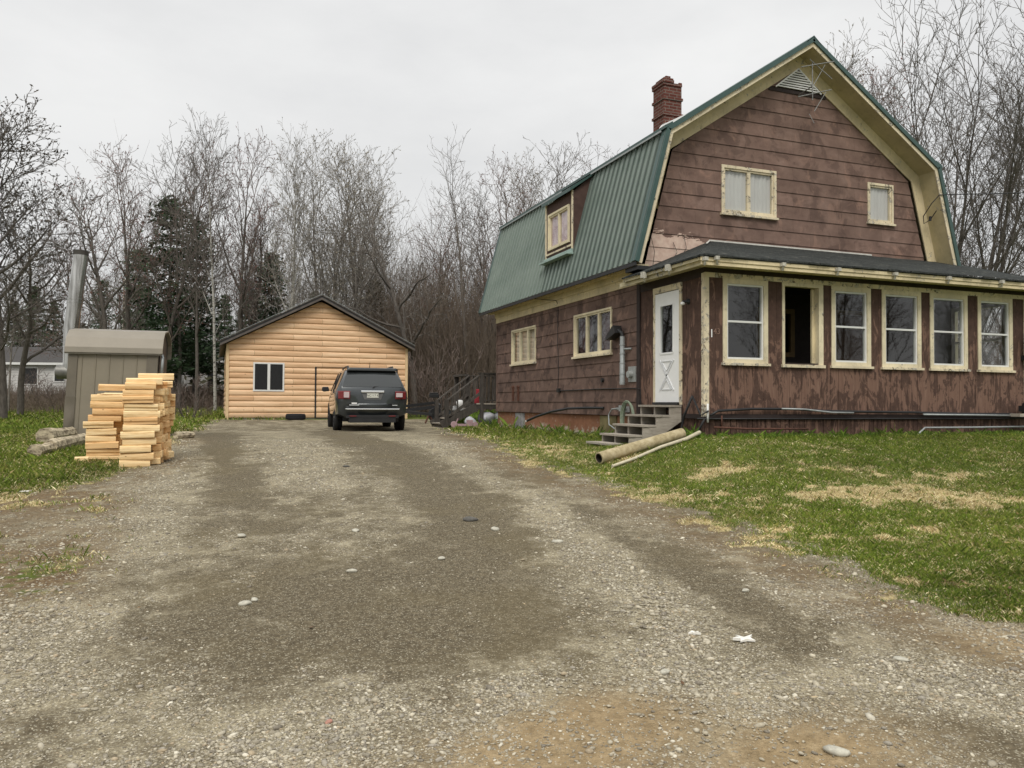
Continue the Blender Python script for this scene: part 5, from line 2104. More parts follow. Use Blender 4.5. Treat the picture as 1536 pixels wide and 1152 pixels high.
# ------------------------------------------------------------------ stack of log-siding offcuts
def build_stack():
    rs = random.Random(12)
    endg = Mt('cut_pine', .7, .2)
    o3 = endg.xyz(endg.obj)
    rr_ = endg.rnd()
    VV = endg.comb(endg.ma('ADD', o3[0], endg.ma('MULTIPLY', rr_, 9)), o3[1], endg.ma('ADD', o3[2], endg.ma('MULTIPLY', rr_, 5)))
    endg.col(endg.mix(1, endg.ramp(endg.noise(endg.map(VV, (1.0, 12, 12)), 3, 6, .68, .7), [(.3, (.58, .38, .18)), (.5, (.80, .62, .36)), (.75, (.90, .77, .52))]),
                      endg.ramp(endg.rnd(), [(0, (1.08, 1.04, .98)), (.45, (1, .94, .86)), (.75, (.95, .80, .66)), (1, (.92, .74, .60))]), 'MULTIPLY'))
    kn = endg.step(endg.vor(endg.map(VV, (1, 1.6, 1.6)), 5.5, out=0), .10, .05)
    bc = endg.b.inputs['Base Color'].links[0].from_socket
    endg.col(endg.mix(endg.ma('MULTIPLY', kn, .75), bc, (.20, .09, .04)))
    protos = []
    g = 'offcuts stacked beside the furnace shed'
    def proto(L, d, h, kind):
        mb = MB()
        if kind == 0:      # D-shaped, rounded side outwards
            P = [(d / 2, -h / 2), (d / 2, h / 2), (-d * .36, h / 2), (-d * .47, h * .34), (-d * .5, h * .05), (-d * .49, -h * .3), (-d * .44, -h / 2)]
        elif kind == 1:    # flat board with a tongue
            P = [(d / 2, -h / 2), (d / 2, h / 2), (-d / 2 + .012, h / 2), (-d / 2, h / 2 - .012), (-d / 2, 0), (-d / 2 + .02, -.004), (-d / 2 + .02, -h / 2)]
        else:              # round face up
            P = [(d / 2, -h / 2), (d / 2, h * .3), (d * .3, h * .45), (0, h / 2), (-d * .3, h * .46), (-d / 2, h * .3), (-d / 2, -h / 2)]
        mb.prism(P, 'x', 0, L)
        o = mb.build('log_offcut', endg.m, None, bevel=.004)
        return o.data, o
    metas = []
    for k in range(3):
        for L in (.42, .46, .50):
            me, o = proto(L, .17, .103, k)
            metas.append((me, L, k))
            COL.objects.unlink(o)
            D.objects.remove(o)
    ux = Vector((math.cos(R_(4)), math.sin(R_(4)), 0))
    base = Vector((0, 0, 0))
    def put(x, y, z, rz, tilt, lab, me, sc=(1, 1, 1)):
        o = D.objects.new('log_offcut', me)
        COL.objects.link(o)
        o.location = (x, y, z)
        o.rotation_euler = (tilt, rs.uniform(-.02, .02), rz)
        o.scale = sc
        tag(o, lab, 'offcut', g)
    n = 0
    for (cx, cy, nl, rows, lab) in ((-1.86, 13.75, 10, 4, 'pale pine log-siding offcut in the left-hand column of the stack beside the shed'),
                                    (-1.37, 13.05, 12, 5, 'pale pine log-siding offcut in the taller right-hand column of the stack')):
        for r in range(rows):
            zb = tz(cx, cy + r * .18) + .0
            x_r = cx + r * .035
            y_r = cy + r * .185
            for k in range(nl):
                me, L, kd = metas[rs.choice([0, 1, 2, 0, 1, 3, 4, 5, 6, 7])]
                f = k / nl
                if cx > -1.5:
                    x = x_r + .05 * math.sin(f * 3) + rs.uniform(-.02, .03) + (.12 * max(0, f - .45))
                else:
                    x = x_r + rs.uniform(-.035, .035) + (.20 * max(0, f - .55)) + (rs.choice([0, 0, 0, 0, -.09]) if 0.2 < f < .75 else 0)
                z = zb + .055 + k * .1045
                put(x, y_r + rs.uniform(-.02, .02), z, R_(4 + rs.uniform(-3, 3)), rs.uniform(-.04, .04), lab, me)
                # filler to the right for short ones seen end-on
                n += 1
    # end-on column to the right
    for r in range(5):
        zb = tz(-.85, 13.3 + r * .15)
        for k in range(11):
            me, L, kd = metas[rs.choice([0, 1, 2, 6, 7])]
            if rs.random() < .12:
                continue
            z = zb + .05 + k * .1045
            put(-.93 + rs.uniform(-.03, .04) + .025 * r + .06 * k / 14, 13.25 + r * .17 + rs.uniform(-.02, .02), z, R_(4 + rs.uniform(-12, 14)), rs.uniform(-.05, .05),
                'short pale pine offcut showing its sawn end at the right side of the stack', me, (.28, .85, 1))
    # tops and strays
    me = metas[8][0]
    top = tz(-1.4, 13.3) + 1.26
    for (x, y, z, rz, lab) in ((-1.72, 13.72, tz(-1.9, 13.75) + 1.16, 12, 'long pale board sloping up across the top of the left column'),
                               (-1.28, 13.15, top, 3, 'pale board lying on the very top of the right column'),
                               (-1.13, 13.35, top + .08, 2, 'topmost pale board at the back right of the stack'),
                               (-2.02, 13.70, tz(-2.1, 13.7) + .05, 2, 'square offcut end sticking out at the left foot of the stack'),
                               (-.75, 13.45, tz(-.7, 13.4) + .12, 70, 'rounded offcut fallen at the right foot of the stack')):
        put(x, y, z, R_(rz), 0, lab, me, (.38, .8, 1) if 'foot' in lab else (1, 1, 1))
build_stack()

def build_slabs():
    m = Mt('barky_slab_wood', .9, .2)
    n_ = m.noise(m.map(m.obj, (3, 9, 9)), 1.6, 6, .7)
    m.col(m.ramp(n_, [(.38, (.13, .10, .07)), (.5, (.40, .34, .24)), (.65, (.62, .53, .37))]))
    m.bump(n_, .6, .02)
    L = [((-3.02, 17.0), (-2.72, 17.9), .16, 'grey log end nearest the shed corner, thickest of the three log slabs'),
         ((-2.62, 15.2), (-2.32, 16.6), .13, 'long pale split log slab pointing at the shed corner'),
         ((-2.76, 14.75), (-2.58, 15.35), .11, 'short brown-ended slab, nearest and leftmost of the three log slabs'),
         ((-.78, 17.6), (-.45, 17.9), .085, 'small birch log lying behind the right side of the wood stack')]
    for i, (a, b, r, lab) in enumerate(L):
        rs = random.Random(i)
        mb = MB()
        pts, rr = [], []
        for k in range(7):
            f = k / 6
            x, y = a[0] + (b[0] - a[0]) * f, a[1] + (b[1] - a[1]) * f
            pts.append((x, y, tz(x, y) + r * .75))
            rr.append(r * (1 + rs.uniform(-.12, .12)) * (1 - .2 * f))
        mb.tube(pts, rr, 9)
        mb.v = [(v[0], v[1], v[2]) for v in mb.v]
        o = mb.build('log_slab', m.m, None, smooth=True, auto=.5)
        tag(o, lab, 'log')
build_slabs()

# ------------------------------------------------------------------ porch steps, pipes, hose
def build_steps():
    x1 = HX0 - .04
    S = thing('wooden_steps', 'weathered grey wooden steps up to the white side door', 'steps', (7.0, 12.7, tz(7, 12.7)))
    def sp(mb, name, mat):
        o = mb.build(name, mat, S, bevel=.004)
        o.location = -S.location
        return o
    T = [(7.49, 1.575), (7.22, 1.40), (6.95, 1.225), (6.68, 1.05), (6.40, .90)]
    for i, (x, z) in enumerate(T):
        mb = MB()
        e_ = x1 if i == 0 else x + .29
        yb = 12.35 if i == 4 else 12.17
        mb.box((x, yb, z - .02), (x + (e_ - x) * .49, 13.27, z + .018))
        mb.box((x + (e_ - x) * .51, yb + .01, z - .022), (e_, 13.25, z + .016))
        sp(mb, 'tread', M['grywood'])
    for y in (12.19, 12.71, 13.20):
        mb = MB()
        P = [(x1, 1.55)]
        for i, (x, z) in enumerate(T[:4]):
            zt = z - .024
            P += [(x + .035, zt), (x + .035, max(zt - .152, .80))]
        P += [(6.72, .82), (6.95, .80), (x1, 1.30)]
        mb.prism([(p[0], p[1]) for p in P], 'y', y, y + .04)
        sp(mb, 'stringer', M['grywood'])
    mb = MB()
    mb.box((7.62, 12.3, .9), (7.66, 13.1, 1.35))
    sp(mb, 'back_board', M['dkwood'])
build_steps()

def build_pipes():
    tanm = Mt('tan_cardboard_tube', .7, .3)
    n = tanm.noise(tanm.map(tanm.obj, (1, 1, 1)), 9, 6, .7)
    tanm.col(tanm.ramp(n, [(.3, (.24, .19, .10)), (.55, (.42, .35, .21)), (.8, (.52, .46, .33))]))
    def roll(a, b, r, name, mat, lab, wall=.02):
        a, b = Vector(a), Vector(b)
        mb = MB()
        mb.k = 0
        mb.tube([a, a.lerp(b, .5), b], r, 24, cap=False)
        mb.k = 1
        mb.tube([a, b], r - wall, 24, cap=False)
        mb.k = 0
        n0 = len(mb.v)
        for e_ in (a, b):
            d = (b - a).normalized()
            x = d.cross(Vector((0, 0, 1))).normalized()
            u = x.cross(d)
            ring = [[e_ + (x * math.cos(t_) + u * math.sin(t_)) * q for t_ in [2 * math.pi * k / 24 for k in range(24)]] for q in (r, r - wall)]
            mb.grid(ring, True)
        mb.k = 1
        mb.tube([a.lerp(b, .25), a.lerp(b, .26)], r - wall - .001, 20)
        o = mb.build(name, [mat, M['dark']], None, smooth=True, auto=.6, recalc=False)
        tag(o, lab, 'pipe')
        return o
    roll((5.52, 10.98, tz(5.52, 10.98) + .09), (7.28, 11.42, tz(7.28, 11.42) + .11), .092, 'pipe', tanm.m, 'thick tan tube lying on the grass before the wooden steps')
    mb = MB()
    pts = [(5.52, 10.55, tz(5.5, 10.55) + .03), (6.0, 10.72, tz(6, 10.72) + .035), (6.6, 10.95, tz(6.6, 10.95) + .05), (7.2, 11.16, tz(7.2, 11.16) + .05), (7.62, 11.42, tz(7.6, 11.4) + .10)]
    mb.tube(pts, [.022, .024, .026, .03, .034], 10)
    tag(mb.build('pole', plain('pale_stripped_wood', (.50, .45, .33), .8, var=.25, scale=14), None, smooth=True, auto=.8), 'thin pale stripped pole lying beside the thick tan tube', 'pole')
    # green hose coil
    hm = plain('faded_green_hose', (.22, .26, .19), .6, .4, var=.3, scale=20)
    H = MB()
    rs = random.Random(4)
    pts = []
    for k in range(0, 8 * 22):
        a = k / 22 * 2 * math.pi + 1.2
        tn = k / 22
        ra, rb = .24 + .012 * math.sin(tn * 2.1), .34 + .02 * math.sin(tn * 1.3)
        pts.append((7.60 + .018 * (tn % 3) + .012 * math.sin(a * .37), 13.92 + .025 * math.sin(tn) + ra * math.cos(a), 1.31 + .02 * math.cos(tn * 1.7) + rb * math.sin(a)))
    H.tube(pts, .012, 6)
    tag(H.build('garden_hose', hm, None, smooth=True), 'faded green garden hose coiled on the wall behind the steps', 'hose')
    H = MB()
    H.tube([(7.70, 14.45, 1.52), (7.64, 14.62, 1.50), (7.62, 14.72, 1.38), (7.60, 14.66, 1.18), (7.6, 14.4, 1.10), (7.6, 14.1, 1.13)], .014, 7)
    H.box((7.66, 14.30, 1.46), (7.78, 14.36, 1.58))
    H.box((7.68, 14.12, 1.44), (7.78, 14.18, 1.56))
    H.bar((7.70, 14.1, 1.52), (7.70, 14.6, 1.50), .03, .03)
    tag(H.build('tap_and_hose_tail', M['grey'], None, smooth=True, auto=.6), 'outdoor tap with a short pale hose tail left of the coil', 'tap')
    H = MB()
    H.tube([(7.78, 15.25, 1.52), (7.62, 15.7, 1.52), (7.42, 16.3, 1.50), (7.26, 16.9, 1.42), (7.14, 17.5, 1.30), (7.06, 17.9, 1.19)], .028, 10)
    H.k = 1
    H.tube([(7.06, 17.9, 1.19), (7.045, 17.95, 1.175)], .02, 8)
    tag(H.build('drain_pipe', [M['black'], M['white']], None, smooth=True, auto=.8), 'black flexible drain pipe curving out of the side wall', 'pipe')
build_pipes()

def build_antennas():
    m = plain('dull_aluminium', (.22, .22, .21), .5, .4, .3, var=.3)
    A = MB()
    y = HY0 - .45
    for a, b, r in (((11.33, 8.66), (12.06, 8.83), .011), ((11.55, 8.86), (12.0, 8.45), .008), ((11.95, 8.80), (11.52, 8.25), .008),
                    ((11.25, 8.02), (11.98, 8.22), .010), ((11.97, 8.22), (11.53, 7.70), .008), ((11.53, 7.70), (11.53, 7.45), .006)):
        A.tube([(a[0], y, a[1]), (b[0], y - .15, b[1])], r, 6)
    A.tube([(11.6, HY0 - .04, 8.25), (11.62, y, 8.3)], .012, 6)
    A.tube([(11.62, y, 8.0), (11.62, y, 8.8)], .012, 6)
    tag(A.build('tv_antenna', m, None), 'old bare TV antenna rods hanging before the gable louvre', 'antenna')
    # satellite dish at the right end of the porch
    S = thing('satellite_dish', 'grey satellite dish on the right end of the porch front', 'dish', (15.5, 11.3, 2.7))
    mb = MB()
    mb.lathe([(0, .06), (.12, .05), (.22, .02), (.29, -.03)], (.02, 0, .28), 26, 'y')
    mb.build('reflector', plain('dark_grey_enamel', (.10, .105, .11), .5), S, smooth=True)
    mb = MB()
    mb.tube([(.0, .2, -.05), (-.02, .08, -.02), (-.02, .06, .22)], .022, 8)
    mb.box((-.15, .02, -.16), (.0, .2, -.06))
    mb.tube([(0, .05, .05), (.02, -.30, .1)], .012, 6)
    mb.build('arm', M['black'], S)
    # service cable
    mb = MB()
    a, b = Vector((15.35, 13.15, 6.35)), Vector((34, 5.5, 8.4))
    pts = []
    for k in range(25):
        f = k / 24
        p = a.lerp(b, f)
        p.z -= 1.1 * f * (1 - f) * 1.6
        pts.append(p)
    mb.tube(pts, .012, 5)
    mb.tube([a, (15.1, 13.2, 6.33), (14.98, 13.3, 6.15), (14.95, 13.5, 5.9), (15.02, 13.55, 5.75), (15.1, 13.45, 5.82), (15.12, 13.3, 6.0)], .011, 5)
    mb.lathe([(0, -.05), (.03, -.05), (.03, .05), (0, .05)], (15.1, 13.45, 5.85), 8)
    tag(mb.build('service_cable', M['black'], None), 'black power service cable running from the right rake into the sky', 'cable')
    mb = MB()
    mb.tube([(8.75, HY0 - .04, 5.0), (8.8, HY0 - .06, 4.75), (8.55, HY0 - .1, 4.4), (8.2, HY0 - .2, 4.2)], .006, 4)
    mb.tube([(8.5, HY0 - .04, 4.85), (8.58, HY0 - .06, 4.65), (8.5, HY0 - .06, 4.5)], .006, 4)
    mb.tube([(7.95, HY0 - .1, 4.95), (8.02, HY0 - .14, 4.6), (8.0, HY0 - .1, 4.3)], .006, 4)
    tag(mb.build('loose_wire', M['black'], None), 'thin loose wires dangling at the left foot of the gable', 'wire')
build_antennas()

# ------------------------------------------------------------------ back deck with stairs
def build_deck():
    Dk = thing('back_deck', 'dark weathered back deck with railed stairs beyond the house corner', 'deck', (7.8, 23.6, .93))
    def dp(mb, name, mat=None, parent=None):
        o = mb.build(name, mat or M['dkwood'], parent or Dk)
        if parent is None:
            o.location = -Dk.location
        return o
    fz, rz = 1.60, 2.53
    x0, x1, y0, y1 = 7.55, 11.5, 23.5, 26.0
    mb = MB()
    x = x0
    while x < x1:
        mb.box((x, y0, fz - .03), (x + .135, y1, fz))
        x += .14
    mb.box((x0, y0 - .04, fz - .17), (x1, y0 - .002, fz - .032))
    mb.box((x0 - .04, y0, fz - .17), (x0 - .002, y1, fz - .032))
    dp(mb, 'platform', M['dkwood'])
    mb = MB()
    mb.box((x0, y0 - .06, fz - .028), (x1, y0 - .042, fz + .012))
    dp(mb, 'edge_board', M['grywood'])
    for (x, y) in ((7.72, y0 - .05), (9.2, y0 - .05), (7.60, y1 - .1), (7.66, 24.75)):
        mb = MB()
        mb.box((x - .05, y - .05, .75), (x + .05, y + .05, rz))
        dp(mb, 'post')
    mb = MB()
    for z in (rz, fz + .12):
        mb.box((7.78, y0 - .08, z - .045), (x1, y0 - .01, z - .005))
    mb.box((7.60, y0 - .10, rz), (x1, y0 + .04, rz + .03))
    mb.box((7.52, y1 - .14, rz), (x1, y1, rz + .03))
    mb.box((7.50, 24.75, rz - .04), (7.70, y1 - .1, rz + .03))
    dp(mb, 'rail')
    k = 0
    x = 7.95
    while x < 9.4:
        mb = MB()
        mb.box((x - .03, y0 - .075, fz + .1), (x + .03, y0 - .035, rz - .046))
        dp(mb, 'baluster')
        x += .21
    x = 7.68
    while x < 9.0:
        mb = MB()
        mb.box((x - .02, y1 - .09, fz), (x + .02, y1 - .05, rz))
        dp(mb, 'baluster')
        x += .14
    # stairs toward -x
    for i in range(4):
        z = fz - .155 * (i + 1)
        x = x0 - .27 * (i + 1)
        mb = MB()
        mb.box((x - .03, y0 + .02, z - .025), (x + .27, y0 + 1.15, z + .012))
        dp(mb, 'tread', M['grywood'])
        mb = MB()
        mb.box((x, y0 + .04, z - .155), (x + .02, y0 + 1.1, z - .026))
        dp(mb, 'riser', M['dkwood'])
    for y in (y0 - .03, y0 + 1.16):
        mb = MB()
        mb.bar((x0 + .0, y, fz - .12), (x0 - 1.12, y, .93), .04, .24)
        dp(mb, 'stringer')
        mb = MB()
        mb.box((6.55, y - .05, .8), (6.66, y + .05, 1.72))
        dp(mb, 'post', M['dkwood'])
        mb = MB()
        mb.bar((6.60, y, 1.68), (7.68, y, 2.50), .09, .04)
        mb.bar((6.60, y, 1.14), (7.68, y, 1.92), .04, .09)
        dp(mb, 'stair_rail')
        for j in range(5):
            f = (j + .7) / 5.6
            mb = MB()
            xx = 6.62 + 1.06 * f
            mb.box((xx - .02, y - .03, 1.16 + .78 * f), (xx + .02, y - .01, 1.68 + .8 * f))
            dp(mb, 'baluster')
    # things around it
    def rag(name, c, r, sq, mat, lab, cat, seed, sub=3):
        mb = MB()
        stone_mesh(mb, (0, 0, 0), r, sq, seed, sub)
        o = mb.build(name, mat, None, True)
        o.location = c
        tag(o, lab, cat)
    wb = plain('white_plastic_sheet', (.48, .49, .52), .45, .4, var=.18, scale=7)
    rag('plastic_bag', (7.95, 23.62, 1.12), .30, (1.1, .8, .75), wb, 'bulging white plastic bag under the deck next to the foundation', 'bag', 3)
    rag('plastic_bag', (8.38, 23.66, 1.14), .22, (1, .8, 1.0), wb, 'smaller white bag under the deck, rightmost against the house', 'bag', 4)
    rag('plastic_bag', (7.36, 23.45, 1.02), .22, (.9, .5, .85), wb, 'white bag under the stair stringer left of the deck post', 'bag', 5)
    pk = plain('pink_plastic', (.40, .27, .29), .5, var=.2, scale=15)
    T = MB()
    T.box((-.30, -.05, .05), (.25, .05, .12))
    T.lathe([(0, -.03), (.10, -.03), (.10, .03), (0, .03)], (-.32, 0, .10), 14, 'y')
    T.lathe([(0, -.03), (.09, -.03), (.09, .03), (0, .03)], (.34, 0, .09), 14, 'y')
    T.box((.08, -.05, .12), (.26, .06, .24))
    T.bar((-.28, 0, .1), (-.2, 0, .28), .03, .03)
    o = T.build('toy', pk, None, bevel=.008)
    o.location = (6.95, 22.75, tz(6.95, 22.75))
    tag(o, 'pink and white plastic toy left on the grass before the stairs', 'toy')
    cl = plain('mixed_plastic', (.45, .45, .44), .5, var=.4, scale=9)
    B = MB()
    B.lathe([(0, 0), (.15, 0), (.17, .22), (.16, .22)], (0, 0, 0), 18)
    o = B.build('bucket', plain('dark_bucket', (.05, .055, .06), .5), None)
    o.location = (6.86, 24.1, 1.15)
    tag(o, 'dark bucket standing on the deck stairs', 'bucket')
    B = MB()
    B.box((0, 0, 0), (.34, .22, .06))
    B.box((.05, .04, .06), (.2, .18, .14))
    o = B.build('storage_tray', cl, None, bevel=.01)
    o.location = (6.92, 23.7, 1.38)
    o.rotation_euler = (0, 0, .3)
    tag(o, 'pale plastic tray lying on the lower stairs', 'tray')
    B = MB()
    B.lathe([(0, 0), (.11, .01), (.13, .18), (.05, .24), (0, .24)], (0, 0, 0), 14)
    o = B.build('jug', plain('white_jug', (.7, .7, .68), .5), None, smooth=True)
    o.location = (7.28, 24.3, 1.47)
    tag(o, 'white plastic jug on the stairs behind the rail', 'jug')
    B = MB()
    B.box((0, 0, 0), (.14, .1, .46))
    o = B.build('folded_chair', plain('red_cloth', (.35, .04, .05), .8), None, bevel=.02)
    o.location = (7.75, 24.2, 1.6)
    tag(o, 'folded red cloth chair standing on the deck behind the post', 'chair')
    # mailbox-like grill on the far rail and dark trailer left of the stairs
    B = MB()
    B.box((-.17, -.12, 0), (.17, .12, .12))
    B.box((-.14, -.1, .12), (.14, .1, .17))
    o = B.build('grill_lid', M['black'], None, bevel=.02)
    o.location = (6.66, 25.3, 1.78)
    tag(o, 'black box standing behind the left newel post', 'box')
    B = MB()
    B.box((-.03, -.03, 0), (.03, .03, .86))
    T = thing('utility_trailer', 'low black trailer frame parked between garage and stairs', 'trailer', (7.2, 28.2, tz(7.2, 28.2)))
    B = MB()
    B.bar((.4, -.3, .58), (-1.3, -.1, .38), .07, .12)
    B.bar((.6, .9, .72), (-1.3, .8, .50), .07, .10)
    B.bar((-1.3, -.2, .42), (-.2, -1.6, .30), .07, .09)
    B.bar((-1.2, .9, .45), (-.2, -1.6, .30), .06, .08)
    B.bar((.4, -.3, .58), (.6, .9, .70), .07, .10)
    B.build('frame', M['black'], T)
    B = MB()
    B.tube([(-.3, -1.45, .3), (-.45, -1.5, .0)], .03, 8)
    B.tube([(-.3, -1.45, .3), (-.15, -1.5, .0)], .025, 8)
    B.build('jack', M['rust'], T)
    B = MB()
    B.tube([(.2, -.55, .27), (.2, -.38, .27)], .27, 20)
    B.build('wheel', M['rubber'], T)
    B = MB()
    B.lathe([(.20, -.0), (.34, .01), (.37, .06), (.37, .17), (.34, .23), (.24, .235), (.20, .19)], (0, 0, 0), 34)
    for k in range(34):
        a = k * 2 * math.pi / 34
        B.bar((.368 * math.cos(a), .368 * math.sin(a), .03), (.368 * math.cos(a), .368 * math.sin(a), .16), .02, .012, (math.cos(a), math.sin(a), 0))
    o = B.build('tyre_on_ground', M['rubber'], None)
    o.location = (2.82, 31.2, tz(2.82, 31.2) + .01)
    tag(o, 'old black tyre lying flat on the grass before the garage', 'tyre')
build_deck()

# ------------------------------------------------------------------ trees
def bark(name, a, b, birch=False):
    t = Mt(name, .9, .15)
    n = t.noise(t.map(t.obj, (3, 3, .8)), 5, 5, .7)
    c = t.ramp(n, [(.3, a), (.7, b)])
    if birch:
        k = t.step(t.noise(t.map(t.obj, (2, 2, 7)), 2.2, 4, .7), .56, .6)
        c = t.mix(k, c, (.05, .045, .04))
    t.col(c)
    return t.m
BK = dict(dark=bark('dark_bark', (.06, .052, .045), (.15, .132, .115)), grey=bark('grey_bark', (.11, .098, .086), (.24, .215, .19)),
          pale=bark('pale_bark', (.26, .25, .22), (.46, .44, .40), True), twig=bark('grey_twigs', (.13, .115, .10), (.21, .185, .165)),
          dtwig=bark('dark_twigs', (.105, .093, .082), (.18, .16, .142)), rtwig=bark('reddish_twigs', (.135, .105, .092), (.205, .158, .138)), ptwig=bark('pale_twigs', (.19, .175, .155), (.30, .275, .24)),
          bud=bark('pale_catkins', (.16, .14, .10), (.34, .30, .23)), rbud=bark('red_buds', (.13, .05, .045), (.24, .10, .08)),
          dbud=bark('brown_buds', (.06, .05, .04), (.13, .11, .09)))

def seg_mesh(name, segs, mats, parent=None, buds=None, budsize=.03, seed=0):
    """segs: list of (p,q,r0,r1) -> thin open tubes"""
    A = np.array([s[0] for s in segs], float)
    B = np.array([s[1] for s in segs], float)
    r0 = np.array([s[2] for s in segs])
    r1 = np.array([s[3] for s in segs])
    Vs, Fs, Ms = [], [], []
    base = 0
    for sel, n in ((r0 > .035, 6), (r0 <= .035, 3)):
        a, b, p, q = A[sel], B[sel], r0[sel], r1[sel]
        if not len(a):
            continue
        d = b - a
        d /= np.linalg.norm(d, axis=1)[:, None] + 1e-9
        ref = np.where(np.abs(d[:, 2:3]) < .85, np.array([[0, 0, 1.]]), np.array([[1., 0, 0]]))
        x = np.cross(d, ref)
        x /= np.linalg.norm(x, axis=1)[:, None]
        u = np.cross(x, d)
        an = np.arange(n) * 2 * np.pi / n
        ring = x[:, None] * np.cos(an)[None, :, None] + u[:, None] * np.sin(an)[None, :, None]
        V = np.concatenate([a[:, None] + ring * p[:, None, None], b[:, None] + ring * q[:, None, None]], 1)
        m = len(a)
        k = np.arange(n)
        f = np.stack([k, (k + 1) % n, (k + 1) % n + n, k + n], 1)
        F = f[None] + (np.arange(m) * 2 * n)[:, None, None] + base
        Vs.append(V.reshape(-1, 3))
        Fs.append(F.reshape(-1, 4))
        Ms.append(np.zeros(m * n, int))
        base += m * 2 * n
    if buds is not None and len(buds):
        rs = np.random.RandomState(seed)
        P = np.array(buds)
        n = len(P)
        s = budsize * (.5 + rs.rand(n))[:, None]
        d1 = rs.randn(n, 3)
        d1 /= np.linalg.norm(d1, axis=1)[:, None]
        d2 = np.cross(d1, rs.randn(n, 3))
        d2 /= np.linalg.norm(d2, axis=1)[:, None]
        V = np.stack([P - d1 * s, P + d2 * s * .45, P + d1 * s, P - d2 * s * .45], 1)
        F = np.arange(n * 4).reshape(n, 4) + base
        Vs.append(V.reshape(-1, 3))
        Fs.append(F)
        Ms.append(np.ones(n, int))
    return npmesh(name, np.concatenate(Vs), np.concatenate(Fs), mats, parent, False, None, np.concatenate(Ms))

def grow(seed, H, lv, r0, lean=(0, 0), multi=1, spread=.18):
    mr = .0047 if H > 5 else .0028
    """lv: list of dict(n, ln, ang, seg, wan, up, start) per level; returns segs by level, tips"""
    rs = random.Random(seed)
    U, G, SQ = rs.uniform, rs.gauss, math.sqrt
    out = [[] for _ in lv]
    tips = []
    def br(p, d, L, r, l):
        c = lv[l]
        n = c['seg']
        st = L / n
        last = l == len(lv) - 1
        nch = 0 if last else lv[l + 1]['n']
        ch = []
        if nch:
            cn = max(2, int(nch * (.7 + .6 * rs.random()) * (1 if l == 0 else min(1.3, L / c['ln']))))
            s0 = c.get('start', .2)
            ch = sorted(s0 + (1 - s0) * (i + rs.random()) / cn for i in range(cn))
        ci = 0
        px, py, pz = p
        dx, dy, dz = d
        w, upv = c['wan'], c['up']
        phase = U(0, 6.28)
        for i in range(n):
            dx += G(0, w)
            dy += G(0, w)
            dz += G(0, w) + upv / n
            m = SQ(dx * dx + dy * dy + dz * dz)
            dx /= m; dy /= m; dz /= m
            qx, qy, qz = px + dx * st, py + dy * st, pz + dz * st
            ra = r * (1 - i / n) ** .8 + mr
            rb = r * (1 - (i + 1) / n) ** .8 + mr
            out[l].append(((px, py, pz), (qx, qy, qz), ra, rb))
            while ci < len(ch) and ch[ci] <= (i + 1) / n:
                f = ch[ci] * n - i
                t_ = ch[ci]
                cc = lv[l + 1]
                phase += 2.4 + U(-.5, .5)
                ang = cc['ang'] * U(.75, 1.25) * (1 - .45 * t_ if l == 0 else 1)
                # perpendicular
                if abs(dz) < .9:
                    ax, ay, az = dy, -dx, 0
                else:
                    ax, ay, az = 0, dz, -dy
                m = SQ(ax * ax + ay * ay + az * az)
                ax /= m; ay /= m; az /= m
                bx_, by_, bz_ = dy * az - dz * ay, dz * ax - dx * az, dx * ay - dy * ax
                ca, sa = math.cos(phase), math.sin(phase)
                ox, oy, oz = ax * ca + bx_ * sa, ay * ca + by_ * sa, az * ca + bz_ * sa
                cA, sA = math.cos(ang), math.sin(ang)
                shape = (1 - .62 * t_) if l else c.get('shape', lambda t: (1 - .75 * t ** 1.6))(t_)
                Lc = cc['ln'] * shape * U(.72, 1.18)
                rc = max(.005, min(ra * .62, cc['r'] * (Lc / cc['ln'])))
                br((px + dx * st * f, py + dy * st * f, pz + dz * st * f),
                   (dx * cA + ox * sA, dy * cA + oy * sA, dz * cA + oz * sA), Lc, rc, l + 1)
                ci += 1
            px, py, pz = qx, qy, qz
        if last:
            tips.append((px, py, pz))
            tips.append((px - dx * st * .5 + U(-.02, .02), py - dy * st * .5, pz - dz * st * .5))
    for k in range(multi):
        a = k * 6.283 / max(1, multi) + U(-.4, .4)
        sp = spread * ((U(.1, 1.15) if multi > 5 else U(.6, 1.2)) if multi > 1 else 0)
        hh = H * (U(.82, 1) if k else 1)
        br((.12 * math.cos(a) * (multi > 1), .12 * math.sin(a) * (multi > 1), -.25), (math.cos(a) * sp + lean[0], math.sin(a) * sp + lean[1], 1), hh, r0 * (1 if multi == 1 else .72), 0)
    return out, tips

PROT = {}
def proto(key, seed, H, lv, r0, mats, tbark, bud=.03, lean=(0, 0), multi=1, spread=.18):
    segs, tips = grow(seed, H, lv, r0, lean, multi, spread)
    zz = sorted(s[1][2] for L in segs for s in L)
    H = zz[int(len(zz) * .9995) - 1]
    PROT[key] = dict(H=H, trunk=segs[0] + [s for s in segs[1] if s[2] > .03], crown=[s for s in segs[1] if s[2] <= .03] + [s for L in segs[2:] for s in L], tips=tips, tb=tbark, mats=mats, bud=bud, me=None)

def L_(n, ln, ang, seg, wan, up, r, start=.15, **k):
    return dict(n=n, ln=ln, ang=ang, seg=seg, wan=wan, up=up, r=r, start=start, **k)

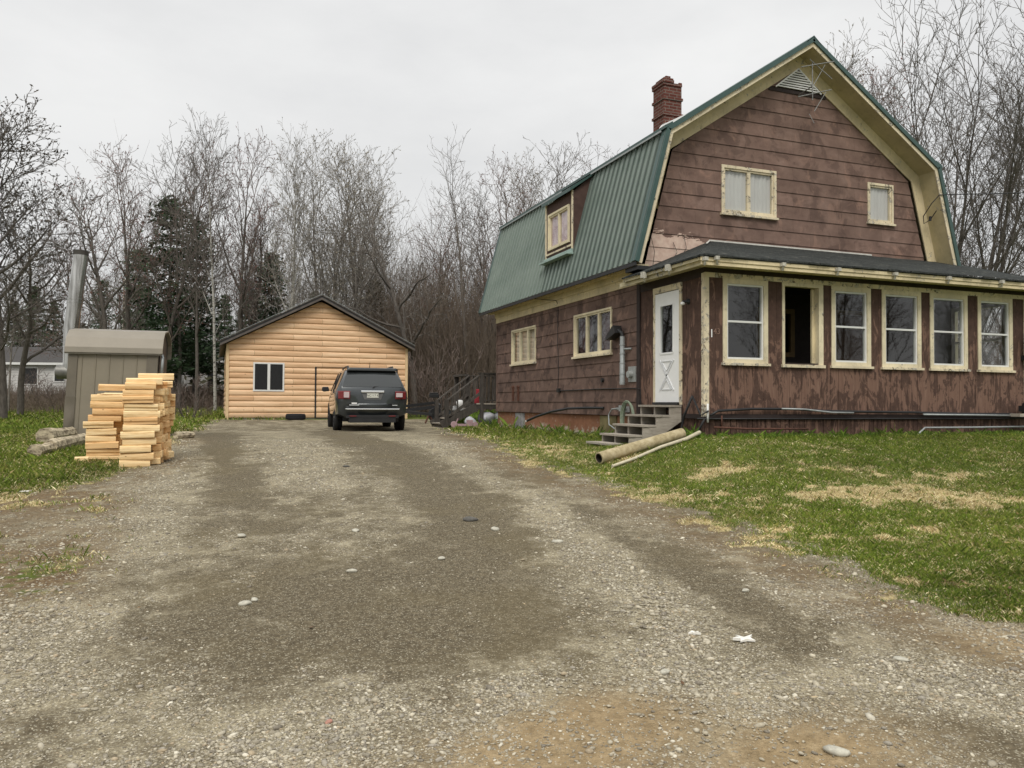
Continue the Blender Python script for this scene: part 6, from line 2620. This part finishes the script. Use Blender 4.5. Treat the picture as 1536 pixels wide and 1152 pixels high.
# habits: limbs leave the trunk low and run up nearly to the top, so the crown is a broad lace without a spire
def habit(H, n1, l1, a1, w1, up1, r1, n2=12, n3=8, n4=5, a2=.72, a3=.65, wan=.03, start=.28, l2=.23, l3=.085, l4=.034, tk=.74, r0=.16, droop=.25, sh=.55):
    return [L_(1, H * tk, 0, 14, wan, .15, r0, start, shape=lambda t: (.55 + 1.4 * t if t < .3 else 1 - sh * (t - .3) / .7)),
            L_(n1, H * l1, a1, 10, w1, up1, r1, .14), L_(n2, H * l2, a2, 6, w1 * 1.3, .35, r1 * .36, .10),
            L_(n3, H * l3, a3, 4, w1 * 1.6, droop, .010, .10), L_(n4, H * l4, .65, 2, .2, .1, .007)]
for i in range(2):
    proto('aspen%d' % i, 10 + i, 15 if i else 14.6, habit(15, 20, .34, .55, .06, .50, .055, wan=.02, start=.22, tk=.84, n3=7, n4=4), .17, ('ptwig', 'bud'), 'pale', .05)
proto('poplar', 20, 14.5, habit(15, 13, .42, .55, .06, .55, .06, wan=.03, start=.14, tk=.78, n3=7, n4=4, r0=.15), .16, ('ptwig', 'bud'), 'grey', .05, (0, 0), 3, .17)
for i in range(3):
    proto('maple%d' % i, 30 + i, 11.6, habit(12, 15, .46, .72, .085, .62, .065, wan=.045, start=.24, n3=8, n4=4), .17, ('rtwig' if i else 'twig', 'rbud'), 'dark', .04)
proto('oak', 41, 10.8, habit(11, 12, .52, .95, .16, .55, .085, wan=.08, start=.28, n3=8, n4=5, a2=.8, a3=.8), .2, ('twig', 'dbud'), 'dark', .045)
proto('elm', 52, 14.6, habit(15, 14, .34, .48, .06, .35, .035, wan=.025, start=.40, n2=10, n3=6, n4=4, droop=.05, tk=.78), .14, ('twig', 'dbud'), 'grey', .0)
for i in range(3):
    proto('pole%d' % i, 60 + i, 13.6, habit(14, 16, .32, .58, .07, .5, .035, wan=.018, start=.30, n2=10, n3=7, n4=4, tk=.80), .105, ('twig', 'dbud'), 'grey', .03)
proto('giant', 70, 16.0, habit(17, 13, .40, .45, .05, .22, .05, n2=12, n3=7, n4=3, wan=.03, start=.10, tk=.84, l2=.19, l3=.08, l4=.03, droop=.1, sh=.5, a2=.62), .15, ('dtwig', 'dbud'), 'dark', .0, (0, 0), 9, .55)
proto('edge', 81, 11.8, habit(12, 24, .36, 1.1, .08, .75, .06, n2=15, n3=9, n4=6, wan=.02, start=.22, tk=.88), .22, ('dtwig', 'dbud'), 'dark', .055)
# saplings / shrubs
for i in range(2):
    proto('shrub%d' % i, 90 + i, 2.6, [L_(1, 2.6, 0, 7, .10, .1, .02, .1), L_(9, 1.0, .6, 5, .12, .3, .009, .1), L_(5, .45, .6, 3, .18, .1, .005)],
          .022, ('rtwig', 'dbud'), 'dark', .0, (0, 0), 7, .5)

def tree(key, x, y, h, rz, label, group='bare trees of the tree line', name=None, sc=1.0, tb=None):
    p = PROT[key]
    ck = (key, tb)
    if p['me'] is None:
        p['me'] = {}
    t = thing(name or 'bare_tree', label, 'tree', (x, y, tz(x, y)), rz, group)
    if tb not in p['me']:
        a = seg_mesh('trunk', p['trunk'], [BK[tb or p['tb']]], t)
        b = seg_mesh('crown', p['crown'], [BK[p['mats'][0]], BK[p['mats'][1]]], t, p['tips'] if p['bud'] else None, p['bud'], 3)
        p['me'][tb] = (a.data, b.data)
    else:
        for nm, me in zip(('trunk', 'crown'), p['me'][tb]):
            o = D.objects.new(nm, me)
            COL.objects.link(o)
            o.parent = t
    s = h / p['H']
    t.scale = (s * sc, s * sc, s)
    return t

def conifer(seed, H, w, kind):
    rs = random.Random(seed)
    segs, blades = [], []
    n = 16
    for i in range(n):
        a, b = i / n, (i + 1) / n
        segs.append(((0, 0, H * a - .2), (0, 0, H * b), .16 * (1 - a) + .015, .16 * (1 - b) + .015))
    z = H * (.10 if kind == 'spruce' else .16)
    tr = list(segs)
    br = []
    while z < H * .985:
        f = z / H
        L = w * ((1 - f) ** .8 if kind == 'spruce' else (1 - f) ** .55 * (.65 + .5 * rs.random()))
        m = rs.randint(4, 6)
        a0 = rs.uniform(0, 6.28)
        for k in range(m):
            a = a0 + k * 6.283 / m + rs.uniform(-.3, .3)
            l = L * rs.uniform(.65, 1.1)
            up_ = (-.12 if kind == 'spruce' else .22) + .35 * f
            seg = 5
            p = (0, 0, z)
            d = [math.cos(a), math.sin(a), up_]
            for j in range(seg):
                q = (p[0] + d[0] * l / seg, p[1] + d[1] * l / seg, p[2] + d[2] * l / seg)
                br.append((p, q, .02 * (1 - j / seg) + .004, .02 * (1 - (j + 1) / seg) + .004))
                d[2] += .05
                p = q
                dens = (9 if kind == 'spruce' else 7)
                if j >= 1:
                    for _ in range(int(dens * (1 + l))):
                        r = .40 if kind == 'pine' else .22
                        blades.append((p[0] - d[0] * rs.random() * l / seg + rs.gauss(0, r * .6), p[1] - d[1] * rs.random() * l / seg + rs.gauss(0, r * .6), p[2] + rs.gauss(0, r * .35) - (.06 if kind == 'spruce' else -.05)))
        z += H * (.035 if kind == 'spruce' else .055) * rs.uniform(.8, 1.3)
    return tr, br, blades

def needle_mat(name, a, b):
    t = Mt(name, .8, .2)
    t.col(t.ramp(t.noise(t.obj, 1.6, 4, .7), [(.3, a), (.7, b)]))
    return t.m
ndm = dict(pine=needle_mat('dark_pine_needles', (.032, .060, .032), (.080, .120, .062)), spruce=needle_mat('spruce_needles', (.032, .062, .030), (.078, .118, .052)),
           brown=needle_mat('olive_needles', (.035, .036, .020), (.075, .068, .038)))
CON = {}
def con_tree(key, kind, seed, x, y, h, w, label, mat=None):
    if key not in CON:
        CON[key] = dict(d=conifer(seed, 10, w, kind), me=None)
    c = CON[key]
    t = thing('conifer', label, 'tree', (x, y, tz(x, y)), seed * 1.3 + x, 'evergreens in the tree line')
    if c['me'] is None:
        tr, br, bl = c['d']
        a = seg_mesh('trunk', tr + br, [BK['dark']], t)
        rs = np.random.RandomState(seed)
        P = np.array(bl)
        n = len(P)
        V, s = [], (.16 if kind == 'pine' else .14) * (.5 + rs.rand(n))[:, None]
        d1 = rs.randn(n, 3) * np.array([1, 1, .5])
        d1 /= np.linalg.norm(d1, axis=1)[:, None]
        d2 = np.cross(d1, rs.randn(n, 3))
        d2 /= np.linalg.norm(d2, axis=1)[:, None]
        V = np.stack([P - d1 * s, P + d2 * s * .3, P + d1 * s, P - d2 * s * .3], 1).reshape(-1, 3)
        b = npmesh('foliage', V, np.arange(n * 4).reshape(n, 4), [mat or ndm[kind]], t)
        c['me'] = (a.data, b.data)
    else:
        for nm, me in zip(('trunk', 'foliage'), c['me']):
            o = D.objects.new(nm, me)
            COL.objects.link(o)
            o.parent = t
    t.scale = (h / 10,) * 3
    return t

def build_trees():
    # (px, s, top py, kind, rz, horizontal scale, trunk bark, label)
    T = [
        (2, 29, 135, 'edge', 1.0, 1.2, None, 'big dark bare tree with level limbs cut by the left edge'),
        (30, 33, 300, 'oak', 4.0, .95, None, 'smaller bare tree reaching right from behind the leftmost big trunk'),
        (12, 36, 380, 'pole0', 2.0, 1.0, None, 'thin grey stem standing before the left end of the white house'),
        (128, 43, 330, 'maple1', 2.3, 1.0, None, 'low bare maple right behind the steel flue'),
        (163, 42, 236, 'maple0', .4, 1.15, None, 'bare maple with reddish buds just right of the flue top'),
        (200, 46, 212, 'maple2', 1.4, .9, None, 'slim bare tree between the flue and the dark pine'),
        (232, 45, 188, 'maple1', 4.4, .85, None, 'tall bare maple right behind the dark pine'),
        (268, 47, 196, 'pole2', .9, 1.2, None, 'bare tree whose top rises right above the dark pine'),
        (295, 43, 205, 'pole1', 2.8, 1.1, 'dark', 'dark-stemmed bare tree right of the dark pine'),
        (323, 42, 168, 'pole0', 5.2, .9, 'pale', 'very tall slim birch with a whitish trunk left of the garage roof'),
        (352, 44, 188, 'maple2', 3.7, .8, None, 'tall bare tree immediately right of the white birch stem'),
        (372, 47, 250, 'maple0', 2.9, .8, None, 'lower bare maple over the left garage eave'),
        (398, 52, 300, 'pole1', 3.0, 1.2, None, 'low thin bare tree in the gap left of the aspens'),
        (434, 41, 172, 'aspen0', 0.6, .8, None, 'pale-barked aspen with catkins over the left slope of the garage roof'),
        (500, 43, 186, 'poplar', 1.2, 1.0, None, 'broad multi-stemmed poplar right behind the garage ridge'),
        (540, 45, 194, 'aspen1', 4.1, .95, 'grey', 'aspen with a dense catkin crown right of the garage ridge'),
        (565, 49, 238, 'aspen0', 2.2, .9, 'grey', 'aspen sloping down to the right edge of the poplar group'),
        (622, 39, 280, 'oak', 1.8, .95, None, 'crooked dark bare tree right of the garage with a rounded crown'),
        (652, 44, 275, 'maple1', 5.5, .9, None, 'bare maple between the crooked tree and the tall airy elm'),
        (702, 43, 186, 'elm', 1.1, 1.0, None, 'tall airy elm standing alone above the wood left of the house roof'),
        (728, 46, 265, 'pole1', 2.6, 1.3, None, 'lower bare tree right beside the airy elm'),
        (762, 47, 212, 'maple2', 5.9, .8, None, 'bare tree rising above the far corner of the green roof'),
        (800, 48, 206, 'aspen1', 3.3, 1.0, 'grey', 'bare tree above the green roof left of the dormer'),
        (838, 49, 208, 'pole0', .2, 1.2, None, 'bare tree directly above the dormer'),
        (872, 50, 214, 'maple0', 3.9, .85, None, 'bare tree above the roof right of the dormer'),
        (912, 53, 218, 'pole1', 4.5, 1.3, None, 'faint bare treetop left of the chimney'),
        (1180, 44, 84, 'pole2', 1.2, 1.3, None, 'faint bare treetop just left of the roof ridge'),
        (1236, 46, 22, 'aspen1', 1.9, 1.0, 'grey', 'bare treetop rising right behind the roof ridge'),
        (1300, 40, 60, 'maple2', 4.4, .85, None, 'bare treetop right of the ridge, left of the huge tree'),
        (1425, 33, 10, 'giant', .5, 1.0, None, 'huge multi-stemmed bare tree fanning out behind the right roof edge'),
        (1505, 40, 330, 'maple1', .3, 1.3, None, 'bare maple far right, seen only through the porch end window'),
        (1800, 44, 240, 'aspen1', 2.3, 1.2, None, 'bare aspen far right, seen only through the porch end window'),
        (1640, 33, 62, 'giant', 2.9, 1.0, None, 'second huge bare tree cut by the right edge'),
    ]
    for px, s, top, k, rz, sc, tb, lab in T:
        x, y = at(px, s)
        tree(k, x, y, (hgt(top, s) - tz(x, y)) * 1.0, rz, lab, sc=sc, tb=tb)
    C = [('pineA', 'pine', 3, 252, 47, 292, 2.3, 'dark irregular pine standing among the bare maples left of the garage'),
         ('pineB', 'pine', 5, 292, 50, 338, 2.1, 'shorter dark pine just right of the tallest pine'),
         ('pineA', 'pine', 3, 205, 56, 372, 3.4, 'low pine half hidden behind the maple near the flue'),
         ('spruceA', 'spruce', 8, 48, 80, 428, 2.9, 'dark spruce rising above the white house roof'),
         ('spruceA', 'spruce', 8, 78, 82, 452, 2.9, 'smaller spruce right beside the one above the white house'),
         ('spruceB', 'spruce', 9, 20, 80, 455, 3.0, 'leftmost low spruce above the white house roof'),
         ('pineB', 'pine', 5, 405, 49, 384, 2.8, 'small pine between the birch stem and the aspens'),
         ('spruceB', 'spruce', 9, 372, 56, 420, 3.0, 'low conifer behind the left garage eave'),
         ('spruceC', 'spruce', 12, 560, 48, 412, 2.6, 'olive conifer showing above the right slope of the garage roof'),
         ('spruceB', 'spruce', 9, 470, 57, 436, 3.2, 'low conifer tucked behind the garage ridge'),
         ('pineB', 'pine', 5, 150, 78, 425, 3.0, 'low dark pine behind the shed roof'),
         ('spruceA', 'spruce', 8, 335, 70, 440, 3.4, 'low spruce behind the white birch stem')]
    for key, kd, sd_, px, s, top, w, lab in C:
        x, y = at(px, s)
        con_tree(key, kd, sd_, x, y, hgt(top, s) - tz(x, y), w, lab, ndm['brown'] if key == 'spruceC' else None)
    # shrubs
    Sh = [(286, 30, 560, 'shrub0', 1, 'leafless reddish shrub on the grass left of the garage'),
          (258, 33, 572, 'shrub1', 2, 'low leafless shrub right of the wood stack'),
          (312, 33, 588, 'shrub1', 3, 'small leafless bush close to the garage corner'),
          (20, 44, 545, 'shrub0', 4, 'bare bush before the left end of the white house'),
          (62, 43, 550, 'shrub1', 5, 'bare bush before the middle of the white house'),
          (90, 42, 565, 'shrub0', .5, 'bare bush touching the shed in front of the white house'),
          (632, 36, 520, 'shrub1', 2.5, 'leafless bush behind the trailer'),
          (668, 36, 500, 'shrub0', 5.5, 'leafless bush behind the deck stairs')]
    for px, s, top, k, rz, lab in Sh:
        x, y = at(px, s)
        tree(k, x, y, hgt(top, s) - tz(x, y), rz, lab, 'leafless shrubs', 'shrub', 1.3)
    # trees behind the viewpoint: they show as reflections in the porch glazing
    ac = [('maple1', 'bare maple'), ('aspen0', 'bare aspen'), ('oak', 'crooked bare tree'), ('maple0', 'dark bare maple'), ('pole1', 'slim bare tree'), ('maple2', 'tall bare maple'), ('aspen1', 'pale bare aspen')]
    where = ['first from the left', 'second from the left', 'third from the left', 'fourth from the left', 'fifth from the left', 'sixth from the left', 'seventh from the left',
             'eighth from the left', 'fifth from the right', 'fourth from the right', 'third from the right', 'second from the right', 'first from the right']
    rr = random.Random(8)
    for i, wh in enumerate(where):
        k, nm = ac[i % 7]
        x, y, h, rz = 15 + i * 4.3 + rr.uniform(-1, 1), -15 - rr.uniform(0, 9), rr.uniform(12, 16), rr.uniform(0, 6)
        lab = nm + ' across the road mirrored in the porch glass, ' + wh
        tree(k, x, y, h, rz, lab, 'trees across the road')
build_trees()

def build_wood():
    """the wood behind the first trees and the brush at its foot: uncountable"""
    rs = np.random.RandomState(5)
    def sticks(n, s0, s1, k0, k1, h0, h1, r, lean, name, mat, lab, hole=None, cat='brush', curve=.3, pw=1.0, tw=4):
        s = s0 + (s1 - s0) * rs.rand(n) ** pw
        k = k0 + (k1 - k0) * rs.rand(n)
        x = s * (.349 + .937 * k)
        y = s * (.937 - .349 * k)
        keep = ~((x > -.2) & (x < 8) & (y > 31.8) & (y < 42.2)) & ~((x < -9) & (x > -40) & (s > 56) & (s < 72) & (rs.rand(n) < .8))
        cl = fbm(x, y, .45, 3, 61)
        keep &= rs.rand(n) < np.clip(.6 + .9 * cl, .12, 1)
        x, y, s = x[keep], y[keep], s[keep]
        cl = cl[keep]
        kk = k[keep]
        if name == 'woodland':
            cut = ((kk < -.5) & (s < 74)) | ((kk > -.455) & (kk < -.35) & (s < 66))
            x, y, s, cl, kk = x[~cut], y[~cut], s[~cut], cl[~cut], kk[~cut]
        n = len(x)
        h = (h0 + (h1 - h0) * rs.rand(n) ** 1.7) * (1 + .5 * cl)
        if name in ('brush', 'bramble'):
            h = np.where((kk < -.52) | ((kk > -.455) & (kk < -.355)), np.minimum(h, .5 + .7 * rs.rand(n)), h)
        z = terrain(x, y) - .05
        a = rs.rand(n) * 6.283
        ln = lean * h * rs.rand(n)
        nseg = 3
        P = [np.stack([x, y, z], 1)]
        for j in range(1, nseg + 1):
            f = j / nseg
            P.append(np.stack([x + ln * np.cos(a) * f ** 1.6 + rs.randn(n) * curve * .1 * f, y + ln * np.sin(a) * f ** 1.6, z + h * f * (1 - .12 * f)], 1))
        rr = r * (.5 + rs.rand(n))
        Vs, Fs = [], []
        base = 0
        for j in range(nseg):
            A_, B_ = P[j], P[j + 1]
            ra, rb = rr * (1 - j / nseg) + .003, rr * (1 - (j + 1) / nseg) + .003
            an = np.arange(3) * 2.0944
            off = np.stack([np.cos(an), np.sin(an), an * 0], 1)
            V = np.concatenate([A_[:, None] + off[None] * ra[:, None, None], B_[:, None] + off[None] * rb[:, None, None]], 1)
            q = np.arange(3)
            f_ = np.stack([q, (q + 1) % 3, (q + 1) % 3 + 3, q + 3], 1)
            Fs.append((f_[None] + (np.arange(n) * 6)[:, None, None] + base).reshape(-1, 4))
            Vs.append(V.reshape(-1, 3))
            base += n * 6
        # side twigs
        m = n * tw
        i = rs.randint(0, n, m)
        t_ = .3 + .7 * rs.rand(m)
        b0 = P[1][i] * (1 - t_)[:, None] + P[3][i] * t_[:, None]
        d = rs.randn(m, 3) * .6 + np.array([0, 0, .8])
        d /= np.linalg.norm(d, axis=1)[:, None]
        e_ = b0 + d * (h[i] * .28 * (.4 + rs.rand(m)))[:, None]
        off = np.array([[1, 0, 0], [-.5, .87, 0], [-.5, -.87, 0]])
        V = np.concatenate([b0[:, None] + off[None] * (.35 * r + .003), e_[:, None] + off[None] * .003], 1)
        q = np.arange(3)
        f_ = np.stack([q, (q + 1) % 3, (q + 1) % 3 + 3, q + 3], 1)
        Fs.append((f_[None] + (np.arange(m) * 6)[:, None, None] + base).reshape(-1, 4))
        Vs.append(V.reshape(-1, 3))
        o = npmesh(name, np.concatenate(Vs), np.concatenate(Fs), mat)
        tag(o, lab, cat, None, 'stuff')
    br = bark('brown_brush', (.12, .092, .068), (.24, .19, .148))
    br2 = bark('grey_brown_brush', (.14, .12, .10), (.25, .22, .19))
    sticks(22000, 45, 64, -.75, .1, .8, 4.6, .012, .35, 'brush', br, 'tangled leafless brown brush along the foot of the tree line')
    sticks(15000, 40, 60, -.20, .24, 1.5, 8.5, .015, .3, 'thicket', br, 'tall dense brown thicket between the garage and the house')
    sticks(3400, 48, 85, -.75, .3, 5, 12.5, .028, .12, 'woodland', br2, 'grey mass of bare trunks and poles deep in the wood', cat='woodland', tw=26)
    sticks(13000, 36, 60, .24, .95, 2.0, 8.5, .014, .3, 'brush', br, 'leafless brush and saplings beyond the far side of the farmhouse')
    sticks(1500, 36, 45, -.75, -.56, .5, 1.6, .008, .5, 'bramble', br, 'low dead bramble before the white house')
    # dark evergreen understorey clumps
    n = 11000
    s = 50 + 32 * rs.rand(n)
    k = -.75 + .95 * rs.rand(n)
    x = s * (.349 + .937 * k)
    y = s * (.937 - .349 * k)
    cl = fbm(x, y, .16, 2, 71)
    keep = (cl > -.12) & ~((k < -.45) & (s < 76))
    x, y, cl = x[keep], y[keep], cl[keep]
    n = len(x)
    z = terrain(x, y) + (rs.rand(n) ** 1.2) * (3.2 + 7 * np.clip(cl, 0, .6))
    P = np.stack([x, y, z], 1)
    sz = .32 * (.5 + rs.rand(n))[:, None]
    d1 = rs.randn(n, 3) * np.array([1, 1, .5])
    d1 /= np.linalg.norm(d1, axis=1)[:, None]
    d2 = np.cross(d1, rs.randn(n, 3))
    d2 /= np.linalg.norm(d2, axis=1)[:, None]
    V = np.stack([P - d1 * sz, P + d2 * sz * .35, P + d1 * sz, P - d2 * sz * .35], 1).reshape(-1, 3)
    o = npmesh('understorey', V, np.arange(n * 4).reshape(n, 4), ndm['brown'])
    tag(o, 'dark olive evergreen understorey deep in the wood', 'foliage', None, 'stuff')
build_wood()

def white_house(name, label, px, s, wid, z0, zw, zr, dep, rz, wins, roofm, wallm):
    x, y = at(px, s)
    Hh = thing(name, label, 'house', (x, y, z0), rz)
    mb = MB()
    mb.box((0, 0, -.6), (wid, dep, zw - z0))
    mb.prism([(0, zw - z0), (dep, zw - z0), (dep / 2, zr - z0)], 'x', .01, wid - .01)
    mb.build('wall', wallm, Hh)
    mb = MB()
    for a, b in ((-.35, dep / 2), (dep / 2, dep + .35)):
        if a < 0:
            mb.prism([(a, zw - z0 - .08), (b, zr - z0 + .02), (b, zr - z0 + .18), (a, zw - z0 + .08)], 'x', -.3, wid + .3)
        else:
            mb.prism([(a, zr - z0 + .02), (b, zw - z0 - .08), (b, zw - z0 + .08), (a, zr - z0 + .18)], 'x', -.3, wid + .3)
    r = mb.build('roof', roofm, Hh)
    mb = MB()
    mb.box((-.3, -.40, zw - z0 - .12), (wid + .3, -.352, zw - z0 + .06))
    mb.build('fascia', M['vinyl'], r)
    for a, b, c, d in wins:
        mb = MB()
        mb.box((a - .07, -.05, c - .07), (b + .07, -.005, d + .07))
        w = mb.build('window', M['vinyl'], Hh)
        mb = MB()
        mb.box((a, -.062, c), (b, -.051, d))
        mb.build('pane', M['black'], w)
    return Hh
wall_w = Mt('white_weathered_siding', .8, .2)
xx = wall_w.xyz(wall_w.obj)
wall_w.col(wall_w.mix(wall_w.ma('MULTIPLY', wall_w.brick(wall_w.comb(xx[0], xx[2], 0), 40, .2, .018)[1], .5),
                      wall_w.ramp(wall_w.noise(wall_w.obj, .9, 5, .7), [(.3, (.46, .45, .43)), (.7, (.64, .63, .61))]), (.22, .22, .22)))
roof_b = plain('dark_brown_shingle_roof', (.060, .056, .054), .95, var=.35, scale=9)
s = 60
white_house('white_bungalow', 'low white bungalow with a dark roof behind the bare trees at the left', -160, s, 17.5, hgt(589, s), hgt(547, s), hgt(520, s), 8.5, R_(-16),
            [(9.2, 10.4, .55, 1.75), (11.7, 12.4, .78, 1.72), (13.3, 14.4, .62, 1.85), (3, 4.2, .6, 1.75)], roof_b, wall_w.m)
s = 62
white_house('white_cottage', 'white cottage glimpsed between the trunks left of the garage', 238, s, 5.8, hgt(592, s), hgt(540, s), hgt(512, s), 7, R_(14),
            [(.8, 1.6, .6, 1.7), (3.6, 4.4, .6, 1.7)], roof_b, wall_w.m)
# utility pole with a transformer among the trees
x, y = at(184, 58)
t = thing('utility_pole', 'grey utility pole with a transformer can among the trees behind the shed', 'pole', (x, y, tz(x, y)))
mb = MB()
mb.tube([(0, 0, -.3), (0, 0, hgt(420, 58) - tz(x, y))], [.16, .12], 10)
mb.build('pole', M['grywood'], t, smooth=True)
mb = MB()
zt = hgt(438, 58) - tz(x, y)
mb.lathe([(0, zt - .4), (.25, zt - .4), (.27, zt + .35), (.1, zt + .45), (0, zt + .45)], (.25, -.25, 0), 16)
mb.build('transformer', M['grey'], t, smooth=True, auto=.6)
